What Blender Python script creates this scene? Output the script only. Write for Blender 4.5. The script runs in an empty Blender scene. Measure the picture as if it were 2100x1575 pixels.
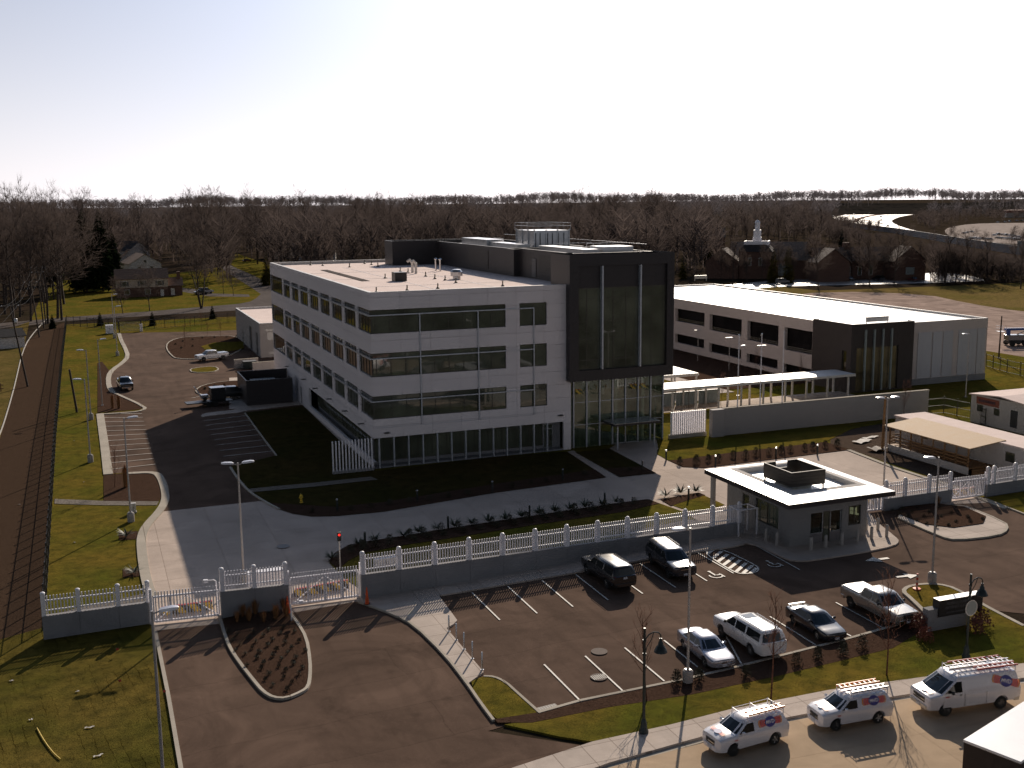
import bpy, bmesh, math, random
from mathutils import Vector, Matrix
random.seed(7)
S = bpy.context.scene
COL = S.collection
PI = math.pi
R = math.radians

# ---------------------------------------------------------------- naming / grouping helpers
def tag(o, label=None, cat=None, group=None, kind=None):
    if label: o['label'] = label
    if cat: o['category'] = cat
    if group: o['group'] = group
    if kind: o['kind'] = kind
    return o

def thing(name, label, cat, loc=(0, 0, 0), rz=0.0, group=None):
    o = bpy.data.objects.new(name, None)
    COL.objects.link(o)
    o.location = loc if len(loc) == 3 else (loc[0], loc[1], 0)
    o.rotation_euler = (0, 0, rz)
    o.empty_display_size = .3
    return tag(o, label, cat, group)

def copy_tree(o, parent=None):
    c = o.copy()
    COL.objects.link(c)
    c.parent = parent
    for ch in list(o.children):
        copy_tree(ch, c)
    return c

def dup(o, loc, rz, label, group=None, scale=None):
    c = copy_tree(o)
    c.location = loc if len(loc) == 3 else (loc[0], loc[1], 0)
    c.rotation_euler = (0, 0, rz)
    if scale: c.scale = (scale, scale, scale)
    c['label'] = label
    if group: c['group'] = group
    return c

class MB:
    """collects faces and links them as ONE mesh object"""
    def __init__(s):
        s.v, s.f, s.m = [], [], []
        s.mi = 0
    def vert(s, p):
        s.v.append(tuple(p)); return len(s.v) - 1
    def face(s, pts):
        i = len(s.v)
        s.v += [tuple(p) for p in pts]
        s.f.append(tuple(range(i, i + len(pts)))); s.m.append(s.mi)
    def faces(s, vs, fs):
        i = len(s.v)
        s.v += [tuple(p) for p in vs]
        for f in fs:
            s.f.append(tuple(k + i for k in f)); s.m.append(s.mi)
        return s
    def box(s, x0, x1, y0, y1, z0, z1):
        v = [(x, y, z) for z in (z0, z1) for y in (y0, y1) for x in (x0, x1)]
        return s.faces(v, [(0, 2, 3, 1), (4, 5, 7, 6), (0, 1, 5, 4), (2, 6, 7, 3), (0, 4, 6, 2), (1, 3, 7, 5)])
    def obox(s, c, u, w, h, z0, a):
        """box of length u, width w, height h, centre c, base z0, turned by a"""
        ca, sa = math.cos(a), math.sin(a)
        v = []
        for z in (z0, z0 + h):
            for y in (-w / 2, w / 2):
                for x in (-u / 2, u / 2):
                    v.append((c[0] + x * ca - y * sa, c[1] + x * sa + y * ca, z))
        return s.faces(v, [(0, 2, 3, 1), (4, 5, 7, 6), (0, 1, 5, 4), (2, 6, 7, 3), (0, 4, 6, 2), (1, 3, 7, 5)])
    def prism(s, pts, z0, z1, side=True):
        """extruded polygon"""
        if area(pts) < 0: pts = pts[::-1]
        n = len(pts)
        v = [(p[0], p[1], z0) for p in pts] + [(p[0], p[1], z1) for p in pts]
        f = [tuple(range(n, 2 * n))]
        if side:
            f += [(i, (i + 1) % n, n + (i + 1) % n, n + i) for i in range(n)]
        return s.faces(v, f)
    def tube(s, path, r, n=6, cap=True):
        """round bar along a path; r one radius or one per point"""
        P = [Vector(p) for p in path]
        rs = r if isinstance(r, (list, tuple)) else [r] * len(P)
        vs, fs = [], []
        up = None
        for i, p in enumerate(P):
            d = (P[min(i + 1, len(P) - 1)] - P[max(i - 1, 0)])
            d = d.normalized() if d.length > 1e-9 else Vector((0, 0, 1))
            if up is None:
                up = d.orthogonal().normalized()
            up = (up - d * up.dot(d))
            up = up.normalized() if up.length > 1e-6 else d.orthogonal().normalized()
            sd = d.cross(up)
            for k in range(n):
                a = 2 * PI * k / n
                vs.append(p + (up * math.cos(a) + sd * math.sin(a)) * rs[i])
        for i in range(len(P) - 1):
            for k in range(n):
                a, b = i * n + k, i * n + (k + 1) % n
                fs.append((a, b, b + n, a + n))
        if cap:
            fs.append(tuple(range(n))[::-1]); fs.append(tuple(range((len(P) - 1) * n, len(P) * n)))
        return s.faces(vs, fs)
    def lathe(s, prof, c=(0, 0, 0), n=16, axis='z'):
        """prof: (radius, height) pairs"""
        vs, fs = [], []
        for r, h in prof:
            for k in range(n):
                a = 2 * PI * k / n
                p = (r * math.cos(a), r * math.sin(a), h)
                if axis == 'y': p = (p[0], h, p[1])
                if axis == 'x': p = (h, p[0], p[1])
                vs.append((c[0] + p[0], c[1] + p[1], c[2] + p[2]))
        for i in range(len(prof) - 1):
            for k in range(n):
                a, b = i * n + k, i * n + (k + 1) % n
                fs.append((a, b, b + n, a + n))
        fs.append(tuple(range(n))[::-1]); fs.append(tuple(range((len(prof) - 1) * n, len(prof) * n)))
        return s.faces(vs, fs)
    def build(s, name, mat, parent=None, smooth=False, bevel=0, weld=False):
        me = bpy.data.meshes.new(name)
        me.from_pydata(s.v, [], s.f)
        mats = mat if isinstance(mat, (list, tuple)) else [mat]
        for m in mats: me.materials.append(m)
        if len(mats) > 1:
            me.polygons.foreach_set('material_index', s.m)
        if weld or bevel:
            bm = bmesh.new(); bm.from_mesh(me)
            bmesh.ops.remove_doubles(bm, verts=bm.verts, dist=.0005)
            bmesh.ops.recalc_face_normals(bm, faces=bm.faces)
            if bevel:
                es = [e for e in bm.edges if len(e.link_faces) == 2 and e.calc_face_angle(0) > .5]
                bmesh.ops.bevel(bm, geom=es, offset=bevel, segments=2, affect='EDGES', profile=.5, clamp_overlap=True)
            bm.to_mesh(me); bm.free()
        if smooth:
            me.polygons.foreach_set('use_smooth', [True] * len(me.polygons))
            if smooth is not True: me.set_sharp_from_angle(angle=R(smooth))
        me.update()
        o = bpy.data.objects.new(name, me)
        COL.objects.link(o)
        o.parent = parent
        return o

def area(p):
    return sum(p[i][0] * p[(i + 1) % len(p)][1] - p[(i + 1) % len(p)][0] * p[i][1] for i in range(len(p))) / 2

def smooth_poly(pts, it=2, closed=True):
    """corner cutting, for kerbs and beds with rounded outlines"""
    for _ in range(it):
        q = []
        n = len(pts)
        rng = range(n) if closed else range(n - 1)
        if not closed: q.append(pts[0])
        for i in rng:
            a, b = pts[i], pts[(i + 1) % n]
            q.append((a[0] * .75 + b[0] * .25, a[1] * .75 + b[1] * .25))
            q.append((a[0] * .25 + b[0] * .75, a[1] * .25 + b[1] * .75))
        if not closed: q.append(pts[-1])
        pts = q
    return pts

def offset_line(pts, d, closed=False):
    """polyline shifted sideways by d (to the left of its direction)"""
    n = len(pts); out = []
    for i in range(n):
        a = pts[(i - 1) % n] if (closed or i > 0) else pts[i]
        b = pts[(i + 1) % n] if (closed or i < n - 1) else pts[i]
        dx, dy = b[0] - a[0], b[1] - a[1]
        l = math.hypot(dx, dy) or 1
        out.append((pts[i][0] - dy / l * d, pts[i][1] + dx / l * d))
    return out

def inside(p, poly):
    x, y = p; c = False; n = len(poly); j = n - 1
    for i in range(n):
        xi, yi = poly[i]; xj, yj = poly[j]
        if (yi > y) != (yj > y) and x < (xj - xi) * (y - yi) / (yj - yi) + xi: c = not c
        j = i
    return c

# ---------------------------------------------------------------- materials
class NT:
    def __init__(s, name):
        s.m = bpy.data.materials.new(name); s.m.use_nodes = True
        s.t = s.m.node_tree; s.b = s.t.nodes['Principled BSDF']
        s.tc = s.n('ShaderNodeTexCoord')
    def n(s, t, **kw):
        x = s.t.nodes.new(t)
        for k, v in kw.items(): setattr(x, k, v)
        return x
    def link(s, a, b): s.t.links.new(a, b)
    def noise(s, scale, detail=4, rough=.6, vec=None, dist=0):
        x = s.n('ShaderNodeTexNoise'); x.inputs['Scale'].default_value = scale
        x.inputs['Detail'].default_value = detail; x.inputs['Roughness'].default_value = rough
        x.inputs['Distortion'].default_value = dist
        s.link(vec or s.tc.outputs['Object'], x.inputs['Vector']); return x.outputs['Fac']
    def ramp(s, fac, stops):
        x = s.n('ShaderNodeValToRGB')
        e = x.color_ramp.elements
        while len(e) < len(stops): e.new(.5)
        for i, (p, c) in enumerate(stops):
            e[i].position = p; e[i].color = (*c, 1) if len(c) == 3 else c
        s.link(fac, x.inputs['Fac']); return x.outputs['Color']
    def mix(s, a, b, fac, mode='MIX'):
        x = s.n('ShaderNodeMix', data_type='RGBA', blend_type=mode)
        for i, v in ((0, fac), (6, a), (7, b)):
            if hasattr(v, 'is_linked'): s.link(v, x.inputs[i])
            else: x.inputs[i].default_value = v if i == 0 else (*v, 1)
        return x.outputs[2]
    def math(s, op, a, b=0.):
        x = s.n('ShaderNodeMath', operation=op)
        for i, v in ((0, a), (1, b)):
            if hasattr(v, 'is_linked'): s.link(v, x.inputs[i])
            else: x.inputs[i].default_value = v
        return x.outputs[0]
    def mapping(s, scale=(1, 1, 1), rot=(0, 0, 0), loc=(0, 0, 0)):
        x = s.n('ShaderNodeMapping'); x.inputs['Scale'].default_value = scale
        x.inputs['Rotation'].default_value = rot; x.inputs['Location'].default_value = loc
        s.link(s.tc.outputs['Object'], x.inputs['Vector']); return x.outputs['Vector']
    def bump(s, h, strength, dist=.02):
        x = s.n('ShaderNodeBump'); x.inputs['Strength'].default_value = strength; x.inputs['Distance'].default_value = dist
        s.link(h, x.inputs['Height']); s.link(x.outputs['Normal'], s.b.inputs['Normal'])
    def out(s, col=None, rough=.8, metal=0., spec=.5):
        if col is not None:
            if hasattr(col, 'is_linked'): s.link(col, s.b.inputs['Base Color'])
            else: s.b.inputs['Base Color'].default_value = (*col, 1)
        if hasattr(rough, 'is_linked'): s.link(rough, s.b.inputs['Roughness'])
        else: s.b.inputs['Roughness'].default_value = rough
        s.b.inputs['Metallic'].default_value = metal
        s.b.inputs['Specular IOR Level'].default_value = spec
        return s.m

def sc(c, k): return tuple(min(1, x * k) for x in c)

def mat(name, c, rough=.7, metal=0., var=.18, scale=3., fine=0., spec=.5, bump=0., coat=0.):
    """plain surface with worn, uneven colour"""
    t = NT(name)
    a = t.noise(scale, 5)
    col = t.ramp(a, [(.3, sc(c, 1 - var)), (.7, sc(c, 1 + var))])
    if fine:
        b = t.noise(scale * 14, 3)
        col = t.mix(col, sc(c, .6), t.math('MULTIPLY', t.math('GREATER_THAN', b, .62), fine))
    if bump: t.bump(t.noise(scale * 10, 4), bump)
    r = t.math('ADD', rough - .06, t.math('MULTIPLY', a, .12))
    m = t.out(col, r, metal, spec)
    if coat:
        t.b.inputs['Coat Weight'].default_value = coat
        t.b.inputs['Coat Roughness'].default_value = .06
    return m

M = {}
def grass(name, dry, green, dark, sod=False, sc_=1.):
    t = NT(name)
    big = t.noise(.12 * sc_, 4); mid = t.noise(.9, 5, .7); fine = t.noise(14, 4, .75)
    c = t.mix(green, dry, t.ramp(big, [(.35, (0, 0, 0)), (.62, (1, 1, 1))]))
    c = t.mix(c, dark, t.math('MULTIPLY', t.ramp(mid, [(.40, (0, 0, 0)), (.66, (1, 1, 1))]), .7))
    c = t.mix(c, sc(dark, .35), t.ramp(fine, [(.5, (0, 0, 0)), (.68, (1, 1, 1))]))
    c = t.mix(c, sc(dry, 1.5), t.math('MULTIPLY', t.ramp(t.noise(24, 3, .8), [(.58, (0, 0, 0)), (.7, (1, 1, 1))]), .5))
    if sod:
        br = t.n('ShaderNodeTexBrick'); br.offset = .5
        br.inputs['Scale'].default_value = 1.; br.inputs['Brick Width'].default_value = 1.25
        br.inputs['Row Height'].default_value = .62; br.inputs['Mortar Size'].default_value = .022
        br.inputs['Mortar Smooth'].default_value = .6
        br.inputs['Color1'].default_value = (1, 1, 1, 1); br.inputs['Color2'].default_value = (.72, .72, .72, 1)
        br.inputs['Mortar'].default_value = (.12, .10, .08, 1)
        mp = t.mapping((1, 1, 1), (0, 0, R(82)))
        nz = t.n('ShaderNodeVectorMath', operation='ADD')
        x = t.n('ShaderNodeTexNoise'); x.inputs['Scale'].default_value = 1.4; x.inputs['Detail'].default_value = 3
        t.link(t.tc.outputs['Object'], x.inputs['Vector'])
        k = t.n('ShaderNodeVectorMath', operation='SCALE'); k.inputs['Scale'].default_value = .35
        t.link(x.outputs['Color'], k.inputs[0])
        t.link(mp, nz.inputs[0]); t.link(k.outputs[0], nz.inputs[1])
        t.link(nz.outputs[0], br.inputs['Vector'])
        fade = t.ramp(t.noise(.35, 3), [(.42, (0, 0, 0)), (.6, (1, 1, 1))])
        c = t.mix(c, t.mix(c, br.outputs['Color'], 1., 'MULTIPLY'), t.math('MULTIPLY', fade, .95))
    t.bump(fine, .9, .06)
    M[name] = t.out(c, 1., 0, 0.)

grass('lawn grass', (.21, .145, .028), (.115, .118, .018), (.05, .05, .013))
grass('sod grass', (.175, .125, .03), (.105, .10, .019), (.045, .042, .013), sod=True)
grass('shade-darkened grass', (.085, .06, .022), (.05, .048, .014), (.024, .022, .01))  # lawn grass darkened to paint in the building's shade on the front lawns
grass('dry grass', (.21, .145, .05), (.13, .105, .03), (.07, .055, .022))
grass('wood floor', (.06, .043, .032), (.045, .036, .022), (.022, .017, .013), sc_=.3)
grass('ridge floor', (.034, .029, .026), (.03, .027, .022), (.018, .016, .015), sc_=.1)
grass('field grass', (.26, .18, .065), (.17, .14, .035), (.07, .055, .03), sc_=.4)

def asphalt(name, c, rough=1., spec=.02, seams=0):
    t = NT(name)
    big = t.noise(.16, 5, .65, dist=1.2)
    st = t.noise(.5, 4, .6, t.mapping((1.6, .18, 1), (0, 0, R(12))))
    fine = t.noise(28, 3, .8)
    col = t.ramp(big, [(.3, sc(c, .64)), (.52, c), (.72, sc(c, 1.36))])
    col = t.mix(col, sc(c, .58), t.math('MULTIPLY', t.ramp(st, [(.5, (0, 0, 0)), (.75, (1, 1, 1))]), .6))
    col = t.mix(col, sc(c, 1.7), t.math('MULTIPLY', t.ramp(fine, [(.58, (0, 0, 0)), (.72, (1, 1, 1))]), .35))
    if seams:                                    # paver joints, patches and oil drips
        br = t.n('ShaderNodeTexBrick'); br.offset = .37; br.inputs['Scale'].default_value = 1.
        br.inputs['Brick Width'].default_value = 38.; br.inputs['Row Height'].default_value = 4.1; br.inputs['Mortar Size'].default_value = .035; br.inputs['Mortar Smooth'].default_value = .8
        for k, v in (('Color1', 1.), ('Color2', .88), ('Mortar', .62)): br.inputs[k].default_value = (v, v, v, 1)
        w = t.n('ShaderNodeVectorMath', operation='ADD'); x = t.n('ShaderNodeTexNoise'); x.inputs['Scale'].default_value = .25; x.inputs['Detail'].default_value = 4
        t.link(t.tc.outputs['Object'], x.inputs['Vector']); t.link(t.mapping((1, 1, 1), (0, 0, seams)), w.inputs[0]); t.link(x.outputs['Color'], w.inputs[1]); t.link(w.outputs[0], br.inputs['Vector'])
        col = t.mix(col, br.outputs['Color'], 1., 'MULTIPLY')
        vo = t.n('ShaderNodeTexVoronoi'); vo.inputs['Scale'].default_value = .42; t.link(t.tc.outputs['Object'], vo.inputs['Vector'])
        col = t.mix(col, sc(c, .38), t.math('MULTIPLY', t.ramp(vo.outputs['Distance'], [(.05, (1, 1, 1)), (.17, (0, 0, 0))]), t.math('MULTIPLY', t.noise(3, 4, .7), .8)))
        cr = t.noise(.6, 6, .7, dist=1.5)
        col = t.mix(col, sc(c, 1.35), t.math('MULTIPLY', t.ramp(cr, [(.49, (0, 0, 0)), (.5, (1, 1, 1)), (.51, (0, 0, 0))]), .35))
    t.bump(fine, .35, .01)
    M[name] = t.out(col, rough, 0, spec)
asphalt('asphalt', (.125, .083, .062), seams=R(-4))
asphalt('old asphalt', (.10, .083, .076))
asphalt('glossy lot', (.42, .38, .35), .38, .5)  # pale base colour, glossier than plain asphalt
asphalt('motorway surface', (.30, .27, .25), .5, .5)
asphalt('gravel', (.36, .27, .225), 1., .0)
asphalt('pale lot', (.40, .34, .30), 1., .0)  # sun glare on the far lot put into the pale base colour

def concrete(name, c, w=3.6, h=3.6, mort=.018, rot=0., var=1.):
    t = NT(name)
    big = t.noise(.25, 5, .65, dist=.8); fine = t.noise(22, 3, .7)
    st = t.noise(1.1, 4, .6, t.mapping((.25, 2.2, 1)))
    col = t.ramp(big, [(.28, sc(c, 1 - .22 * var)), (.72, sc(c, 1 + .14 * var))])
    col = t.mix(col, sc(c, .72), t.math('MULTIPLY', t.ramp(st, [(.5, (0, 0, 0)), (.8, (1, 1, 1))]), .45 * var))
    col = t.mix(col, sc(c, .7), t.math('MULTIPLY', t.ramp(fine, [(.56, (0, 0, 0)), (.7, (1, 1, 1))]), .3))
    if w:
        br = t.n('ShaderNodeTexBrick'); br.offset = 0
        br.inputs['Scale'].default_value = 1.; br.inputs['Brick Width'].default_value = w
        br.inputs['Row Height'].default_value = h; br.inputs['Mortar Size'].default_value = mort
        br.inputs['Color1'].default_value = (1, 1, 1, 1); br.inputs['Color2'].default_value = (.9, .9, .9, 1)
        br.inputs['Mortar'].default_value = (.45, .42, .4, 1)
        t.link(t.mapping((1, 1, 1), (0, 0, rot)), br.inputs['Vector'])
        col = t.mix(col, br.outputs['Color'], 1., 'MULTIPLY')
    t.bump(fine, .2, .008)
    M[name] = t.out(col, .95, 0, .06)
concrete('concrete drive', (.54, .44, .37), 4.6, 4.6)
concrete('concrete walk', (.56, .475, .41), 1.7, 1.7, .02)
concrete('concrete street', (.48, .355, .24), 5.2, 4.5, .012, R(3))
concrete('concrete kerb', (.47, .42, .35), 3.0, 30., .03)
concrete('concrete wall', (.27, .265, .27), 0, 0)
concrete('concrete post', (.42, .39, .36), 0, 0)

def mulch(name, a, b, d):
    t = NT(name)
    f = t.noise(9, 6, .8); g = t.noise(.8, 4); q = t.noise(30, 3, .8)
    col = t.ramp(f, [(.36, d), (.5, a), (.66, b)])
    col = t.mix(col, sc(a, .7), t.math('MULTIPLY', g, .5))
    col = t.mix(col, sc(b, 1.6), t.math('MULTIPLY', t.ramp(q, [(.62, (0, 0, 0)), (.72, (1, 1, 1))]), .6))
    t.bump(f, 1., .12)
    M[name] = t.out(col, 1., 0, .0)
mulch('mulch', (.08, .048, .034), (.135, .082, .058), (.018, .012, .010))
mulch('bank mulch', (.078, .05, .034), (.115, .074, .05), (.028, .018, .013))
mulch('river stones', (.24, .21, .18), (.42, .38, .33), (.07, .06, .05))
mulch('dirt', (.10, .072, .055), (.17, .13, .10), (.035, .026, .02))

def panel_wall(name, c, w, h, mort=.012, rough=.6, off=0., mc=.55, vs=1.):
    """cladding with joints; runs along x or y, joints laid out on the wall itself"""
    t = NT(name)
    sx = t.n('ShaderNodeSeparateXYZ'); t.link(t.tc.outputs['Object'], sx.inputs[0])
    cb = t.n('ShaderNodeCombineXYZ')
    t.link(t.math('ADD', sx.outputs[0], sx.outputs[1]), cb.inputs[0]); t.link(sx.outputs[2], cb.inputs[1])
    br = t.n('ShaderNodeTexBrick'); br.offset = off
    br.inputs['Scale'].default_value = 1.; br.inputs['Brick Width'].default_value = w
    br.inputs['Row Height'].default_value = h; br.inputs['Mortar Size'].default_value = mort
    br.inputs['Mortar Smooth'].default_value = .3
    br.inputs['Color1'].default_value = (*c, 1); br.inputs['Color2'].default_value = (*sc(c, 1 - .07 * vs), 1)
    br.inputs['Mortar'].default_value = (*sc(c, mc), 1)
    t.link(cb.outputs[0], br.inputs['Vector'])
    big = t.noise(.35, 5)
    streak = t.noise(1., 4, .6, t.mapping((2.2, 2.2, .18)))
    col = t.mix(br.outputs['Color'], sc(c, .8), t.math('MULTIPLY', t.ramp(streak, [(.5, (0, 0, 0)), (.8, (1, 1, 1))]), .35))
    col = t.mix(col, sc(c, 1.08), t.math('MULTIPLY', big, .4))
    t.bump(br.outputs['Fac'], .3, -.02)
    M[name] = t.out(col, rough, 0, .3)
panel_wall('precast panel', (.78, .72, .72), 3.27, 1.515, .03, .6, 0, .42, 1.6)
panel_wall('precast garage', (.58, .50, .465), 10.8, 30)
panel_wall('white cladding', (.52, .51, .53), 1.9, 30, .03, .5)
panel_wall('dark metal panel', (.042, .036, .037), 1.55, 30, .02, .45, 0, .4)
panel_wall('dark masonry', (.055, .044, .040), 1.2, .3, .012, .7, .5, .6)
panel_wall('louver', (.06, .052, .045), 40, .32, .07, .5, 0, .3)
panel_wall('block wall', (.38, .35, .33), 1.2, .6, .008, .8, .5, .8)
panel_wall('guard wall', (.25, .245, .24), 1.2, .6, .008, .8, .5, .8)
panel_wall('brick', (.125, .072, .055), .6, .2, .02, .9, .5, 1.5, 3)
panel_wall('siding white', (.66, .63, .60), 40, .22, .02, .7, 0, .75)
panel_wall('trailer siding', (.55, .52, .49), 1.2, 40, .012, .6, 0, .8)
panel_wall('tan siding', (.55, .46, .38), 40, .2, .02, .7, 0, .75)
panel_wall('screen slats', (.055, .045, .036), 40, .3, .04, .6, 0, .4)
panel_wall('shingle', (.19, .15, .125), .5, .25, .03, .95, .5, .5, 4)
panel_wall('brown shingle', (.26, .165, .115), .5, .25, .03, .95, .5, .6, 4)
panel_wall('dark shingle', (.05, .046, .046), .5, .25, .03, .9, .5, .5, 4)

def twig_mat(name, c, scale):
    t = NT(name); col = t.ramp(t.noise(scale, 4), [(.3, sc(c, .65)), (.7, sc(c, 1.3))])
    t.out(col, 1., 0, 0)
    tr = t.n('ShaderNodeBsdfTranslucent'); t.link(col, tr.inputs[0]); mx = t.n('ShaderNodeMixShader'); mx.inputs[0].default_value = .35
    t.link(t.b.outputs[0], mx.inputs[1]); t.link(tr.outputs[0], mx.inputs[2]); t.link(mx.outputs[0], t.t.nodes['Material Output'].inputs['Surface'])
    return t.m
M['white paint'] = mat('white paint', (.84, .82, .85), .4, 0, .05)
M['off white'] = mat('off white', (.62, .59, .55), .5, 0, .08)
M['line paint'] = mat('line paint', (.62, .58, .52), .7, 0, .3, 2., .5)
M['roof membrane'] = mat('roof membrane', (.80, .66, .60), .95, 0, .09, .6, .1, .04)
M['bright roof'] = mat('bright roof', (.92, .91, .90), .32, 0, .03, .4, 0, .6)
M['pale metal'] = mat('pale metal', (.50, .49, .47), .35, .6, .1, 2)
M['galvanised'] = mat('galvanised', (.46, .46, .47), .3, .9, .2, 3)
M['silver bar'] = mat('silver bar', (.46, .48, .52), .4, .3, .06)
M['light pole paint'] = mat('light pole paint', (.40, .38, .37), .45, .3, .1)
M['lamp head'] = mat('lamp head', (.55, .53, .54), .25, .4, .06)
M['black metal'] = mat('black metal', (.016, .016, .017), .45, .2, .15)
M['dark green metal'] = mat('dark green metal', (.020, .030, .032), .4, .3, .15)
M['black plastic'] = mat('black plastic', (.016, .016, .016), .6, 0, .2)
M['rubber'] = mat('rubber', (.014, .014, .014), .85, 0, .3, 8)
M['alloy'] = mat('alloy', (.50, .49, .48), .35, .2, .12)
M['steel wheel'] = mat('steel wheel', (.30, .29, .27), .5, .6, .12)
M['chrome'] = mat('chrome', (.62, .62, .63), .12, 1, .05)
M['wood'] = mat('wood', (.26, .145, .062), .8, 0, .25, 4, .3)
M['plywood'] = mat('plywood', (.45, .30, .16), .8, 0, .12, 1.2, .15)
M['weathered wood'] = mat('weathered wood', (.055, .04, .032), .9, 0, .3, 3, .3)
M['bark'] = mat('bark', (.058, .042, .034), .95, 0, .3, 2, .3)
M['twig'] = twig_mat('twig', (.112, .087, .076), .25)
M['far twig'] = twig_mat('far twig', (.112, .088, .079), .03)
M['sapling twig'] = twig_mat('sapling twig', (.17, .09, .065), 2)
M['needle'] = mat('needle', (.018, .026, .012), .9, 0, .4, .8, 0., 0.)
M['spruce needle'] = mat('spruce needle', (.022, .034, .024), .9, 0, .4, .8, 0., 0.)
M['yellow needle'] = mat('yellow needle', (.085, .070, .018), .9, 0, .35, .8, 0., 0.)
M['yucca leaf'] = mat('yucca leaf', (.055, .065, .032), .6, 0, .3, 5)
M['shrub leaf'] = mat('shrub leaf', (.040, .038, .022), .9, 0, .4, 6)
M['rust leaf'] = mat('rust leaf', (.16, .052, .034), .9, 0, .4, 6)
M['straw'] = mat('straw', (.27, .125, .045), .9, 0, .3, 5)
M['orange'] = mat('orange', (.75, .10, .015), .6, 0, .1)
M['red paint'] = mat('red paint', (.42, .03, .025), .45, 0, .1)
M['dark red'] = mat('dark red', (.22, .012, .01), .3, 0, .1)
M['yellow paint'] = mat('yellow paint', (.62, .42, .03), .5, 0, .15)
M['blue paint'] = mat('blue paint', (.02, .07, .26), .45, 0, .12)
M['logo blue'] = mat('logo blue', (.045, .05, .27), .4, 0, .04)
M['logo red'] = mat('logo red', (.72, .035, .02), .4, 0, .04)
M['logo orange'] = mat('logo orange', (.85, .26, .03), .4, 0, .04)
M['sign grey'] = mat('sign grey', (.11, .105, .11), .6, 0, .1)
M['sign panel'] = mat('sign panel', (.016, .013, .015), .5, 0, .1)
M['banner red'] = mat('banner red', (.28, .085, .05), .7, 0, .1)
M['banner ink'] = mat('banner ink', (.05, .03, .05), .7, 0, .1)
M['door grey'] = mat('door grey', (.19, .17, .17), .5, 0, .08)
M['door dark'] = mat('door dark', (.045, .05, .06), .4, 0, .1)
M['debris'] = mat('debris', (.42, .39, .35), .8, 0, .2, 5)
M['manhole iron'] = mat('manhole iron', (.13, .10, .085), .8, 0, .25, 6, .3, .1)
M['rubble'] = mat('rubble', (.33, .29, .25), .9, 0, .3, 3)
M['light yellow'] = mat('light yellow', (.55, .52, .30), .8, 0, .1)
M['courtyard panel'] = mat('courtyard panel', (.25, .29, .29), .4, 0, .06)
M['interior floor'] = mat('interior floor', (.34, .36, .30), .35, 0, .1, 1)
M['interior wall'] = mat('interior wall', (.34, .33, .26), .8, 0, .1, 1)
M['lens red'] = mat('lens red', (.35, .012, .01), .2, 0, .05)
M['lens clear'] = mat('lens clear', (.62, .62, .63), .1, .3, .05)
M['lens amber'] = mat('lens amber', (.55, .14, .02), .2, 0, .05)
M['plate'] = mat('plate', (.5, .52, .56), .5, 0, .05)
M['bulb glow'] = mat('bulb glow', (.6, .6, .6), .3, 0, .05)

def paint(name, c, metal=.0, rough=.3, var=.04):
    M[name] = mat(name, c, rough, metal, var, 1.2, 0, .5, 0, .8)
paint('white car paint', (.72, .71, .71)); paint('van paint', (.76, .74, .77)); paint('black car paint', (.011, .011, .013))
paint('charcoal paint', (.035, .036, .045), .4); paint('silver paint', (.36, .36, .40), .5); paint('pewter paint', (.30, .28, .255), .45)
paint('dark blue paint', (.018, .018, .026), .3); paint('maroon paint', (.10, .02, .02)); paint('grey paint', (.16, .16, .17), .4); paint('blue car paint', (.03, .05, .12), .3)

def glass(name, c, rough=.03, spec=.5, wav=.0):
    t = NT(name)
    a = t.noise(.22, 3)
    col = t.ramp(a, [(.3, sc(c, .5)), (.72, sc(c, 1.9))])
    if wav: t.bump(t.noise(.45, 2), wav, .05)
    M[name] = t.out(col, rough, 0, spec)
glass('window glass', (.080, .086, .062), .03, .6, .10)
glass('bronze glass', (.040, .034, .014), .03, .55, .12)
glass('tan reflection glass', (.15, .12, .07), .04, .5, .1)  # tan reflection of the sunlit field painted into the glass colour
glass('car glass', (.010, .013, .013), .03, .6)
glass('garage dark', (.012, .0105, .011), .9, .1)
M['window frame'] = mat('window frame', (.085, .075, .06), .5, .3, .1)
M['pale frame'] = mat('pale frame', (.34, .35, .36), .45, .3, .06)

def clear_glass(name, tint, refl=.14):
    t = NT(name)
    tr = t.n('ShaderNodeBsdfTransparent'); tr.inputs[0].default_value = (*tint, 1)
    gl = t.n('ShaderNodeBsdfGlossy'); gl.inputs['Roughness'].default_value = .02; gl.inputs[0].default_value = (.85, .9, .88, 1)
    lw = t.n('ShaderNodeFresnel'); lw.inputs[0].default_value = 1.45
    mx = t.n('ShaderNodeMixShader')
    fac = t.math('ADD', lw.outputs[0], t.math('MULTIPLY', t.noise(.3, 2), refl))
    t.link(fac, mx.inputs[0])
    t.link(tr.outputs[0], mx.inputs[1]); t.link(gl.outputs[0], mx.inputs[2])
    t.link(mx.outputs[0], t.t.nodes['Material Output'].inputs['Surface'])
    M[name] = t.m
clear_glass('lobby glass', (.66, .76, .64), .10)
clear_glass('booth glass', (.72, .76, .70), .05)

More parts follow.
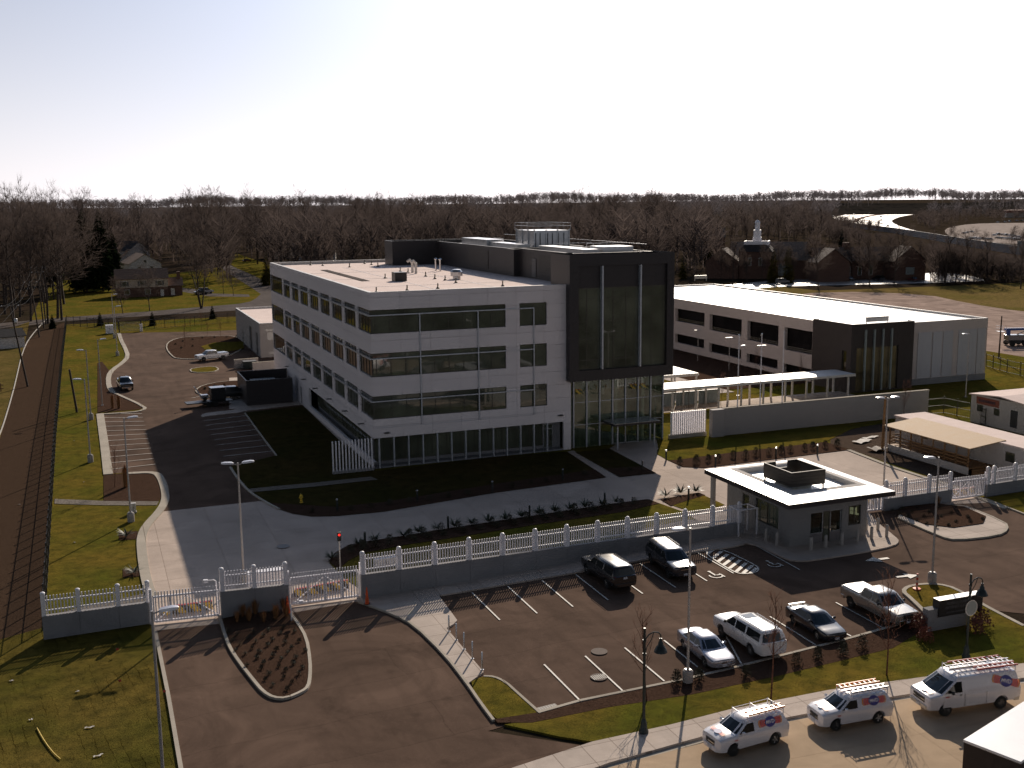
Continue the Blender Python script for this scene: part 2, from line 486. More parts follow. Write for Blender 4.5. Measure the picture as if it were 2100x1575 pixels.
def hazard(name):
    t = NT(name)
    w = t.n('ShaderNodeTexWave', wave_type='BANDS', bands_direction='X')
    w.inputs['Scale'].default_value = .42; w.inputs['Distortion'].default_value = .1
    t.link(t.mapping((1, 1, 1), (0, R(40), 0)), w.inputs['Vector'])
    col = t.ramp(w.outputs['Fac'], [(.47, (.035, .03, .028)), (.53, (.62, .40, .05))])
    col = t.mix(col, (.2, .16, .1), t.math('MULTIPLY', t.noise(6, 4), .4))
    M[name] = t.out(col, .7, 0, .3)
hazard('hazard stripes')
def cone_stripes():
    t = NT('striped marker')
    w = t.n('ShaderNodeTexWave', wave_type='BANDS', bands_direction='Z'); w.inputs['Scale'].default_value = .8
    t.link(t.tc.outputs['Object'], w.inputs['Vector'])
    M['striped marker'] = t.out(t.ramp(w.outputs['Fac'], [(.48, (.55, .05, .02)), (.52, (.6, .55, .5))]), .6)
cone_stripes()

# ---------------------------------------------------------------- camera, sky, sun
cam = bpy.data.cameras.new('camera'); cam_o = bpy.data.objects.new('camera', cam); COL.objects.link(cam_o)
cam.sensor_width = 36; cam.lens = 2241.33 / 2100 * 36; cam.clip_start = .5; cam.clip_end = 12000
def aim(yaw, pitch, roll):
    f = Vector((-math.sin(yaw) * math.cos(pitch), math.cos(yaw) * math.cos(pitch), math.sin(pitch)))
    r = Vector((math.cos(yaw), math.sin(yaw), 0)); u = r.cross(f)
    c, s = math.cos(roll), math.sin(roll)
    r2, u2 = r * c + u * s, u * c - r * s
    return Matrix((r2, u2, -f)).transposed()
cam_o.matrix_world = Matrix.Translation((-27.3405, -110.5359, 28.0)) @ aim(-.3719, -.1667, -.0104).to_4x4()
S.camera = cam_o
S.view_settings.view_transform = 'Standard'; S.view_settings.look = 'None'
S.view_settings.exposure = 0; S.view_settings.gamma = 1
S.cycles.max_bounces = 6; S.cycles.diffuse_bounces = 3; S.cycles.glossy_bounces = 3
S.cycles.transparent_max_bounces = 12; S.cycles.caustics_reflective = False; S.cycles.caustics_refractive = False
S.cycles.sample_clamp_indirect = 1
S.cycles.use_adaptive_sampling = False
S.cycles.use_denoising = True; S.cycles.denoising_input_passes = 'RGB'

SKY_K = .14
SUN_AZ, SUN_EL = R(56.5), R(25.6)          # azimuth from +X, counter-clockwise
sdir = Vector((math.cos(SUN_AZ) * math.cos(SUN_EL), math.sin(SUN_AZ) * math.cos(SUN_EL), math.sin(SUN_EL)))
sun = bpy.data.lights.new('sun', 'SUN'); sun.energy = 5.0; sun.angle = R(.4); sun.color = (1, .87, .72)
sun_o = bpy.data.objects.new('sun', sun); COL.objects.link(sun_o)
sun_o.rotation_euler = sdir.to_track_quat('Z', 'Y').to_euler(); sun_o.location = (0, 0, 80)

W = bpy.data.worlds.new('World'); S.world = W; W.use_nodes = True
wt = W.node_tree; bg = wt.nodes['Background']
sky = wt.nodes.new('ShaderNodeTexSky'); sky.sky_type = 'NISHITA'; sky.sun_disc = False
sky.sun_elevation = SUN_EL; sky.sun_rotation = PI / 2 - SUN_AZ
sky.altitude = 200; sky.air_density = 1.0; sky.dust_density = 1.0; sky.ozone_density = 1.5
# thin winter haze over the clear sky: bright round the sun and along the horizon on the sun's side
def wn(t, **kw):
    x = wt.nodes.new(t)
    for k, v in kw.items(): setattr(x, k, v)
    return x
def wm(op, a, b=0., c=None):
    x = wn('ShaderNodeMath', operation=op)
    for i, v in enumerate((a, b) if c is None else (a, b, c)):
        if hasattr(v, 'is_linked'): wt.links.new(v, x.inputs[i])
        else: x.inputs[i].default_value = v
    return x.outputs[0]
def wcol(c, f):
    x = wn('ShaderNodeMix', data_type='RGBA'); x.inputs[6].default_value = (0, 0, 0, 1); x.inputs[7].default_value = (*c, 1)
    x.clamp_factor = False; wt.links.new(f, x.inputs[0]); return x.outputs[2]
def wadd(a, b):
    x = wn('ShaderNodeVectorMath', operation='ADD'); wt.links.new(a, x.inputs[0]); wt.links.new(b, x.inputs[1]); return x.outputs[0]
tc = wn('ShaderNodeTexCoord')
dt = wn('ShaderNodeVectorMath', operation='DOT_PRODUCT'); wt.links.new(tc.outputs['Generated'], dt.inputs[0]); dt.inputs[1].default_value = sdir
sep = wn('ShaderNodeSeparateXYZ'); wt.links.new(tc.outputs['Generated'], sep.inputs[0])
half = wm('MULTIPLY_ADD', dt.outputs['Value'], .5, .5)
zz = wm('MAXIMUM', sep.outputs[2], 0.)
hor = wm('POWER', 2.718, wm('MULTIPLY', zz, -4.6))
fwd = wm('POWER', wm('MAXIMUM', half, 0.), 2.2)
glow = wm('POWER', wm('MAXIMUM', half, 0.), 42.)
wide = wm('POWER', wm('MAXIMUM', half, 0.), 7.)
k = wn('ShaderNodeVectorMath', operation='SCALE'); wt.links.new(sky.outputs[0], k.inputs[0]); k.inputs['Scale'].default_value = SKY_K
col = wadd(k.outputs[0], wcol((11.2, 9.9, 9.2), wm('MULTIPLY', hor, fwd)))
col = wadd(col, wcol((15., 14.6, 14.2), glow))
col = wadd(col, wcol((4.9, 5.3, 6.2), wm('MULTIPLY', hor, wm('SUBTRACT', 1., half))))
col = wadd(col, wcol((1.3, 2.8, 5.6), wide))
wt.links.new(col, bg.inputs[0]); bg.inputs[1].default_value = .10
W.cycles.sampling_method = 'NONE'         # smooth sky without a disc: plain sampling is the least noisy

# ---------------------------------------------------------------- ground sheets
LEV = [0.0]
def sheet(name, pts, m, it=0):
    """flat sheet lying a few millimetres above the one before"""
    LEV[0] += .0012
    if it: pts = smooth_poly(pts, it)
    mb = MB(); mb.prism(pts, 0, LEV[0], side=False)
    return tag(mb.build(name, M[m]), kind='structure')

def raised(name, pts, m, h=.13, it=0):
    if it: pts = smooth_poly(pts, it)
    LEV[0] += .0006
    mb = MB(); mb.prism(pts, 0, h + LEV[0] * .2)
    return tag(mb.build(name, M[m]), kind='structure')

def kerb(pts, w=.2, h=.15, closed=False, it=0, name='kerb', m='concrete kerb', z0=0.):
    if it: pts = smooth_poly(pts, it, closed)
    LEV[0] += .0003
    h += LEV[0] * .05
    a, b = offset_line(pts, w / 2, closed), offset_line(pts, -w / 2, closed)
    mb = MB(); n = len(pts)
    v = [(*p, z) for p in a for z in (z0,)] + [(*p, z0 + h) for p in a] + [(*p, z0 + h) for p in b] + [(*p, z0) for p in b]
    f = []
    for i in range(n if closed else n - 1):
        j = (i + 1) % n
        for k in range(3):
            f.append((k * n + i, k * n + j, (k + 1) * n + j, (k + 1) * n + i))
    if not closed: f += [(0, n, 2 * n, 3 * n), (n - 1, 4 * n - 1, 3 * n - 1, 2 * n - 1)]
    mb.faces(v, f)
    return tag(mb.build(name, M[m]), kind='structure')

def lines(name, segs, w=.11, m='line paint', z=None):
    LEV[0] += .0012
    mb = MB()
    for a, b in segs:
        dx, dy = b[0] - a[0], b[1] - a[1]; l = math.hypot(dx, dy)
        nx, ny = -dy / l * w / 2, dx / l * w / 2
        zz = LEV[0] if z is None else z
        mb.face([(a[0] + nx, a[1] + ny, zz), (a[0] - nx, a[1] - ny, zz), (b[0] - nx, b[1] - ny, zz), (b[0] + nx, b[1] + ny, zz)])
    return tag(mb.build(name, M[m]), kind='structure')

mb = MB(); mb.face([(-6000, -400, 0), (6000, -400, 0), (6000, 9000, 0), (-6000, 9000, 0)])
tag(mb.build('ground', M['wood floor']), kind='structure')

# far setting ---------------------------------------------------------------
sheet('field', [(109.19, 128.36),(178.9, 193.3),(179.9, 164.0),(199.7, 161.5),(240.0, 159.2),(276.3, 158.2),(213.9, 74.6),(61.34, -44.21),(63.04, -11.88),(73.47, 19.84),(70.75, 41.65)], 'field grass')
sheet('gravel_yard', [(149.7, 150.1),(181.4, 161.2),(199.2, 139.9),(188.8, 113.0),(184.1, 89.9),(190.0, 74.4),(150.7, 40.5),(143.95, 56.34),(145.73, 64.63),(163.7, 100.3),(143.05, 110.97)], 'gravel', 1)
sheet('dirt_track', [(139.69, 58.43),(158.2, 70.4),(148.19, 54.26),(135.93, 22.89),(114.88, 5.36),(122.29, 30.65),(121.77, 38.91)], 'gravel', 1)
sheet('church_car_park', [(157.1, 193.7),(184.9, 202.2),(203.0, 210.3),(211.2, 200.3),(221.8, 191.6),(238.3, 192.9),(265.6, 212.6),(270.0, 203.8),(254.0, 170.8),(242.3, 169.9),(219.2, 173.2),(195.3, 179.4),(179.6, 183.5),(157.0, 176.5)], 'glossy lot', 1)
sheet('motorway', [(909.4, 1114.8),(1104.0, 1326.9),(1304.2, 1506.7),(1369.5, 1506.4),(1480.8, 1568.2),(1552.3, 1568.6),(1631.9, 1550.5),(1480.6, 1398.9),(1323.6, 1336.1),(1228.8, 1298.3),(1062.2, 1150.3),(895.9, 974.7),(792.0, 853.8),(669.8, 695.4),(564.9, 547.4),(511.2, 460.5),(500.5, 457.7),(537.6, 526.9),(633.7, 685.0),(779.2, 905.1)], 'motorway surface', 1)
sheet('motorway_median', [(779.2, 905.1),(954.5, 1111.2),(1125.6, 1289.6),(1275.6, 1397.6),(1238.6, 1354.7),(1084.9, 1229.1),(936.7, 1077.1),(834.9, 960.3),(753.2, 862.7)], 'gravel', 1)
sheet('mall_car_park', [(606.6, 575.1),(697.8, 668.0),(799.5, 747.6),(850.3, 754.1),(891.7, 707.9),(454.3, 317.2),(480.7, 392.7),(483.5, 418.8),(516.2, 468.1)], 'pale lot', 1)

# houses' lawns and the road behind the site --------------------------------
sheet('house_lawn', [(-40.2, 176.5),(-39.9, 254.7),(-37.6, 327.2),(-16.1, 370.9),(1.3, 344.0),(34.5, 398.9),(31.9, 282.8),(25.1, 220.0),(13.8, 199.9),(-12.6, 190.9),(-31.6, 184.4)], 'lawn grass')
sheet('back_lawn', [(42.5, 527.7),(54.0, 533.7),(52.4, 388.0),(31.4, 258.4),(33.2, 342.1)], 'lawn grass')
sheet('rear_road', [(-69.5, 151.8),(-56.8, 173.3),(-46.8, 178.6),(-32.7, 186.3),(-12.5, 192.3),(3.2, 199.1),(12.9, 203.6),(22.6, 217.7),(33.7, 235.1),(26.2, 193.5),(17.8, 186.9),(9.1, 184.1),(-13.2, 180.3),(-32.6, 176.2),(-46.0, 165.8),(-55.6, 160.1),(-67.34, 137.23)], 'old asphalt')
sheet('side_street', [(33.5, 417.3),(35.5, 407.0),(34.6, 324.7),(33.1, 269.4),(25.0, 202.3),(13.6, 198.4),(19.9, 219.1),(23.7, 234.4),(25.6, 286.3),(27.1, 338.9),(29.5, 389.3)], 'old asphalt')
sheet('driveway', [(3.2, 273.8),(6.8, 264.9),(10.7, 243.4),(20.0, 234.4),(19.0, 225.2),(8.1, 232.9),(1.8, 256.6)], 'old asphalt')
sheet('left_field', [(-77.56, 50.93),(-68.47, 123.47),(-45.6, 159.3),(-40.3, 178.9),(-39.47, 133.7),(-38.43, 75.42),(-38.17, 33.63),(-39.87, -21.57),(-58.81, -13.52)], 'dry grass')

# the site ------------------------------------------------------------------
sheet('lawn', [(-33, 168), (-33, -34), (120, -34), (125, 20), (125, 60), (60, 60), (60, 168)], 'lawn grass')
sheet('sod_lawn', [(-38.36, -34.93),(-31.58, -33.82),(-24.53, -36.33),(-24.54, -57.61),(-24.78, -62.58),(-38.86, -56.79),(-41.79, -38.95)], 'sod grass')
sheet('mulch_bank', [(-34.1, 166.4),(-31.9, 174.7),(-31.86, 96.05),(-31.95, 30.56),(-31.54, -27.0),(-31.57, -34.1),(-34.07, -35.2),(-38.36, -34.93),(-39.87, -21.57),(-38.17, 33.63),(-38.43, 75.42),(-39.47, 133.7),(-36.5, 158.9)], 'bank mulch')
kerb([(-39.87, -21.57),(-39.04, 4.79),(-38.28, 35.52),(-38.31, 50.21),(-38.51, 71.53),(-38.71, 84.48),(-39.31, 119.06),(-38.91, 146.08),(-36.2, 189.3)], .14, .12, it=2, name='silt_tube', m='debris')

sheet('rear_asphalt', [(-21.51, 143.34),(-15.25, 142.24),(-3.14, 138.27),(5.32, 138.18),(16.82, 118.73),(5.0, 51.44),(-0.03, 38.6),(-8.26, 38.08),(-8.55, 10.65),(-14.04, 7.35),(-13.97, 2.06),(-13.64, -3.73),(-12.71, -8.37),(-22.28, -7.98),(-21.4, -2.89),(-21.04, 4.29),(-21.68, 8.6),(-26.34, 9.28),(-26.65, 45.67),(-21.31, 45.54),(-20.44, 48.7),(-24.41, 63.6),(-24.84, 68.63),(-24.55, 80.65),(-23.74, 87.87),(-21.61, 96.39),(-20.55, 104.17),(-20.76, 119.59)], 'asphalt')
sheet('concrete_drive', [(-22.28, -7.98),(-12.74, -7.98),(-11.9, -11.25),(-11.04, -13.2),(-9.57, -14.85),(-7.5, -15.58),(-3.19, -15.91),(8.22, -13.86),(20.76, -12.96),(21.84, -0.99),(22.89, -0.66),(22.86, -11.89),(27.04, -1.44),(30.91, 2.47),(34.97, 2.14),(30.78, -6.26),(30.52, -11.82),(32.21, -13.27),(51.1, -12.93),(50.19, -21.19),(50.25, -28.82),(49.04, -37.51),(46.91, -39.62),(40.81, -40.17),(21.21, -36.89),(23.68, -33.09),(13.51, -33.16),(0.27, -34.14),(-10.4, -36.51),(-15.4, -36.88),(-20.28, -38.12),(-24.64, -37.2),(-24.24, -29.33),(-24.58, -26.1),(-24.5, -19.78),(-24.38, -15.13),(-23.81, -11.82),(-22.46, -8.77)], 'concrete drive')
sheet('front_asphalt', [(-24.51, -37.08),(-20.28, -37.36),(-15.35, -36.6),(-10.45, -36.27),(-4.31, -36.11),(7.81, -35.84),(23.84, -32.85),(38.75, -32.7),(50.54, -36.04),(54.63, -35.99),(57.3, -51.69),(39.11, -64.94),(28.32, -55.77),(23.84, -55.8),(16.19, -57.01),(4.0, -58.08),(-2.89, -58.6),(-5.79, -58.66),(-8.91, -59.18),(-4.19, -63.13),(-4.39, -64.66),(-6.66, -65.49),(-11.81, -67.07),(-24.71, -61.76),(-24.55, -56.05)], 'asphalt')
sheet('street', [(-14.35, -67.7),(-7.51, -65.64),(-4.31, -65.05),(-0.83, -64.8),(5.98, -64.41),(12.89, -64.59),(15.01, -64.75),(21.87, -65.69),(36.21, -67.06),(14.75, -82.7),(-15.22, -70.42)], 'concrete street')
sheet('gate_apron', [(-24.59, -36.39),(-20.16, -37.13),(-20.21, -38.06),(-24.6, -37.58)], 'concrete walk')
sheet('gate_apron', [(-15.5, -36.84),(-10.45, -36.7),(-10.5, -37.52),(-15.6, -37.99)], 'concrete walk')
sheet('dirt_lot', [(50.96, -8.77),(58.36, -3.74),(65.96, -2.61),(66.37, -7.34),(62.62, -19.86),(58.46, -31.8),(55.59, -34.52),(50.03, -36.54),(50.87, -28.48),(50.91, -20.34),(51.51, -12.58)], 'dirt', 1)

# raised lawns, beds and walks
raised('front_lawn', [(-14.07, 7.1),(-13.99, 1.82),(-13.67, -3.96),(-12.74, -8.59),(-11.94, -11.46),(-11.07, -13.41),(-9.61, -15.06),(-7.54, -15.78),(-3.24, -16.11),(8.14, -14.07),(20.84, -13.03),(21.93, -1.05),(12.76, -0.09),(-0.17, -1.12),(0.03, 15.97),(-0.06, 39.47),(-8.3, 37.76),(-8.59, 10.39)], 'shade-darkened grass', .06)
raised('entry_lawn', [(22.68, -1.65),(26.93, -1.67),(26.29, -13.66),(22.15, -13.61)], 'shade-darkened grass', .06)
raised('garden_lawn', [(30.53, -6.17),(30.17, -9.53),(31.49, -9.62),(38.29, -9.1),(51.26, -8.63),(58.44, -4.09),(73.7, 0.91),(85.34, 13.98),(54.18, 4.42),(41.71, -0.58),(35.99, 0.79),(33.53, -1.29)], 'lawn grass', .06)
sheet('front_bed', [(-12.79, -8.93),(-11.96, -11.63),(-11.1, -13.57),(-9.64, -15.21),(-7.58, -15.94),(-3.28, -16.27),(8.08, -14.23),(20.79, -13.23),(21.17, -9.82),(8.66, -11.29),(-2.48, -13.23),(-6.95, -13.09),(-9.76, -11.16)], 'mulch').location.z = .062
sheet('entry_bed', [(22.15, -13.61),(26.29, -13.66),(26.33, -10.71),(22.29, -9.86)], 'mulch').location.z = .062
raised('garden_bed', [(30.24, -9.4),(31.57, -9.5),(38.37, -8.97),(51.2, -8.71),(51.13, -13.05),(31.93, -13.73),(30.14, -12.47)], 'mulch', .08)
sheet('stone_strip', [(-13.82, -3.29),(-11.18, -3.23),(-7.32, -3.46),(-1.25, -3.33),(-0.86, -4.81),(-7.62, -4.99),(-11.43, -4.74),(-13.53, -4.61)], 'river stones').location.z = .064
raised('side_path', [(0.34, 54.1),(1.79, 53.91),(1.01, 14.6),(-0.37, 12.64),(-0.1, 38.23)], 'concrete walk', .07)
raised('enclosure_pad', [(-9.89, 41.51),(-7.93, 39.06),(0.59, 40.73),(1.67, 57.39),(0.48, 68.46),(-6.48, 68.97)], 'concrete walk', .07)
raised('parking_walk', [(-14.05, 38.34),(-13.01, 39.74),(-7.74, 40.41),(-7.92, 38.18),(-12.94, 37.47),(-13.98, 36.49)], 'concrete walk', .09, 1)

raised('fence_bed_grass', [(-10.91, -28.42),(-10.07, -26.56),(-8.53, -24.89),(-7.31, -24.57),(-4.14, -24.34),(0.49, -23.77),(8.34, -23.16),(17.46, -22.44),(20.79, -22.24),(21.62, -26.88),(21.45, -30.78),(13.79, -32.63),(0.37, -33.87),(-10.04, -35.32),(-10.7, -31.83)], 'lawn grass', .06)
sheet('fence_bed', [(-10.92, -28.29),(-10.05, -26.44),(-8.5, -24.76),(-7.27, -24.44),(-4.11, -24.21),(0.53, -23.64),(8.4, -23.02),(17.53, -22.29),(20.7, -22.21),(20.98, -23.97),(16.74, -25.11),(7.44, -25.68),(-0.14, -26.35),(-4.23, -26.6),(-7.9, -27.35),(-9.41, -28.68),(-10.58, -30.44)], 'mulch').location.z = .062
raised('plaza_bed_grass', [(21.81, -24.69),(26.29, -22.94),(26.33, -26.65),(22.42, -27.91)], 'lawn grass', .06)
raised('plaza_bed', [(21.8, -22.76),(26.28, -22.06),(26.42, -23.08),(21.61, -25.04)], 'mulch', .08)
raised('fence_stones', [(14.48, -30.6),(20.72, -29.53),(22.75, -31.06),(20.83, -31.8),(13.84, -32.54)], 'river stones', .08)
sheet('fence_stones', [(-31.44, -32.27),(-29.63, -31.27),(-24.47, -29.89),(-24.62, -32.37),(-31.38, -34.55)], 'river stones')

raised('guard_house_pad', [(19.98, -33.21),(20.01, -37.68),(22.28, -37.26),(22.24, -41.18),(22.38, -42.27),(22.93, -42.76),(23.8, -43.0),(29.18, -42.96),(32.17, -42.62),(33.35, -41.88),(33.92, -40.69),(35.18, -37.0),(37.74, -31.92),(25.93, -26.79)], 'concrete walk', .14, 1)
raised('fence_walk', [(-10.1, -35.31),(0.21, -34.31),(13.43, -33.32),(23.89, -32.75),(20.76, -37.59),(20.01, -37.68),(11.53, -37.75),(6.44, -38.31),(-5.23, -39.0),(-5.51, -43.98),(-5.97, -44.53),(-6.6, -45.0),(-6.66, -52.36),(-8.08, -53.51),(-8.0, -49.02),(-8.39, -43.6),(-9.15, -41.1),(-10.92, -37.64)], 'concrete walk', .14)
kerb([(-10.64, -38.08),(-9.26, -41.35),(-8.61, -43.41),(-8.27, -48.87),(-8.29, -53.51),(-8.34, -57.6)], .55, .02, it=2, name='gutter')
raised('tip_lawn', [(-8.05, -53.43),(-6.89, -52.83),(-6.3, -53.07),(-5.93, -53.96),(-5.84, -55.67),(-5.59, -58.46),(-6.21, -58.77),(-7.15, -58.99),(-8.25, -58.29)], 'lawn grass', .12, 1)
kerb([(-6.85, -52.89),(-6.29, -53.2),(-5.94, -54.14),(-5.82, -55.79),(-5.61, -58.37)], .17, .16, it=1)
kerb([(-10.82, -37.82),(-9.16, -41.13),(-8.4, -43.63),(-8.01, -49.04),(-8.08, -53.53),(-8.21, -56.07),(-8.26, -58.33)], .17, .17, it=1)

# islands
isl = [(-20.28, -36.82),(-20.34, -39.78),(-20.33, -42.47),(-20.07, -45.09),(-19.61, -48.28),(-19.33, -49.95),(-18.91, -50.94),(-18.25, -51.29),(-17.29, -50.8),(-16.8, -50.31),(-16.38, -48.76),(-15.97, -46.65),(-15.49, -43.05),(-15.55, -40.14),(-15.77, -37.65)]
raised('entry_island', isl, 'mulch', .13, 1)
kerb(isl, .2, .17, it=1)
isl = [(-13.26, 110.72),(-12.4, 120.12),(-10.5, 126.2),(-7.57, 129.36),(3.62, 125.74),(0.75, 104.75),(-3.44, 94.83),(-6.06, 93.28),(-9.48, 93.54),(-12.54, 95.68),(-13.06, 100.14)]
raised('rear_island', isl, 'mulch', .13, 1); kerb(isl, .22, .17, True, 1)
sheet('rear_island_grass', [(-6.69, 111.17),(-3.51, 116.22),(2.17, 115.17),(0.7, 104.44),(-4.58, 98.7),(-6.32, 103.22)], 'lawn grass').location.z = .14
isl = [(-11.61, 81.31),(-9.69, 82.83),(-7.23, 82.91),(-6.85, 79.06),(-8.29, 76.2),(-11.44, 77.1)]
raised('small_island', isl, 'lawn grass', .11, 1); kerb(isl, .2, .15, True, 1)
isl = [(-12.78, 58.9),(-11.28, 63.07),(-8.03, 65.63),(-4.68, 65.12),(-6.84, 49.34),(-10.78, 51.14),(-12.58, 55.09)]
raised('side_island', isl, 'mulch', .11, 1); kerb(isl, .2, .15, True, 1)
sheet('left_bed', [(-26.05, 96.52),(-25.28, 98.14),(-24.33, 86.35),(-24.84, 68.63),(-24.41, 63.6),(-20.46, 48.31),(-21.34, 46.33),(-26.83, 46.13)], 'mulch')
raised('parking_bed', [(-26.83, 8.82),(-21.7, 8.38),(-21.34, 4.85),(-21.51, -0.5),(-22.12, -4.27),(-27.01, -1.96)], 'mulch', .05)
sheet('stone_strip', [(-31.41, 0.71),(-27.05, -1.94),(-22.12, -4.27),(-22.39, -5.63),(-27.08, -3.59),(-31.38, -1.18)], 'river stones')
sheet('plant_patch', [(-26.01, -13.22),(-24.51, -13.56),(-24.54, -15.95),(-26.09, -15.72)], 'mulch')
sheet('plant_patch', [(-26.07, -23.65),(-24.69, -24.11),(-24.67, -25.94),(-26.14, -25.78)], 'mulch')
kerb([(-20.91, 142.93),(-20.95, 129.78),(-20.66, 116.92),(-20.57, 103.25),(-21.82, 94.93),(-23.76, 87.02),(-24.64, 79.87),(-24.85, 67.86),(-24.37, 62.36)], .75, .12, it=1)
kerb([(-24.37, 62.36),(-20.49, 47.63),(-21.01, 45.11),(-22.5, 44.25),(-26.54, 44.58)], .45, .12, it=1)
kerb([(-26.53, 44.95),(-26.4, 24.56),(-26.35, 8.76)], .95, .12)
kerb([(-24.43, 8.37),(-21.72, 7.87),(-21.29, 4.76),(-21.3, -1.47),(-21.64, -5.13),(-22.43, -8.37),(-23.7, -12.14),(-24.32, -15.57),(-24.48, -20.19),(-24.54, -25.53),(-24.45, -29.6),(-24.26, -30.98)], .75, .12, it=2)
kerb([(-14.1, 6.85),(-14.02, 1.58),(-13.7, -4.19),(-12.77, -8.81),(-11.97, -11.68)], .25, .12, it=1)
kerb([(-24.54, -37.62),(-24.5, -43.52),(-24.47, -48.26),(-24.49, -53.0),(-24.51, -57.39)], .22, .14)
kerb([(-24.26, -37.55),(-24.23, -43.29),(-24.22, -48.05),(-24.23, -52.81),(-24.22, -57.23)], .72, .02, name='gutter')
kerb([(-8.33, 37.55),(-8.51, 22.62),(-8.61, 10.21)], .2, .1)

# front beds along the car park
raised('street_lawn', [(-7.9, -59.02),(-6.37, -59.17),(-1.67, -59.18),(3.38, -59.63),(9.5, -59.37),(18.26, -58.77),(21.99, -57.17),(24.11, -55.48),(25.41, -52.36),(25.72, -51.01),(26.73, -50.45),(27.99, -50.43),(29.12, -50.91),(29.59, -52.1),(28.97, -55.09),(28.53, -59.3),(28.36, -61.42),(25.69, -63.89),(23.89, -63.75),(10.8, -62.25),(4.36, -62.14),(0.5, -62.45),(-4.33, -62.54),(-5.64, -61.43)], 'lawn grass', .12)
raised('street_bed', [(-8.18, -58.26),(-5.69, -58.42),(4.16, -57.81),(7.25, -57.63),(16.44, -56.69),(23.55, -55.65),(21.94, -57.36),(18.2, -58.93),(9.37, -59.56),(3.3, -59.76),(-1.76, -59.36),(-6.47, -59.4),(-8.17, -58.69)], 'mulch', .13)
kerb([(-5.7, -58.46),(-2.89, -58.02),(4.13, -57.85),(7.26, -57.61),(16.46, -56.66),(23.78, -55.62)], .22, .17)
kerb([(24.05, -55.54),(25.23, -52.47),(25.63, -51.16),(26.67, -50.52),(27.93, -50.5),(29.06, -50.98),(29.53, -52.17),(28.91, -55.15),(28.47, -59.35)], .3, .16, it=1)
raised('pavement', [(-12.6, -65.21),(-9.19, -63.46),(-4.34, -62.57),(0.48, -62.48),(4.34, -62.18),(10.77, -62.28),(23.86, -63.78),(37.59, -66.03),(35.21, -67.77),(22.25, -65.33),(15.23, -64.49),(13.1, -64.33),(6.16, -64.18),(1.37, -64.26),(-0.64, -64.45),(-4.48, -64.84),(-7.42, -65.45)], 'concrete walk', .14)
kerb([(-7.43, -65.47),(-4.5, -64.87),(-0.66, -64.48),(1.34, -64.3),(6.13, -64.23),(13.05, -64.39),(15.18, -64.55),(22.18, -65.4),(35.93, -67.26)], .6, .02, name='gutter')

isl = [(38.05, -34.64),(37.37, -42.17),(37.8, -43.36),(41.78, -43.78),(43.85, -42.89),(45.4, -41.09),(46.05, -34.27)]
raised('gate_island', isl, 'concrete walk', .14, 1); kerb(isl, .2, .17, True, 1)
sheet('gate_bed', [(38.68, -33.76),(38.43, -40.74),(44.77, -40.85),(45.78, -34.56)], 'mulch', 1).location.z = .15
raised('gate_lawn', [(49.89, -34.33),(54.73, -34.16),(73.63, -34.64),(50.09, -52.96),(48.94, -39.72)], 'lawn grass', .1)
kerb([(49.5, -34.6),(48.89, -39.77),(48.98, -53.82)], .2, .14)
kerb([(50.98, -13.08),(50.05, -21.34),(50.1, -28.97),(48.77, -37.78)], .5, .1)

# courtyard between the two buildings
sheet('courtyard_walk', [(35, 14.4), (74, 14.4), (74, 18.4), (35, 18.4)], 'concrete walk')
sheet('courtyard_patio', [(38, 20), (52, 20), (58, 26), (50, 33), (38, 33)], 'concrete drive')
sheet('courtyard_bed', [(60, 26), (75.3, 26), (75.3, 90), (56, 90), (56, 50)], 'mulch')
sheet('courtyard_path', [(57, 24), (60, 24), (56.5, 90), (53.5, 90)], 'concrete walk')

# painted markings
lines('parking_lines', [((-2.83, -52.59),(-2.87, -57.85)), ((0.01, -52.43),(-0.08, -57.69)), ((2.85, -52.24),(2.76, -57.47)), ((5.71, -52.18),(5.55, -57.26)),
      ((10.18, -51.88),(8.26, -57.13)), ((14.28, -51.38),(14.16, -56.49)), ((20.01, -50.95),(19.92, -55.98)), ((16.71, -51.35),(17.13, -56.21)),
      ((-2.78, -39.17),(-2.78, -44.85)), ((0.07, -38.99),(-0.0, -44.73)), ((2.87, -38.82),(2.78, -44.54)), ((5.72, -38.64),(5.6, -44.34)), ((8.57, -38.42),(8.44, -44.18)),
      ((11.36, -38.25),(11.24, -43.96)), ((14.22, -38.07),(14.06, -43.7)), ((16.84, -37.75),(16.78, -43.0)), ((22.13, -37.7),(21.82, -44.31))])
hx = [((16.84, -37.75),(17.83, -37.37))]
lines('hatch_lines', [((17.42, -38.26),(18.57, -37.42)), ((17.24, -39.36),(18.78, -38.18)), ((17.18, -40.23),(18.81, -38.99)), ((17.13, -41.08),(18.88, -39.8)), ((17.11, -41.94),(18.94, -40.6)), ((17.16, -42.8),(18.97, -41.37)), ((17.45, -43.28),(19.1, -42.05)), ((17.96, -43.5),(19.09, -42.66))], .3)
hb = smooth_poly([(17.35, -37.57),(19.13, -37.25),(19.36, -41.79),(19.22, -42.72),(18.65, -43.44),(17.76, -43.53),(16.99, -43.2),(17.05, -40.8)], 2)
lines('hatch_border', list(zip(hb, hb[1:] + hb[:1])), .12)
def bay_rows(l0, l1, r0, r1, n):
    out = []
    for i in range(n):
        t = i / (n - 1)
        a = (l0[0] + (l1[0] - l0[0]) * t, l0[1] + (l1[1] - l0[1]) * t)
        b = (r0[0] + (r1[0] - r0[0]) * t, r0[1] + (r1[1] - r0[1]) * t)
        out.append((a, b))
    return out
lines('bay_lines', bay_rows((-26.29, 45.13), (-26.3, 11.1), (-21.26, 42.85), (-21.45, 11.58), 12))
lines('bay_lines', bay_rows((-14.04, 34.16), (-14.16, 12.36), (-8.3, 35.5), (-8.58, 12.77), 8))
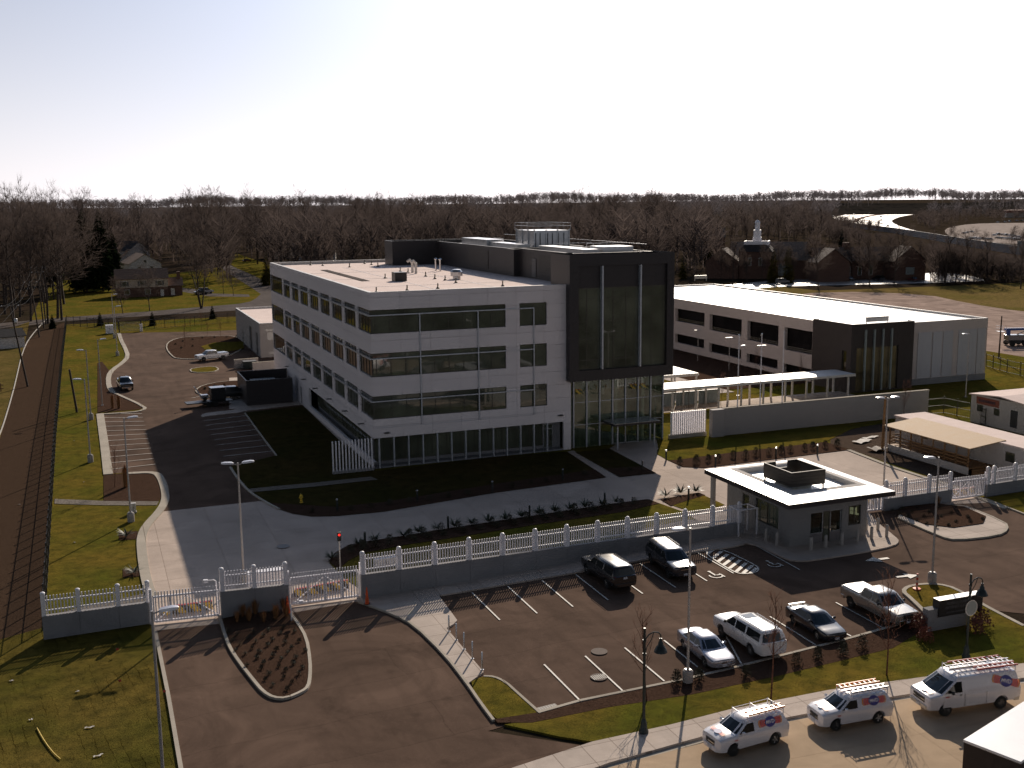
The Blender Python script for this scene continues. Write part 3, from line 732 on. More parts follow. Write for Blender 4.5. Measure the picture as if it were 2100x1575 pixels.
lines('bay_lines', [((-13.88, 52.42),(-12.27, 53.44)), ((-14.09, 49.51),(-12.65, 49.7))])
# arrows and accessible symbols on the asphalt
def arrow(tip, tail, hw):
    dx, dy = tip[0] - tail[0], tip[1] - tail[1]; l = math.hypot(dx, dy); dx /= l; dy /= l
    LEV[0] += .0012
    hl = l * .55; b = (tip[0] - dx * hl, tip[1] - dy * hl); mb = MB(); z = LEV[0]
    mb.face([(tip[0], tip[1], z), (b[0] - dy * hw, b[1] + dx * hw, z), (b[0] + dy * hw, b[1] - dx * hw, z)])
    s = hw * .28
    mb.face([(b[0] - dy * s, b[1] + dx * s, z), (tail[0] - dy * s, tail[1] + dx * s, z), (tail[0] + dy * s, tail[1] - dx * s, z), (b[0] + dy * s, b[1] - dx * s, z)])
    tag(mb.build('road_arrow', M['line paint']), kind='structure')
arrow((27.72, -44.6), (29.81, -44.74), .62)
arrow((29.21, -48.76), (27.39, -48.45), .55)
def access(c, s=.55):
    LEV[0] += .0012
    mb = MB(); z = LEV[0]; x, y = c
    pts = [(math.cos(a) * s, math.sin(a) * s) for a in [R(150) + R(240) * i / 10 for i in range(11)]]
    for (a, b) in zip(pts, pts[1:]):
        mb.face([(x + a[0], y + a[1], z), (x + b[0], y + b[1], z), (x + b[0] * .78, y + b[1] * .78, z), (x + a[0] * .78, y + a[1] * .78, z)])
    mb.box(x - .08, x + .08, y, y + s * 1.5, z, z + .002)
    mb.box(x, x + .5, y, y + .12, z, z + .002); mb.box(x + .42, x + .54, y - .5, y + .02, z, z + .002)
    mb.prism([(x + .13 * math.cos(k * PI / 5), y + s * 1.75 + .13 * math.sin(k * PI / 5)) for k in range(10)], z, z + .002)
    tag(mb.build('accessible_bay_symbol', M['line paint']), kind='structure')
access((15.28, -42.95)); access((20.71, -42.61))

# ---------------------------------------------------------------- facades
def P3(o, u, n, a, z, d=0.):
    return (o[0] + u[0] * a + n[0] * d, o[1] + u[1] * a + n[1] * d, z)

def facade(mb, o, u, n, a0, a1, z0, z1, holes, depth=.25):
    """wall plane with real openings: outer face cut round the holes, and the reveals of each hole"""
    us = sorted({a0, a1, *[h[0] for h in holes], *[h[1] for h in holes]})
    zs = sorted({z0, z1, *[h[2] for h in holes], *[h[3] for h in holes]})
    us = [v for v in us if a0 <= v <= a1]; zs = [v for v in zs if z0 <= v <= z1]
    for i in range(len(us) - 1):
        for j in range(len(zs) - 1):
            cu, cz = (us[i] + us[i + 1]) / 2, (zs[j] + zs[j + 1]) / 2
            if any(h[0] < cu < h[1] and h[2] < cz < h[3] for h in holes): continue
            mb.face([P3(o, u, n, us[i], zs[j]), P3(o, u, n, us[i + 1], zs[j]), P3(o, u, n, us[i + 1], zs[j + 1]), P3(o, u, n, us[i], zs[j + 1])])
    for h in holes:
        c = [(h[0], h[2]), (h[1], h[2]), (h[1], h[3]), (h[0], h[3])]
        for k in range(4):
            if (k == 3 and h[0] < a0 + .03) or (k == 1 and h[1] > a1 - .03): continue
            p, q = c[k], c[(k + 1) % 4]
            mb.face([P3(o, u, n, *p), P3(o, u, n, *q), P3(o, u, n, *q, -depth), P3(o, u, n, *p, -depth)])

def bar(mb, o, u, n, a0, a1, z0, z1, d0, d1):
    v = [P3(o, u, n, a, z, d) for z in (z0, z1) for d in (d0, d1) for a in (a0, a1)]
    mb.faces(v, [(0, 2, 3, 1), (4, 5, 7, 6), (0, 1, 5, 4), (2, 6, 7, 3), (0, 4, 6, 2), (1, 3, 7, 5)])

def window(parent, o, u, n, a0, a1, z0, z1, mull=(), trans=(), depth=.18, w=.07, gm='window glass', fm='window frame', name='window', lab=None):
    mb = MB()
    e = .002
    bar(mb, o, u, n, a0 + e, a1 - e, z0 + e, z0 + w, -depth - .05, -depth + .04)
    bar(mb, o, u, n, a0 + e, a1 - e, z1 - w, z1 - e, -depth - .05, -depth + .04)
    for m in [a0 + w / 2 + e] + list(mull) + [a1 - w / 2 - e]:
        bar(mb, o, u, n, m - w / 2, m + w / 2, z0 + w, z1 - w, -depth - .05, -depth + .05)
    ms = [a0 + w] + [x for m in mull for x in (m - w / 2, m + w / 2)] + [a1 - w]
    for t in trans:
        for i in range(0, len(ms) - 1, 2):
            bar(mb, o, u, n, ms[i], ms[i + 1], t - w / 2, t + w / 2, -depth - .05, -depth + .045)
    f = mb.build(name, M[fm], parent)
    if lab: f['label'] = lab
    mb = MB()
    mb.face([P3(o, u, n, a0 + .01, z0 + .01, -depth), P3(o, u, n, a1 - .01, z0 + .01, -depth), P3(o, u, n, a1 - .01, z1 - .01, -depth), P3(o, u, n, a0 + .01, z1 - .01, -depth)])
    mb.build('pane', M[gm], f)
    return f

X, NX, Y, NY = (1, 0), (-1, 0), (0, 1), (0, -1)

# ---------------------------------------------------------------- four storey office block
B = thing('office_building', 'four storey pale grey office block with ribbon windows and a black framed entrance tower', 'building')
ZT, RF = 18.72, 18.3
W1, D1 = 36.0, 63.5
rows = [(5.32, 7.80), (9.82, 12.34), (14.39, 16.89)]
bays = [(6.4, 11.85), (13.1, 18.5), (19.8, 25.2), (26.5, 31.9), (33.3, 38.7), (40.0, 45.0), (46.6, 51.7)]
mb = MB()
lh = [(a, b, z0, z1) for z0, z1 in rows for a, b in bays] + [(52.9, D1, z0, z1) for z0, z1 in rows]
lh += [(0, 5.28, z0, z1) for z0, z1 in rows] + [(0, 35.3, .75, 3.3)]
lh += [(40.5, 41.7, .12, 2.6), (47.5, 48.6, .12, 2.6)]
facade(mb, (0, 0), Y, NX, 0, D1, 0, ZT, lh, .3)
fh = [(0, 15.12, z0, z1) for z0, z1 in rows] + [(16.75, 19.98, z0, z1) for z0, z1 in rows] + [(0, 22.0, .02, 3.3)]
facade(mb, (0, 0), X, NY, 0, 22.9, 0, ZT, fh, .3)
facade(mb, (W1, 0), Y, X, 8.2, D1, 0, ZT, [], .3)
facade(mb, (0, D1), X, Y, 0, W1, 0, ZT, [], .3)
mb.build('wall', M['precast panel'], B)
mb = MB()                                        # parapet coping and its inner face
for x0, x1, y0, y1 in ((0, .42, 0, D1), (.42, 22.3, 0, .42), (.42, W1, D1 - .42, D1), (W1 - .42, W1, 8, D1 - .42)):
    mb.box(x0 + .006, x1 - .006, y0 + .006, y1 - .006, RF, ZT + .03)
mb.build('parapet', M['off white'], B)
mb = MB(); mb.face([(.4, .4, RF), (W1 - .4, .4, RF), (W1 - .4, D1 - .4, RF), (.4, D1 - .4, RF)])
rf = mb.build('roof', M['roof membrane'], B)
mb = MB()                                        # walkway pads and seams on the roof
mb.box(4.6, 5.6, 22, 47, RF + .01, RF + .05)
mb.build('walkway_pad', M['old asphalt'], rf)
mb = MB()
for y in (12.5, 26, 40): mb.box(.5, 22, y, y + .08, RF + .005, RF + .02)
for x in (9, 16): mb.box(x, x + .07, .5, 52, RF + .005, RF + .022)
mb.build('seam', M['pale metal'], rf)
for z0, z1 in rows:
    for a, b in bays:
        window(B, (0, 0), Y, NX, a, b, z0, z1, [a + (b - a) * k / 4 for k in (1, 2, 3)], [z1 - .57], gm='bronze glass' if z0 > 9 else 'window glass')
    window(B, (0, 0), Y, NX, .2, 5.28, z0, z1, [1.4, 2.7, 4.0], [z1 - .57], gm='bronze glass' if z0 > 9 else 'window glass')
    window(B, (0, 0), Y, NX, 52.9, D1 - .03, z0, z1, [54.6, 56.3, 58, 59.7, 61.4], [z1 - .57], gm='bronze glass')
    window(B, (0, 0), X, NY, .2, 15.12, z0, z1, [.61, 2.18, 3.8, 5.37, 7.0, 8.63, 10.28, 11.9, 13.5], [z1 - .57])
    window(B, (0, 0), X, NY, 16.75, 19.98, z0, z1, [18.38], [z1 - .57])
    mb = MB()                                    # corner post of the glazing
    mb.box(.16, .24, .16, .24, z0, z1)
    mb.build('corner_post', M['window frame'], B)
    mb = MB()                                    # pale sunshade bar along the transoms
    bar(mb, (0, 0), X, NY, -.10, 18.44, z1 - .63, z1 - .51, .02, .11)
    bar(mb, (0, 0), Y, NX, .0, 51.8, z1 - .67, z1 - .47, .02, .10)
    for y in [k * .675 + .3 for k in range(76)]: bar(mb, (0, 0), Y, NX, y, y + .05, z1 - .47, z1 - .1, .02, .06)
    mb.build('sunshade', M['silver bar'], B)
mb = MB()
for x, top in ((5.37, 16.26), (11.9, 16.26), (18.40, 16.26)):
    bar(mb, (0, 0), X, NY, x - .06, x + .06, 4.4, top, .03, .125)
bar(mb, (0, 0), X, NY, 0, 18.34, 4.36, 4.42, .003, .03)
mb.build('trim', M['silver bar'], B)
# recessed ground floor, fins and doors
mb = MB(); mb.box(.0, 22.0, .28, 1.5, -.02, .10); mb.build('plinth', M['concrete wall'], B)
window(B, (0, 1.5), X, NY, .4, 20.0, .45, 3.3, [.4 + 1.633 * k for k in range(1, 12)], [], 0, .06)
window(B, (1.2, 0), Y, NX, 1.5, 35.3, .75, 3.3, [1.5 + 1.69 * k for k in range(1, 20)], [], 0, .06)
mb = MB(); facade(mb, (0, 1.52), X, NY, .3, 22.2, 0, 3.3, [(.4, 20.0, .45, 3.29), (20.1, 21.3, .05, 2.9)], .05)
facade(mb, (1.22, 0), Y, NX, 1.5, 35.3, 0, 3.3, [(1.5, 35.3, .75, 3.29)], .05)
mb.build('base_wall', M['concrete wall'], B)
mb = MB(); mb.box(.03, 22.8, .03, 1.6, 3.3, 3.36); mb.box(.03, 1.3, 1.61, 35.3, 3.3, 3.36); mb.build('soffit', M['off white'], B)
for k in range(13):
    x = .62 + k * 1.6143
    mb = MB(); mb.box(x - .06, x + .06, -.05, .27, 0, 3.295); mb.build('fin', M['silver bar'], B)
d = window(B, (0, 1.52), X, NY, 20.12, 21.28, .07, 2.88, [], [2.3], .02, .08, 'window glass', 'pale frame', 'door')
mb = MB(); mb.box(21.0, 21.06, 1.40, 1.45, .9, 1.5); mb.build('handle', M['chrome'], d)
for y in (40.5, 47.5):
    dd = window(B, (0, 0), Y, NX, y + .02, y + 1.15, .14, 2.58, [], [], .1, .07, 'door grey', 'pale frame', 'door', 'grey metal side door')
for p in ((1.2, -.12, 3.75), (21.3, -.12, 4.0)):
    mb = MB(); mb.box(p[0], p[0] + .5, p[1] - .2, p[1] + .1, p[2], p[2] + .14); mb.build('wall_light', M['black metal'], B)
for y in (4, 12, 20.5, 29, 37, 50):
    mb = MB(); mb.box(-.65, -.02, y, y + .22, 4.1, 4.22); mb.build('wall_light', M['black metal'], B)

# black rooftop plant screens
mb = MB()
for x0, x1, y0, y1, z1 in ((17.0, 35.4, 53.0, 57.5, 22.0), (24.2, 35.4, 23.2, 52.99, 21.85), (24.2, 26.0, 20.5, 23.19, 21.8), (25.0, 35.4, 4.02, 20.49, 21.9)):
    t = .25
    for q in ((x0, x1, y0, y0 + t), (x0, x1, y1 - t, y1), (x0, x0 + t, y0 + t, y1 - t), (x1 - t, x1, y0 + t, y1 - t)):
        mb.box(*q, RF, z1)
mb.build('plant_screen', M['dark metal panel'], B)
mb = MB()
for q in ((17.24, 35.2, 53.2, 57.3, 21.75), (24.4, 35.2, 23.4, 52.8, 21.5), (25.2, 35.2, 4.2, 20.3, 21.55)):
    mb.box(q[0], q[1], q[2], q[3], RF + .1, q[4])
mb.build('plant_roof', M['pale metal'], B)
for y0, y1, x in ((30, 38, 24.2), (9, 14, 25.0)):
    mb = MB(); mb.box(x - .06, x - .003, y0, y1, RF + .5, 21.3); mb.build('louver', M['louver'], B)
mb = MB(); mb.box(24.93, 24.998, 15.0, 16.2, RF + .2, RF + 2.5); mb.build('door', M['door dark'], B)
# plant on the upper roof: cooling tower, ducts, rails
def roofpart(name, m, fn):
    mb = MB(); fn(mb); return mb.build(name, M[m], B)
ct = (27.85, 26.83), (31.68, 24.14)
def f(mb):
    mb.box(29.6, 34.6, 26.5, 33.0, 21.52, 23.9)
    for x in (29.5, 31.2, 32.9, 34.6): mb.box(x, x + .12, 26.38, 26.5, 21.52, 24.05)
    for y in (26.4, 28.6, 30.8, 33.0): mb.box(29.48, 29.6, y, y + .12, 21.52, 24.05)
    for x in (29.75, 30.4, 31.5, 32.2, 33.1, 33.9): mb.box(x, x + .3, 26.3, 26.37, 21.6, 23.6)
ctw = roofpart('cooling_tower', 'galvanised', f)
mb = MB()
for a, b in (((29.4, 26.3), (34.8, 26.3)), ((34.8, 26.3), (34.8, 33.2)), ((34.8, 33.2), (29.4, 33.2)), ((29.4, 33.2), (29.4, 26.3))):
    for z in (24.5, 24.9): mb.tube([(*a, z), (*b, z)], .035, 4)
    for t in (0, .33, .66): mb.tube([(a[0] + (b[0] - a[0]) * t, a[1] + (b[1] - a[1]) * t, 23.9), (a[0] + (b[0] - a[0]) * t, a[1] + (b[1] - a[1]) * t, 24.9)], .03, 4)
mb.build('railing', M['galvanised'], ctw)
roofpart('duct', 'galvanised', lambda m: (m.box(26.2, 28.8, 36, 47, 21.5, 22.5), m.box(26.6, 28.3, 25, 35.9, 21.5, 22.2)))
roofpart('duct', 'galvanised', lambda m: (m.box(27.0, 29.0, 5.5, 19, 21.55, 22.25), m.box(29.5, 33.5, 5.5, 9, 21.55, 22.5)))
roofpart('rail', 'galvanised', lambda m: [m.tube([(30 + k * .9, 11, 21.6), (30 + k * .9, 11, 22.7)], .04, 4) for k in range(5)] + [m.tube([(30, 11, 22.7), (35, 11, 22.7)], .04, 4), m.tube([(35, 5, 22.7), (35, 52, 22.7)], .05, 4), m.tube([(30, 20, 22.4), (35, 20, 22.4)], .04, 4)])
# vents and pipes on the main roof
for p, h in (((6.57, 24.18), 1.0), ((6.16, 20.58), .9)):
    pass
roofpart('roof_hatch', 'black metal', lambda m: m.box(8.2, 9.7, 19.6, 21.2, RF + .02, RF + 1.1))
for (x, y) in [(19.03, 37.41),(19.25, 36.06)]:
    roofpart('vent_pipe', 'chrome', lambda m: (m.tube([(x, y, RF), (x, y, RF + 1.55)], .13, 8), m.lathe([(.24, 1.55), (.26, 1.65), (.1, 1.8)], (x, y, RF), 8)))
for (x, y) in [(14.9, 35.01),(14.74, 32.79)]:
    roofpart('vent_pipe', 'off white', lambda m: (m.tube([(x, y, RF), (x, y, RF + 1.4), (x - .35, y, RF + 1.75), (x - .7, y, RF + 1.5)], .19, 8)))
roofpart('exhaust_fan', 'galvanised', lambda m: m.lathe([(.5, 0), (.5, .35), (.75, .4), (.78, .9), (.55, 1.2), (.2, 1.25)], (20.76 - 4.5, 20.0, RF), 12))
for (x, y) in [(2.02, 4.76),(5.72, 5.66),(9.55, 6.59),(17.23, 6.33),(14.21, 26.53),(13.92, 21.6),(14.27, 18.51),(14.16, 13.99),(14.37, 35.33),(13.99, 37.94),(10.04, 51.97),(11.34, 69.6),(14.55, 56.47),(14.26, 59.69),(14.13, 50.91),(8.55, 25.65),(7.22, 57.96),(5.8, 60.31)]:
    if y > .8 and x > .8:
        roofpart('roof_vent', 'window frame', lambda m: m.lathe([(.22, 0), (.16, .15), (.08, .2), (.07, .62)], (x, y, RF), 6))

# black entrance tower and glazed lobby
mb = MB()
bx0, bx1, by, bz0, bz1 = 22.3, 35.4, -1.0, 7.95, 22.0
facade(mb, (0, by), X, NY, bx0, bx1, bz0, bz1, [(23.4, 34.5, 9.1, 20.75)], .5)
facade(mb, (bx0, 0), Y, NX, by, 4.2, bz0, bz1, [], .5)
facade(mb, (bx1, 0), Y, X, by, 8.2, bz0, bz1, [], .5)
mb.box(bx0 + .003, bx1 - .003, by + .003, 8.2, bz0 - .05, bz0 + .3)
facade(mb, (0, 4.2), X, Y, bx0, 25.0, RF, bz1, [], .5)
mb.build('entrance_tower', M['dark metal panel'], B)
mb = MB(); mb.box(bx0 + .1, bx1 - .1, by + .1, 4.15, bz1 - .6, bz1 - .35); mb.build('tower_roof', M['pale metal'], B)
window(B, (0, by), X, NY, 23.42, 34.48, 9.12, 18.3, [24.55, 26.3, 27.85, 29.45, 31.07, 32.75, 34.2], [10.2, 12.6, 14.55, 17.1], .45, .07)
mb = MB(); mb.box(23.42, 34.48, by + .42, by + .5, 18.31, 20.73); mb.build('upper_panel', M['dark metal panel'], B)
for x in (26.3, 31.07):
    mb = MB(); mb.box(x - .09, x + .09, by - .12, by + .34, 9.15, 20.72); mb.build('fin', M['silver bar'], B)
L = MB()
for o, u, n, a0, a1 in (((0, .5), X, NY, 23.4, 34.9), ((34.9, 0), Y, X, .5, 8.0)):
    L.face([P3(o, u, n, a0, .05), P3(o, u, n, a1, .05), P3(o, u, n, a1, 7.9), P3(o, u, n, a0, 7.9)])
lob = L.build('lobby_glass', M['lobby glass'], B)
mb = MB()
for k in range(8):
    x = 23.4 + k * 1.6429
    mb.box(x - .07, x + .07, .34, .66, .02, 7.9)
for y in (2.3, 4.1, 5.9, 7.9): mb.box(34.84, 34.98, y - .07, y + .07, .02, 7.9)
for z in (2.6, 5.2): mb.box(23.4, 34.9, .46, .54, z, z + .07); mb.box(34.86, 34.94, .55, 8, z, z + .07)
mb.build('mullion', M['silver bar'], lob)
for x in (25.8, 29.3, 32.8):
    mb = MB(); mb.lathe([(.22, 0), (.22, 7.9)], (x, 1.6, .03), 12); mb.build('column', M['off white'], B)
mb = MB(); mb.box(22.9, 34.8, .55, 8.1, .0, .06); mb.build('lobby_floor', M['interior floor'], B)
mb = MB(); mb.box(22.95, 34.7, 7.9, 8.1, .06, 7.9); mb.box(22.95, 23.2, .6, 7.85, .06, 7.9); mb.box(24.5, 28.0, 5.2, 7.8, .06, 7.88); mb.build('lobby_wall', M['interior wall'], B)
mb = MB()
for k in range(7): mb.box(29.2 + k * .55, 29.75 + k * .55, 4.6, 6.2, 1.0 + k * .45, 1.12 + k * .45)
mb.box(29.0, 33.6, 3.0, 3.4, .06, 1.15)
mb.build('stair', M['courtyard panel'], B)
mb = MB()
for k in range(9): mb.box(24.2, 26.4, 5.1, 5.15, 5.0 + k * .26, 5.1 + k * .26)
for k in range(9): mb.box(31.6, 33.6, 7.8, 7.86, 5.0 + k * .26, 5.1 + k * .26)
mb.build('wood_slats', M['yellow paint'], B)
e = window(B, (0, .5), X, NY, 28.3, 31.6, .06, 2.55, [29.95], [], -.12, .1, 'booth glass', 'pale frame', 'door', 'glass double entrance door')
mb = MB(); mb.box(29.75, 29.8, .26, .3, .9, 1.6); mb.box(30.1, 30.15, .26, .3, .9, 1.6); mb.build('handle', M['chrome'], e)
mb = MB(); mb.box(27.0, 32.9, -2.7, .3, 2.75, 2.98); cn = mb.build('canopy', M['dark metal panel'], B)
mb = MB(); mb.box(27.06, 32.84, -2.64, .28, 2.984, 3.02); mb.build('canopy_top', M['pale metal'], cn)
mb = MB()
for x in (27.6, 32.3): mb.box(x - .07, x + .07, -2.4, -2.26, 0, 2.746)
mb.build('canopy_post', M['silver bar'], cn)

# slatted screen at the front left corner
t = thing('slat_screen', 'tall pale vertical slats on a low kerb at the office block corner', 'screen')
mb = MB(); mb.box(-4.6, -.2, -.75, -.35, 0, .35); mb.build('base', M['concrete wall'], t)
for k in range(13):
    x = -4.5 + k * .345
    mb = MB(); mb.box(x - .05, x + .05, -.70, -.42, .352, 3.5); mb.build('slat', M['white paint'], t)

# ---------------------------------------------------------------- the garage with the bright roof
Gb = thing('parking_garage', 'long low garage with blinding white roof, open bays and a dark glazed corner stair', 'building')
GT, GX0, GX1, GY0, GY1 = 9.5, 75.5, 101.0, 17.9, 96.0
gb = [(26.9, 34.1), (35.65, 44.5), (46.2, 56.4), (58.1, 68.5), (70.2, 80.4), (82, 92)]
mb = MB()
holes = []
for a, b in gb:
    s = .045 * ((a + b) / 2 - 30)
    holes += [(a, b, 4.15 + s * .8, 7.75), (a, b, .5 + max(0, s) * .55, 1.95 + s * .7)]
facade(mb, (GX0, 0), Y, NX, 22.5, GY1, 0, GT, holes, .6)
facade(mb, (0, GY0), X, NY, 85.5, GX1, 0, GT, [], .3)
facade(mb, (GX1, 0), Y, X, GY0, GY1, 0, GT, [], .3)
facade(mb, (0, GY1), X, Y, GX0, GX1, 0, GT, [], .3)
mb.build('wall', M['precast garage'], Gb)
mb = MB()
mb.box(GX0 + .9, GX0 + 1.0, 25, GY1 - 1, .02, 8.5); mb.build('interior', M['garage dark'], Gb)  # near-black sheet standing in for the shade inside the open bays
mb = MB()
for x0, x1, y0, y1 in ((GX0, GX0 + .3, 22.5, GY1), (GX1 - .35, GX1, GY0, GY1), (GX0 + .31, GX1 - .36, GY1 - .35, GY1)):
    mb.box(x0 + .004, x1 - .004, y0 + .004, y1 - .004, 8.95, GT + .02)
mb.box(85.6, GX1 - .36, GY0 + .004, GY0 + .3, 8.95, GT + .02)
mb.build('parapet', M['off white'], Gb)
mb = MB(); mb.face([(GX0 + .28, GY0 + .28, 9.2), (GX1 - .3, GY0 + .28, 9.2), (GX1 - .3, GY1 - .3, 9.2), (GX0 + .28, GY1 - .3, 9.2)])
mb.build('roof', M['bright roof'], Gb)
for a, b in gb:                                  # guard rails across the upper openings
    s = .045 * ((a + b) / 2 - 30); z = 4.15 + s * .8
    mb = MB()
    for q in (.28, .55): bar(mb, (GX0, 0), Y, NX, a, b, z + q, z + q + .04, -.3, -.26)
    k = 0
    while a + k * .8 < b: bar(mb, (GX0, 0), Y, NX, a + k * .8, a + k * .8 + .04, z, z + .55, -.3, -.26); k += 1
    mb.build('guard_rail', M['galvanised'], Gb)
for x0, x1 in ((87.7, 90.2), (90.45, 92.2), (92.45, 94.3), (95.4, 97.3), (97.55, 98.9), (99.1, 100.6)):
    mb = MB(); mb.box(x0, x1, GY0 - .1, GY0 - .004, 1.0, 7.9); mb.build('cladding_panel', M['white cladding'], Gb)
mb = MB(); mb.box(85.6, GX1 + .04, GY0 - .06, GY0 - .003, 0, .95); mb.build('base_band', M['concrete wall'], Gb)
mb = MB()
cx0, cx1, cy0, cy1, cz = 74.4, 85.6, 16.4, 25.4, 9.95
facade(mb, (cx0, 0), Y, NX, cy0, cy1, 0, cz, [(17.4, 18.4, 2.4, 6.0)], .3)
facade(mb, (0, cy0), X, NY, cx0, cx1, 0, cz, [(75.4, 82.9, .15, 6.5)], .35)
facade(mb, (cx1, 0), Y, X, cy0, GY0, 0, cz, [], .3); facade(mb, (0, cy1), X, Y, cx0, GX0, 0, cz, [], .3)
mb.box(cx0 + .003, cx0 + .3, cy0 + .003, cy1 - .003, 9.0, cz + .01); mb.box(cx0 + .31, cx1 - .003, cy0 + .003, cy0 + .3, 9.0, cz + .01)
mb.build('corner_tower', M['dark masonry'], Gb)
mb = MB(); mb.box(cx0 + .3, cx1 - .05, cy0 + .3, GY0 + .3, 9.0, 9.21); mb.box(cx0 + .3, GX0 + .3, GY0 + .3, cy1 - .05, 9.0, 9.21); mb.build('tower_roof', M['bright roof'], Gb)
window(Gb, (0, cy0), X, NY, 75.42, 82.88, .17, 6.48, [76.9, 78.3, 79.7, 81.3], [2.4, 3.9], .3, .07, 'tan reflection glass')
window(Gb, (cx0, 0), Y, NX, 17.42, 18.38, 2.42, 5.98, [], [], .25, .06, 'bronze glass')
for x in (76.75, 78.3, 79.85, 81.4):
    mb = MB(); mb.box(x - .1, x + .1, cy0 - .32, cy0 - .03, .2, 9.1); mb.build('fin', M['courtyard panel'], Gb)
for q in ((79.5, 83.5, 19.5, 19.8), (103.12, 106.32000000000001, 107.9, 108.2)):
    mb = MB(); mb.box(q[0], q[1], q[2], q[3], 9.75, 10.5)
    for x in (q[0], q[1] - .1): mb.box(x, x + .1, q[2] + .1, q[2] + .2, 9.2, 9.75)
    mb.build('roof_sign', M['pale metal'], Gb)

# ---------------------------------------------------------------- covered walk, shelter, garden wall, screen
t = thing('covered_walk', 'long white flat-roofed covered walk on slim paired posts leading to the garage', 'canopy')
mb = MB(); mb.box(35.6, 73.6, 14.2, 18.7, 3.05, 3.22); mb.build('roof', M['bright roof'], t)
mb = MB(); mb.box(35.6, 73.6, 14.16, 14.194, 2.9, 3.24); mb.box(35.6, 73.6, 18.706, 18.74, 2.9, 3.24); mb.build('fascia', M['off white'], t)
for k in range(11):
    x = 37.2 + k * 3.55
    for y in (14.6, 17.9):
        mb = MB(); mb.box(x - .11, x + .11, y - .11, y + .11, .02, 3.05)
        mb.build('post', M['off white'], t)
    mb = MB(); mb.box(x - .1, x + .1, 14.72, 17.78, 2.8, 3.045); mb.build('beam', M['off white'], t)
t = thing('courtyard_screen', 'pale grey green panel fence under the covered walk', 'screen')
for k in range(5):
    mb = MB(); mb.box(36.2 + k * 3.55, 39.6 + k * 3.55, 18.1, 18.2, .05, 1.9); mb.build('panel', M['courtyard panel'], t)
t = thing('garden_shelter', 'small pale pergola with ribbed roof in the courtyard behind the entrance tower', 'shelter')
mb = MB()
for k in range(16): mb.box(47.2 + k * .5, 47.6 + k * .5, 26.0, 33.4, 2.75, 2.9)
mb.build('roof', M['off white'], t)
for y in (26.0, 33.2):
    mb = MB(); mb.box(47.2, 55.2, y, y + .2, 2.5, 2.745); mb.build('beam', M['off white'], t)
for x in (47.6, 51.2, 54.8):
    for y in (26.1, 33.3):
        mb = MB(); mb.box(x - .12, x + .12, y - .08, y + .08, .02, 2.5); mb.build('post', M['off white'], t)
t = thing('outdoor_furniture', 'orange timber bench seating on the courtyard patio', 'bench', (45.5, 22.5, .03))
mb = MB(); mb.box(-1.6, 1.6, -.3, .3, .4, .48); mb.build('seat', M['wood'], t)
mb = MB(); mb.box(-1.6, 1.6, .3, .36, .5, 1.0); mb.build('backrest', M['wood'], t)
for x in (-1.4, 1.4):
    mb = MB(); mb.box(x - .06, x + .06, -.28, .28, 0, .398); mb.build('leg', M['black metal'], t)
dup(t, (49.5, 23.5, .03), .6, 'orange timber bench seating turned askew near the pergola', 'benches on the courtyard patio')
t['group'] = 'benches on the courtyard patio'

t = thing('garden_wall', 'long blank grey concrete wall in front of the covered walk, behind the flagpoles', 'wall')
mb = MB(); mb.box(41.0, 73.0, -1.0, -.62, 0, 3.3); mb.box(40.6, 42.2, -1.35, -.61, 0, 3.34); mb.build('wall', M['block wall'], t)
mb = MB(); mb.box(42.25, 73.05, -1.05, -.57, 3.302, 3.38); mb.build('coping', M['concrete kerb'], t)
t = thing('picket_screen', 'short run of bright white slats between the entrance tower and the garden wall', 'screen')
mb = MB(); mb.box(35.6, 40.6, -.1, .3, 0, .5); mb.build('base', M['concrete kerb'], t)
for k in range(17):
    x = 35.9 + k * .283
    mb = MB(); mb.box(x - .05, x + .05, -.06, .26, .502, 3.2); mb.build('slat', M['white paint'], t)

# ---------------------------------------------------------------- plain utility building, enclosure and low walls behind
t = thing('utility_building', 'small plain white flat-roofed utility building behind the office block', 'building')
ux, uy0, uy1, uz = 1.9, 90.7, 123.6, 6.3
mb = MB()
facade(mb, (ux, 0), Y, NX, uy0, uy1, 0, uz, [(93.5, 96.0, .05, 4.2), (101, 104.5, .05, 4.6), (113, 114.2, .05, 2.4)], .3)
facade(mb, (0, uy0), X, NY, ux, 20, 0, uz, [], .3); facade(mb, (0, uy1), X, Y, ux, 20, 0, uz, [], .3); facade(mb, (20, 0), Y, X, uy0, uy1, 0, uz, [], .3)
mb.build('wall', M['block wall'], t)
mb = MB()
for q in ((ux, ux + .35, uy0, uy1), (ux + .36, 20, uy0, uy0 + .35), (ux + .36, 20, uy1 - .35, uy1)): mb.box(q[0] + .004, q[1] - .004, q[2] + .004, q[3] - .004, uz - .5, uz + .03)
mb.build('parapet', M['off white'], t)
mb = MB(); mb.face([(ux + .3, uy0 + .3, uz - .35), (20, uy0 + .3, uz - .35), (20, uy1 - .3, uz - .35), (ux + .3, uy1 - .3, uz - .35)]); mb.build('roof', M['roof membrane'], t)
for a, b, h in ((93.5, 96.0, 4.2), (101, 104.5, 4.6), (113, 114.2, 2.4)):
    mb = MB(); mb.box(ux + .2, ux + .28, a, b, .05, h); mb.build('door', M['door dark'], t)
for q in ((3.0, 5.5, 4.8, 5.2), (3.2, 4.6, 3.2, 4.6), (3.4, 5.4, .6, 1.0)):
    mb = MB(); mb.box(q[0], q[1], uy0 - .04, uy0 - .003, q[2], q[3]); mb.build('wall_patch', M['off white'], t)

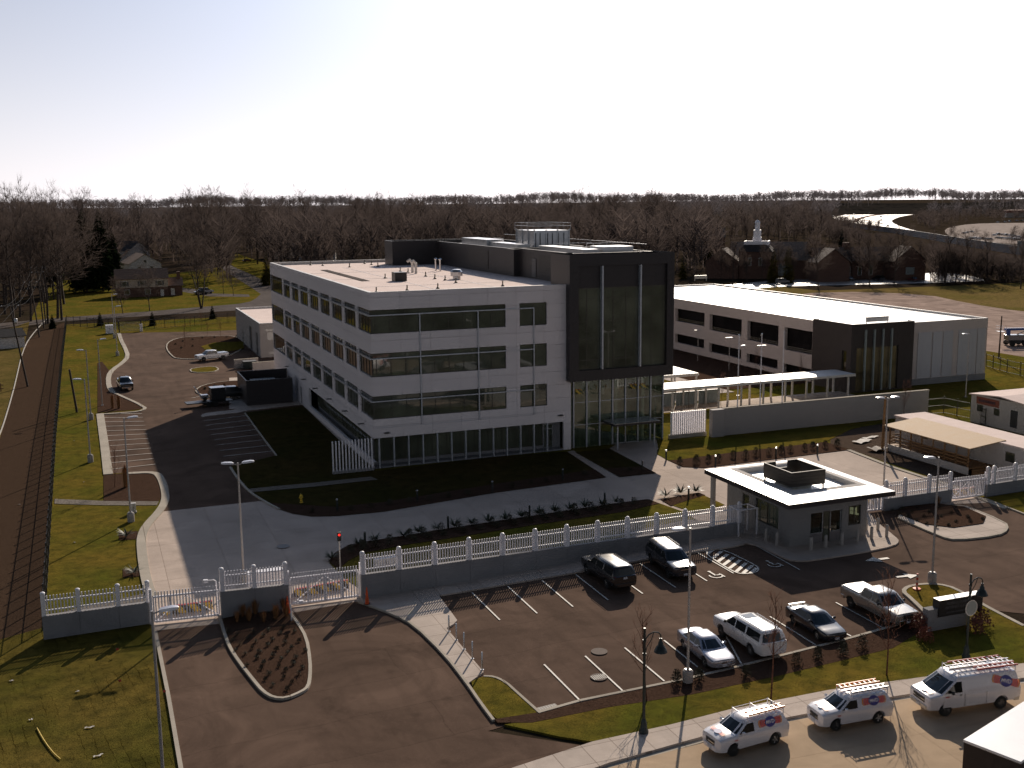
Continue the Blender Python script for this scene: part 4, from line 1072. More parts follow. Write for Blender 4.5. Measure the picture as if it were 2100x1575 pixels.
t = thing('equipment_enclosure', 'black open-topped metal screen box against the side of the office block', 'enclosure')
mb = MB()
for q in ((-7.3, -7.15, 42.6, 52.0), (-7.149, -.9, 42.6, 42.75), (-7.149, -.05, 51.85, 52.0), (-1.05, -.9, 42.751, 45.5)):
    mb.box(*q, .07, 3.6)
mb.build('screen', M['dark metal panel'], t)
mb = MB(); mb.box(-5.8, -2.2, 45.5, 50.5, .07, 2.6); mb.build('machine', M['courtyard panel'], t)
def low_wall(a, b, h, lab):
    t = thing('low_wall', lab, 'wall'); l = math.hypot(b[0] - a[0], b[1] - a[1])
    mb = MB(); mb.obox(((a[0] + b[0]) / 2, (a[1] + b[1]) / 2), l, .3, h, 0, math.atan2(b[1] - a[1], b[0] - a[0])); mb.build('wall', M['block wall'], t)
    mb = MB(); mb.obox(((a[0] + b[0]) / 2, (a[1] + b[1]) / 2), l + .06, .36, .08, h + .002, math.atan2(b[1] - a[1], b[0] - a[0])); mb.build('coping', M['concrete kerb'], t)
low_wall((-4.3, 79.33), (-0.19, 79.84), 1.5, 'low grey wall in front of the utility building, left of the dumpster')
low_wall((-1.77, 75.74), (2.16, 76.28), 1.3, 'low pale wall right beside the office block, below the utility building')
t = thing('dumpster', 'dark dumpster half hidden behind the low pale wall', 'dumpster', (*(-1.99, 77.63), 0), .05)
mb = MB(); mb.faces([(x * sx, y * sy, z) for z, sx, sy in ((.15, .9, .8), (1.35, 1.1, 1.0)) for x, y in ((-1, -.8), (1, -.8), (1, .8), (-1, .8))], [(0, 3, 2, 1), (0, 1, 5, 4), (1, 2, 6, 5), (2, 3, 7, 6), (3, 0, 4, 7)]); mb.build('bin', M['dark green metal'], t)
mb = MB(); mb.box(-1.12, 1.12, -.82, .82, 1.36, 1.44); mb.build('lid', M['black plastic'], t)

# ---------------------------------------------------------------- guard house
t = thing('guard_house', 'small guard house under a wide white overhanging flat roof with a dark slatted roof screen', 'guard house')
hx0, hx1, hy0, hy1 = 22.9, 33.3, -41.2, -28.6       # roof edges
wx0, wx1, wy0, wy1, wz = 24.3, 31.8, -39.6, -30.2, 3.75
z1 = 4.2
mb = MB()
o = [(hx0, hy0), (hx1, hy0), (hx1, hy1), (hx0, hy1)]
mb.box(hx0, hx1, hy0, hy0 + .06, z1 - .38, z1); mb.box(hx0, hx1, hy1 - .06, hy1, z1 - .38, z1)
mb.box(hx0, hx0 + .06, hy0 + .061, hy1 - .061, z1 - .38, z1); mb.box(hx1 - .06, hx1, hy0 + .061, hy1 - .061, z1 - .38, z1)
mb.box(hx0 + .061, hx1 - .061, hy0 + .061, hy1 - .061, z1 - .38, z1 - .30)
mb.build('fascia', M['dark metal panel'], t)
wl = (25.3, 31.6, -38.5, -30.2)
def ring(mb, a, za, b, zb):
    A = [(a[0], a[2]), (a[1], a[2]), (a[1], a[3]), (a[0], a[3])]; Bq = [(b[0], b[2]), (b[1], b[2]), (b[1], b[3]), (b[0], b[3])]
    for i in range(4):
        j = (i + 1) % 4
        mb.face([(*A[i], za), (*A[j], za), (*Bq[j], zb), (*Bq[i], zb)])
mb = MB()
r0 = (hx0 + .02, hx1 - .02, hy0 + .02, hy1 - .02); r1 = (wl[0] - .6, wl[1] + .6, wl[2] - .6, wl[3] + .6)
ring(mb, r0, z1 + .01, r1, z1 + .13)
rf = mb.build('roof', M['bright roof'], t)
mb = MB(); ring(mb, r1, z1 + .13, wl, z1 + .17); mb.build('inner_band', M['block wall'], rf)
mb = MB(); ring(mb, wl, z1 + .17, (wl[0] + .02, wl[1] - .02, wl[2] + .02, wl[3] - .02), z1 - .5)
mb.build('well_wall', M['off white'], rf)
mb = MB(); mb.face([(wl[0], wl[2], z1 - .28), (wl[1], wl[2], z1 - .28), (wl[1], wl[3], z1 - .28), (wl[0], wl[3], z1 - .28)]); mb.build('well_floor', M['bright roof'], rf)
sx0, sx1, sy0, sy1 = 25.95, 29.35, -37.2, -33.2
mb = MB()
for q in ((sx0, sx1, sy0, sy0 + .1), (sx0, sx0 + .1, sy0 + .101, sy1 - .101), (sx1 - .1, sx1, sy0 + .101, sy1 - .101), (sx0, sx0 + 1.2, sy1 - .1, sy1), (sx1 - 1.0, sx1, sy1 - .1, sy1)):
    mb.box(*q, z1 + .1, z1 + 1.35)
mb.box(sx0 + 1.2, sx1 - 1.0, sy1 - .1, sy1, z1 + .1, z1 + .75)
scn = mb.build('roof_screen', M['screen slats'], t)
mb = MB()
for x in (sx0, sx1 - .12):
    for y in (sy0 + .12, sy1 - .24): mb.box(x, x + .12, y, y + .12, z1 - .29, z1 + .099)
mb.build('screen_leg', M['galvanised'], scn)
mb = MB(); mb.box(sx0 + .6, sx1 - .9, sy0 + .7, sy1 - .9, z1 - .279, z1 + .5); mb.build('air_unit', M['courtyard panel'], t)
mb = MB()
H1 = [(26.2, 29.3, .17, 2.75), (29.95, 31.2, 1.25, 2.9)]
facade(mb, (0, wy0), X, NY, wx0, wx1, .14, wz, H1, .25)
H2 = [(-37.9, -34.6, 1.1, 3.0), (-33.6, -32.6, 1.6, 2.9)]
facade(mb, (wx0, 0), Y, NX, wy0, wy1, .14, wz, H2, .25)
H3 = [(-38.9, -36.2, 1.2, 2.9)]
facade(mb, (wx1, 0), Y, X, wy0, wy1, .14, wz, H3, .25)
H4 = [(28.4, 31.3, 1.2, 2.9)]
facade(mb, (0, wy1), X, Y, wx0, wx1, .14, wz, H4, .25)
mb.build('wall', M['guard wall'], t)
window(t, (0, wy0), X, NY, 26.22, 27.5, .9, 2.73, [], [], .15, .07, 'booth glass', 'pale frame')
d = window(t, (0, wy0), X, NY, 27.5, 28.2, .17, 2.73, [], [], .15, .09, 'window glass', 'window frame', 'door')
mb = MB(); mb.box(28.05, 28.1, wy0 - .14, wy0 - .1, 1.0, 1.3); mb.build('handle', M['chrome'], d)
window(t, (0, wy0), X, NY, 28.2, 29.28, .9, 2.73, [], [], .15, .07, 'booth glass', 'pale frame')
for q in ((26.22, 27.49), (28.21, 29.28)):
    mb = MB(); mb.box(*q, wy0 + .1, wy0 + .2, .18, .89); mb.build('spandrel', M['door grey'], t)
window(t, (0, wy0), X, NY, 29.97, 31.18, 1.27, 2.88, [30.6], [], .12, .06, 'booth glass', 'window frame')
window(t, (wx0, 0), Y, NX, -37.88, -34.62, 1.12, 2.98, [-36.2], [], .12, .06, 'window glass')
window(t, (wx0, 0), Y, NX, -33.58, -32.62, 1.62, 2.88, [], [], .12, .06, 'window glass')
window(t, (wx1, 0), Y, X, -38.88, -36.22, 1.22, 2.88, [-37.5], [], .12, .06, 'booth glass')
window(t, (0, wy1), X, Y, 28.42, 31.28, 1.22, 2.88, [29.9], [], .12, .06, 'booth glass')
mb = MB(); mb.box(wx0 + .3, wx1 - .3, wy0 + .35, wy1 - .35, .142, .2); mb.build('floor', M['interior floor'], t)
mb = MB(); mb.box(26.0, 28.0, -34.0, -33.9, .2, 3.6); mb.box(29.5, 31.4, -38.9, -38.2, .2, 1.1); mb.build('interior_wall', M['interior wall'], t)
mb = MB(); mb.box(23.2, 23.5, -29.6, -29.2, .14, z1 - .39); mb.build('column', M['concrete post'], t)
# turnstile cage between fence and guard house
t = thing('turnstile', 'pale tubular pedestrian turnstile cage beside the guard house', 'turnstile', (22.9, -34.9, .14))
mb = MB()
for x in (-.9, .9):
    for y in (-.7, .7): mb.box(x - .05, x + .05, y - .05, y + .05, 0, 2.3)
for x in (-.9, .9): mb.box(x - .04, x + .04, -.65, .65, 2.2, 2.29)
for y in (-.7, .7): mb.box(-.85, .85, y - .04, y + .04, 2.2, 2.29)
mb.build('frame', M['white paint'], t)
mb = MB()
for k in range(9):
    z = .35 + k * .2
    for a in (0, 2.1, 4.2): mb.tube([(0, 0, z), (.6 * math.cos(a), .6 * math.sin(a), z)], .025, 5)
mb.tube([(0, 0, 0), (0, 0, 2.2)], .06, 6); mb.build('rotor', M['silver bar'], t)

# ---------------------------------------------------------------- site trailers
t = thing('site_trailer', 'beige site trailer with a long timber porch under a plywood roof', 'trailer')
x0, x1, y0, y1 = 58.1, 62.3, -32.5, -12.2
mb = MB()
facade(mb, (x0, 0), Y, NX, y0, y1, .5, 3.15, [(-29.6, -28.4, 1.5, 2.5), (-22.0, -21.1, .6, 2.7), (-17.5, -16.3, 1.5, 2.5), (-25.2, -24.3, .6, 2.7)], .08)
facade(mb, (0, y0), X, NY, x0, x1, .5, 3.15, [], .1); facade(mb, (x1, 0), Y, X, y0, y1, .5, 3.15, [], .1); facade(mb, (0, y1), X, Y, x0, x1, .5, 3.15, [], .1)
mb.build('wall', M['trailer siding'], t)
mb = MB(); mb.box(x0 - .12, x1 + .12, y0 - .12, y1 + .12, 3.152, 3.3); mb.build('roof', M['roof membrane'], t)
mb = MB(); mb.box(x0 + .05, x1 - .05, y0 + .05, y1 - .05, .02, .5); mb.build('skirt', M['block wall'], t)
for a, b in ((-29.6, -28.4), (-17.5, -16.3)): window(t, (x0, 0), Y, NX, a + .01, b - .01, 1.51, 2.49, [(a + b) / 2], [], .05, .06)
for a, b in ((-22.0, -21.1), (-25.2, -24.3)):
    mb = MB(); mb.box(x0 + .04, x0 + .08, a, b, .6, 2.7); mb.build('door', M['off white'], t)
mb = MB()
v = [(54.2, -27.6, 2.95), (54.2, -14.7, 2.95), (58.9, -14.7, 3.42), (58.9, -27.6, 3.42)]
mb.faces(v + [(a, b, c - .1) for a, b, c in v], [(0, 1, 2, 3), (7, 6, 5, 4), (0, 4, 5, 1), (1, 5, 6, 2), (2, 6, 7, 3), (3, 7, 4, 0)])
pr = mb.build('porch_roof', M['plywood'], t)
mb = MB(); mb.box(54.8, 58.0, -27.0, -15.0, .62, .74); mb.build('porch_deck', M['wood'], t)
mb = MB(); mb.box(54.72, 54.79, -27.0, -15.0, .03, .8); mb.build('porch_skirt', M['trailer siding'], t)
for k in range(8):
    y = -26.8 + k * 1.66
    mb = MB(); mb.box(54.8, 54.92, y - .06, y + .06, .742, 2.92); mb.build('porch_post', M['wood'], t)
for z in (1.1, 1.45, 1.75):
    mb = MB(); mb.box(54.80, 54.85, -26.9, -15.1, z, z + .12)
    mb.build('porch_rail', M['wood'], t)
mb = MB()
for z in (1.1, 1.45, 1.75): mb.box(54.9, 56.4, -15.1, -15.05, z, z + .12)
mb.build('porch_rail', M['wood'], t)
mb = MB()
for k in range(4): mb.box(55.2, 57.6, -27.3 - k * .32, -27.02 - k * .32, .02, .58 - k * .15)
mb.build('steps', M['wood'], t)
t = thing('office_trailer', 'white double-wide trailer with a red banner high on its end wall', 'trailer')
x0, x1, y0, y1 = 75.0, 90.0, -12.6, -6.2
mb = MB()
facade(mb, (x0, 0), Y, NX, y0 - 3, y1, .02, 3.6, [(-8.2, -7.2, 1.55, 2.4), (-10.8, -9.9, 1.5, 2.35), (-13.6, -12.5, .5, 2.6)], .1)
facade(mb, (0, y0 - 3), X, NY, x0, x1, .02, 3.6, [], .1); facade(mb, (0, y1), X, Y, x0, x1, .02, 3.6, [], .1); facade(mb, (x1, 0), Y, X, y0 - 3, y1, .02, 3.6, [], .1)
mb.build('wall', M['trailer siding'], t)
mb = MB(); m_ = (y0 - 3 + y1) / 2
v = [(x0 - .25, y1 + .2, 3.6), (x0 - .25, m_, 4.0), (x0 - .25, y0 - 3.2, 3.6), (x1, y1 + .2, 3.6), (x1, m_, 4.0), (x1, y0 - 3.2, 3.6)]
mb.faces(v + [(a, b, c - .14) for a, b, c in v], [(0, 1, 4, 3), (1, 2, 5, 4), (0, 6, 7, 1), (1, 7, 8, 2), (2, 8, 11, 5), (0, 3, 9, 6), (6, 9, 10, 7), (7, 10, 11, 8)])
mb.build('roof', M['roof membrane'], t)
for a, b in ((-8.2, -7.2), (-10.8, -9.9)): window(t, (x0, 0), Y, NX, a + .01, b - .01, 1.52 if a < -9 else 1.57, 2.33 if a < -9 else 2.38, [(a + b) / 2], [], .06, .06)
mb = MB(); mb.box(x0 + .04, x0 + .09, -13.6, -12.5, .5, 2.6); mb.build('door', M['door dark'], t)
mb = MB(); mb.box(x0 - .04, x0 - .004, -10.7, -7.1, 2.5, 3.4); bn = mb.build('banner', M['banner red'], t)
mb = MB()
for k in range(9): mb.box(x0 - .055, x0 - .042, -10.1 + k * .3, -9.88 + k * .3, 2.8, 3.12)
mb.build('banner_lettering', M['banner ink'], bn)


# ---------------------------------------------------------------- vehicles (local frame: +x forward, origin under the middle of the wheelbase)
def lerp(a, b, t): return a + (b - a) * t

def interp(tab, x, k):
    if x >= tab[0][0]: return tab[0][k]
    for a, b in zip(tab, tab[1:]):
        if x >= b[0]:
            return lerp(a[k], b[k], (a[0] - x) / (a[0] - b[0]))
    return tab[-1][k]

def section(w, zb, zt, crown):
    """half outline of the lower body, from the bottom centre to the top centre"""
    h = zt - zb
    return [(0, zb), (.78 * w, zb), (.95 * w, zb + .10 * h), (.995 * w, zb + .34 * h), (w, zb + .62 * h), (.985 * w, zb + .84 * h), (.945 * w, zb + .955 * h), (.86 * w, zt + crown * .25), (.5 * w, zt + crown * .8), (0, zt + crown)]

def side_y(st, x, z, crown=0):
    w, zb, zt = interp(st, x, 1), interp(st, x, 2), interp(st, x, 3)
    s = section(w, zb, zt, crown)
    for a, b in zip(s[1:7], s[2:8]):
        if a[1] <= z <= b[1]: return lerp(a[0], b[0], (z - a[1]) / max(1e-6, b[1] - a[1]))
    return s[6][0]

def vehicle(name, label, cat, sp, paintname):
    t = thing(name, label, cat)
    st, cr = sp['st'], sp.get('crown', .03)
    xs = []
    for a, b in zip(st, st[1:]):
        n = max(1, int(abs(a[0] - b[0]) / .22))
        xs += [lerp(a[0], b[0], i / n) for i in range(n)]
    xs.append(st[-1][0])
    vs, fs = [], []
    prof0 = section(1, 0, 1, .03)
    n = len(prof0) * 2 - 2
    for x in xs:
        w, zb, zt = (interp(st, x, k) for k in (1, 2, 3))
        s = section(w, zb, zt, cr)
        full = s + [(-y, z) for y, z in s[-2:0:-1]]
        vs += [(x, y, z) for y, z in full]
    for i in range(len(xs) - 1):
        for k in range(n):
            a, b = i * n + k, i * n + (k + 1) % n
            fs.append((a, b, b + n, a + n))
    fs.append(tuple(range(n))); fs.append(tuple(range((len(xs) - 1) * n, len(xs) * n))[::-1])
    mb = MB(); mb.faces(vs, fs)
    body = mb.build('body', M[paintname], t, 40, weld=True)
    # wheel wells are really cut out of the body
    r, wd, tr = sp['r'], sp['wd'], sp['track'] / 2
    mb = MB()
    for x in sp['axles']:
        for sgn in (-1, 1):
            mb.lathe([(r + .075, 0), (r + .075, .34 * sgn)], (x, sgn * (tr - .10) if sgn > 0 else -(tr - .10), r + .02), 20, 'y')
    cut = mb.build('cutter', M['black plastic'], None, weld=True)
    mod = body.modifiers.new('wells', 'BOOLEAN'); mod.operation = 'DIFFERENCE'; mod.object = cut; mod.solver = 'EXACT'
    dg = bpy.context.evaluated_depsgraph_get()
    me = bpy.data.meshes.new_from_object(body.evaluated_get(dg))
    body.modifiers.clear()
    if len(me.polygons) > 50:
        me.name = 'body'; body.data = me
        me.materials.clear(); me.materials.append(M[paintname])
        me.polygons.foreach_set('material_index', [0] * len(me.polygons))
        me.polygons.foreach_set('use_smooth', [True] * len(me.polygons)); me.set_sharp_from_angle(angle=R(38))
    bpy.data.objects.remove(cut)
    # cabin
    g = sp['gh']; xb0, xb1, xr0, xr1, wb, wr, zb, zr = g
    zb0 = zb - .06; ze = zr - sp.get('redge', .07)
    def edge_x(z, front):
        k = (z - zb) / (ze - zb)
        return lerp(xb0, xr0, k) if front else lerp(xb1, xr1, k)
    def side_w(z):
        return lerp(wb, wr, (z - zb) / (ze - zb))
    def ring(z, f, rr, w, fb, rb):
        return [(f - .10, w, z), (f + fb * .6, w * .62, z), (f + fb, 0, z), (f + fb * .6, -w * .62, z), (f - .10, -w, z),
                (rr + .06, -w, z), (rr - rb * .6, -w * .62, z), (rr - rb, 0, z), (rr - rb * .6, w * .62, z), (rr + .06, w, z)]
    rings = [ring(zb0, edge_x(zb0, 1), edge_x(zb0, 0), side_w(zb0), .10, .03), ring(ze, xr0, xr1, wr, .07, .03),
             ring(zr - .018, xr0 - .09, xr1 + .07, wr - .075, .07, .03), ring(zr + sp.get('rcrown', .02), xr0 - .35, xr1 + .3, wr - .32, .05, .02)]
    vs = [p for q in rings for p in q]; fs = []
    for i in range(3):
        for k in range(10):
            a, b = i * 10 + k, i * 10 + (k + 1) % 10
            fs.append((a, a + 10, b + 10, b))
    fs.append(tuple(range(30, 40))[::-1])
    mb = MB(); mb.faces(vs, fs)
    cab = mb.build('cabin', M[paintname], t, 50, weld=True)
    e = .012
    def sidepane(x0, x1, z0, z1, s, nm='side_window'):
        def cl(x, z): return max(min(x, edge_x(z, 1) - .16), edge_x(z, 0) + .12)
        q = [(cl(x0, z0), s * (side_w(z0) + e), z0), (cl(x1, z0), s * (side_w(z0) + e), z0), (cl(x1, z1), s * (side_w(z1) + e), z1), (cl(x0, z1), s * (side_w(z1) + e), z1)]
        mb = MB(); mb.face(q if s > 0 else q[::-1]); return mb.build(nm, M['car glass'], cab)
    zp0, zp1 = zb + .03, ze - .045
    for x0, x1 in sp['panes']:
        for s in (-1, 1): sidepane(x0, x1, zp0, zp1, s)
    def endpane(front, nm, z0=zp0, z1=zp1, m=.09):
        mb = MB(); fb = .10 if front else .03
        rows_ = []
        for z in (z0, z1):
            x = edge_x(z, front); w = side_w(z) - m; sg = 1 if front else -1
            b = lerp(fb, .07 if front else .03, (z - zb) / (ze - zb))
            rows_.append([(x + sg * (b * .6 * (1 if abs(k) < .9 else .0) + (b * .4 if k == 0 else 0) + e * 1.3) - (sg * .05 if abs(k) > .9 else 0), k * w, z) for k in (-1, -.62, 0, .62, 1)])
        for i in range(4):
            q = [rows_[0][i], rows_[0][i + 1], rows_[1][i + 1], rows_[1][i]]
            mb.face(q if front else q[::-1])
        return mb.build(nm, M['car glass'], cab)
    endpane(True, 'windshield')
    if sp.get('rear_glass', True):
        endpane(False, 'rear_window', zp0 + sp.get('rg0', 0), zp1, sp.get('rgm', .1))
    # wheels
    for x in sp['axles']:
        for s in (-1, 1):
            y = s * tr
            mb = MB(); mb.lathe([(r * .62, -wd / 2), (r * .93, -wd / 2), (r, -wd / 2 + .04), (r, wd / 2 - .04), (r * .93, wd / 2), (r * .62, wd / 2)], (x, y, r), 24, 'y')
            wh = mb.build('wheel', M['rubber'], t, 50)
            mb = MB(); yo = y + s * (wd / 2 - .03)
            mb.lathe([(r * .63, 0), (r * .63, .01 * s), (r * .55, .012 * s)], (x, yo - .02 * s, r), 20, 'y')
            mb.lathe([(r * .15, 0), (r * .13, .05 * s)], (x, yo - .02 * s, r), 10, 'y')
            ns = sp.get('spokes', 6)
            for k in range(ns):
                a = 2 * PI * k / ns
                ca, sa = math.cos(a), math.sin(a); h = r * .11
                v = [(x + ca * q - sa * p, yo + d * s, r + sa * q + ca * p) for d in (0, .03) for p in (-h, h) for q in (r * .1, r * .6)]
                mb.faces(v, [(0, 2, 3, 1), (4, 5, 7, 6), (0, 1, 5, 4), (2, 6, 7, 3), (0, 4, 6, 2), (1, 3, 7, 5)])
            mb.build('rim', M[sp.get('rim', 'alloy')], wh)
    # doors: thin proud panels with handles
    for x0, x1 in sp['doors']:
        for s in (-1, 1):
            mb = MB(); zs = [sp['sill'] + (zb - .05 - sp['sill']) * k / 5 for k in range(6)]; xx = [lerp(x0, x1, k / 4) for k in range(5)]
            for i in range(4):
                for k in range(5):
                    q = [(xx[i], zs[k]), (xx[i + 1], zs[k]), (xx[i + 1], zs[k + 1]), (xx[i], zs[k + 1])]
                    q = [(a, s * (side_y(st, a, z) + .010), z) for a, z in q]
                    mb.face(q if s > 0 else q[::-1])
            d = mb.build('door', M[paintname], t, True, weld=True)
            xh = x0 + .12 if x0 < x1 else x0 - .12; zh = zb - .13
            mb = MB(); yh = s * (side_y(st, xh, zh) + .02)
            mb.box(min(xh, xh + .16), xh + .16, min(yh - .015, yh + .015), yh + .02, zh, zh + .035); mb.build('handle', M[sp.get('handle', paintname)], d)
    # lamps, grille, bumpers, plates, mirrors
    nose, tail = st[0], st[-1]
    wn, wt = nose[1], tail[1]
    def lamp(nm, x, y0, y1, z0, z1, m, s, back=False):
        mb = MB(); d = .14
        xa = x + (.025 if not back else -.025); xb = x - (d if not back else -d)
        ya, yb = y0, y1
        v = [(xa, ya, z0), (xa - (.05 if not back else -.05), yb, z0), (xb, yb + .012, z0), (xb, ya, z0), (xa, ya, z1), (xa - (.07 if not back else -.07), yb, z1), (xb, yb + .012, z1), (xb, ya, z1)]
        v = [(a, s * b, c) for a, b, c in v]
        mb.faces(v, [(0, 3, 2, 1), (4, 5, 6, 7), (0, 1, 5, 4), (1, 2, 6, 5), (2, 3, 7, 6), (3, 0, 4, 7)])
        return mb.build(nm, M[m], t)
    hz0, hz1, hy = sp['head']
    tz0, tz1, ty = sp['tail']
    for s in (-1, 1):
        lamp('headlight', sp.get('hx', nose[0] - .04), wn * hy, wn * .97, hz0, hz1, 'lens clear', s)
        lamp('taillight', tail[0] + .03, wt * ty, wt * .985, tz0, tz1, 'lens red', s, True)
        mb = MB(); mz = zb + .10; mx = xb0 - sp.get('mx', .45); my = side_w(mz) + .06
        mb.lathe([(.02, 0), (.09, .02), (.10, .10), (.06, .15)], (mx, s * (my + .10), mz), 8, 'x'); mb.box(mx, mx + .06, min(s * (my - .06), s * (my + .06)), max(s * (my - .06), s * (my + .06)), mz - .03, mz + .02)
        mb.build('mirror', M[sp.get('mirror', paintname)], t, 40)
    gz0, gz1, gw = sp['grille']
    mb = MB(); mb.box(nose[0] - .12, nose[0] + .018, -wn * gw, wn * gw, gz0, gz1); gr = mb.build('grille', M['black plastic'], t)
    mb = MB(); zc = (gz0 + gz1) / 2; mb.box(nose[0] + .019, nose[0] + .035, -wn * gw, wn * gw, zc - .025, zc + .025); mb.build('grille_bar', M[sp.get('gbar', 'chrome')], gr)
    bz0, bz1, bm = sp['bumper']
    for x, w, nm in ((nose[0], wn, 'front_bumper'), (tail[0], wt, 'rear_bumper')):
        s = 1 if x > 0 else -1
        mb = MB(); o = [(x + s * .05, -w * .8), (x + s * .05, w * .8), (x - s * .08, w * 1.02), (x - s * .4, w * 1.02 + .015), (x - s * .4, -w * 1.02 - .015), (x - s * .08, -w * 1.02)]
        mb.prism(o, bz0, bz1); mb.build(nm, M[paintname if bm == 'paint' else bm], t, bevel=.02)
    mb = MB(); mb.box(nose[0] + .052, nose[0] + .066, -.16, .16, bz0 + .03, bz0 + .18); mb.build('license_plate', M['plate'], t)
    zpl = sp.get('plate_z', .75)
    mb = MB(); mb.box(tail[0] - .024, tail[0] - .012, -.16, .16, zpl, zpl + .15); mb.build('license_plate', M['plate'], t)
    return t, cab, dict(side_w=side_w, edge_x=edge_x, ze=ze, zr=zr)

SEDAN = dict(st=[(2.28, .60, .30, .58), (2.22, .78, .24, .66), (1.95, .87, .20, .73), (1.4, .90, .20, .80), (.9, .905, .20, .90), (-1.2, .905, .22, .95), (-1.75, .90, .24, .96), (-2.2, .86, .28, .95), (-2.42, .78, .34, .90)],
    gh=(1.02, -1.72, .32, -.98, .83, .60, .92, 1.40), axles=(1.36, -1.36), r=.31, wd=.2, track=1.52, panes=((-.05, .95), (-1.0, -.12), (-1.5, -1.07)), doors=((-.1, .95), (-1.15, -.14)), sill=.32,
    head=(.54, .68, .52), tail=(.66, .84, .5), grille=(.42, .54, .3), bumper=(.26, .46, 'paint'), plate_z=.62, hx=2.16)
SUV = dict(st=[(2.72, .80, .44, 1.0), (2.64, .93, .38, 1.10), (2.2, .985, .34, 1.14), (1.45, .99, .34, 1.2), (-2.5, .99, .36, 1.22), (-2.78, .95, .42, 1.2), (-2.84, .90, .48, 1.15)],
    gh=(1.42, -2.76, .66, -2.58, .93, .76, 1.20, 1.84), axles=(1.65, -1.65), r=.385, wd=.26, track=1.66, panes=((.2, 1.3), (-.95, .1), (-2.5, -1.1)), doors=((.12, 1.3), (-.98, .06)), sill=.50,
    head=(.86, 1.02, .55), tail=(.86, 1.2, .84), grille=(.80, 1.0, .48), bumper=(.44, .68, 'paint'), plate_z=.98, spokes=6, redge=.09, mirror='black plastic')
PICKUP = dict(st=[(2.88, .80, .5, 1.02), (2.80, .93, .44, 1.12), (2.3, .985, .38, 1.17), (1.6, .99, .38, 1.22), (-.9, .99, .40, 1.25), (-2.65, .985, .44, 1.26), (-2.88, .97, .48, 1.26)],
    gh=(1.55, -.98, .85, -.72, .92, .74, 1.22, 1.86), axles=(1.82, -1.82), r=.39, wd=.26, track=1.68, panes=((.3, 1.45), (-.8, .2)), doors=((.2, 1.45), (-.85, .14)), sill=.52,
    head=(.88, 1.05, .55), tail=(.88, 1.18, .86), grille=(.76, 1.05, .5), bumper=(.46, .70, 'chrome'), plate_z=.62, spokes=5, mirror='black plastic')
HHR = dict(st=[(2.17, .62, .34, .72), (2.10, .78, .26, .90), (1.85, .85, .22, 1.0), (1.2, .875, .22, 1.07), (-1.8, .875, .24, 1.08), (-2.2, .83, .30, 1.04), (-2.29, .76, .38, .98)],
    gh=(1.18, -2.22, .52, -1.98, .82, .66, 1.05, 1.63), axles=(1.315, -1.315), r=.325, wd=.21, track=1.50, panes=((.02, 1.1),), doors=((-.05, 1.1),), sill=.34,
    head=(.60, .82, .56), tail=(.70, .96, .80), grille=(.54, .80, .56), bumper=(.28, .48, 'paint'), plate_z=.80, spokes=5, redge=.10, rgm=.2, rg0=.1, rcrown=.03, crown=.05)
VAN = dict(st=[(2.78, .84, .42, 1.04), (2.70, .94, .36, 1.14), (2.3, .985, .32, 1.22), (1.9, 1.0, .32, 1.3), (-2.6, 1.0, .36, 1.3), (-2.92, .97, .42, 1.28), (-2.97, .94, .46, 1.24)],
    gh=(2.08, -2.92, 1.18, -2.78, .965, .82, 1.27, 2.06), axles=(1.74, -1.74), r=.36, wd=.24, track=1.72, panes=((.78, 1.95),), doors=((.70, 1.95),), sill=.46,
    head=(.80, 1.0, .62), tail=(.95, 1.35, .86), grille=(.74, 1.02, .6), bumper=(.40, .62, 'pale metal'), plate_z=.8, rim='steel wheel', spokes=9, redge=.16, rear_glass=True, rg0=.2, rgm=.22, mirror='black plastic', handle='black plastic', rcrown=.03, mx=.7)

def put(t, loc, rz): t.location = (loc[0], loc[1], .032); t.rotation_euler = (0, 0, rz)
def roof_rails(t, ln, w, z, m='black plastic', x0=0):
    for s in (-1, 1):
        mb = MB(); mb.tube([(x0 + ln / 2, s * w, z - .03), (x0 + ln / 2 - .12, s * w, z + .05), (x0 - ln / 2 + .12, s * w, z + .05), (x0 - ln / 2, s * w, z - .03)], .022, 6); mb.build('roof_rail', M[m], t)

g_lot = 'cars in the visitor car park'
v, c, _ = vehicle('suv', 'black suv parked nose-in to the fence wall, its tail towards us', 'suv', SUV, 'black car paint')
put(v, *((7.45, -40.52), 1.576)); roof_rails(v, 2.4, .66, 1.87, x0=-1); v['group'] = g_lot
v, c, _ = vehicle('suv', 'dark suv backed in against the fence wall, headlights towards us, sun glinting on it', 'suv', SUV, 'charcoal paint')
put(v, *((12.88, -40.36), -1.673)); roof_rails(v, 2.4, .66, 1.87, 'pale metal', -1); v['group'] = g_lot
mb = MB()
for k in range(7): mb.box(-2.3, -.2, -.45 + k * .15, -.42 + k * .15, 1.862, 1.885)
mb.build('roof_rib', M['pale metal'], v)
v, c, _ = vehicle('sedan', 'silver sedan parked with its bonnet to the street, leftmost of that row', 'car', SEDAN, 'silver paint')
put(v, *((6.92, -55.27), -1.625)); v['group'] = g_lot
v, c, _ = vehicle('suv', 'white suv with a sunroof parked tail to the street beside the silver sedan', 'suv', SUV, 'white car paint')
put(v, *((10.36, -54.67), 1.574)); roof_rails(v, 2.4, .66, 1.87, 'white car paint', -1); v['group'] = g_lot
mb = MB(); mb.box(-.35, .35, -.42, .42, 1.866, 1.876); mb.build('sunroof', M['car glass'], v)
v, c, _ = vehicle('sedan', 'dark blue-black sedan with a sun flash on its roof, between white suv and pickup', 'car', SEDAN, 'dark blue paint')
put(v, *((15.65, -54.54), -1.618)); v['group'] = g_lot
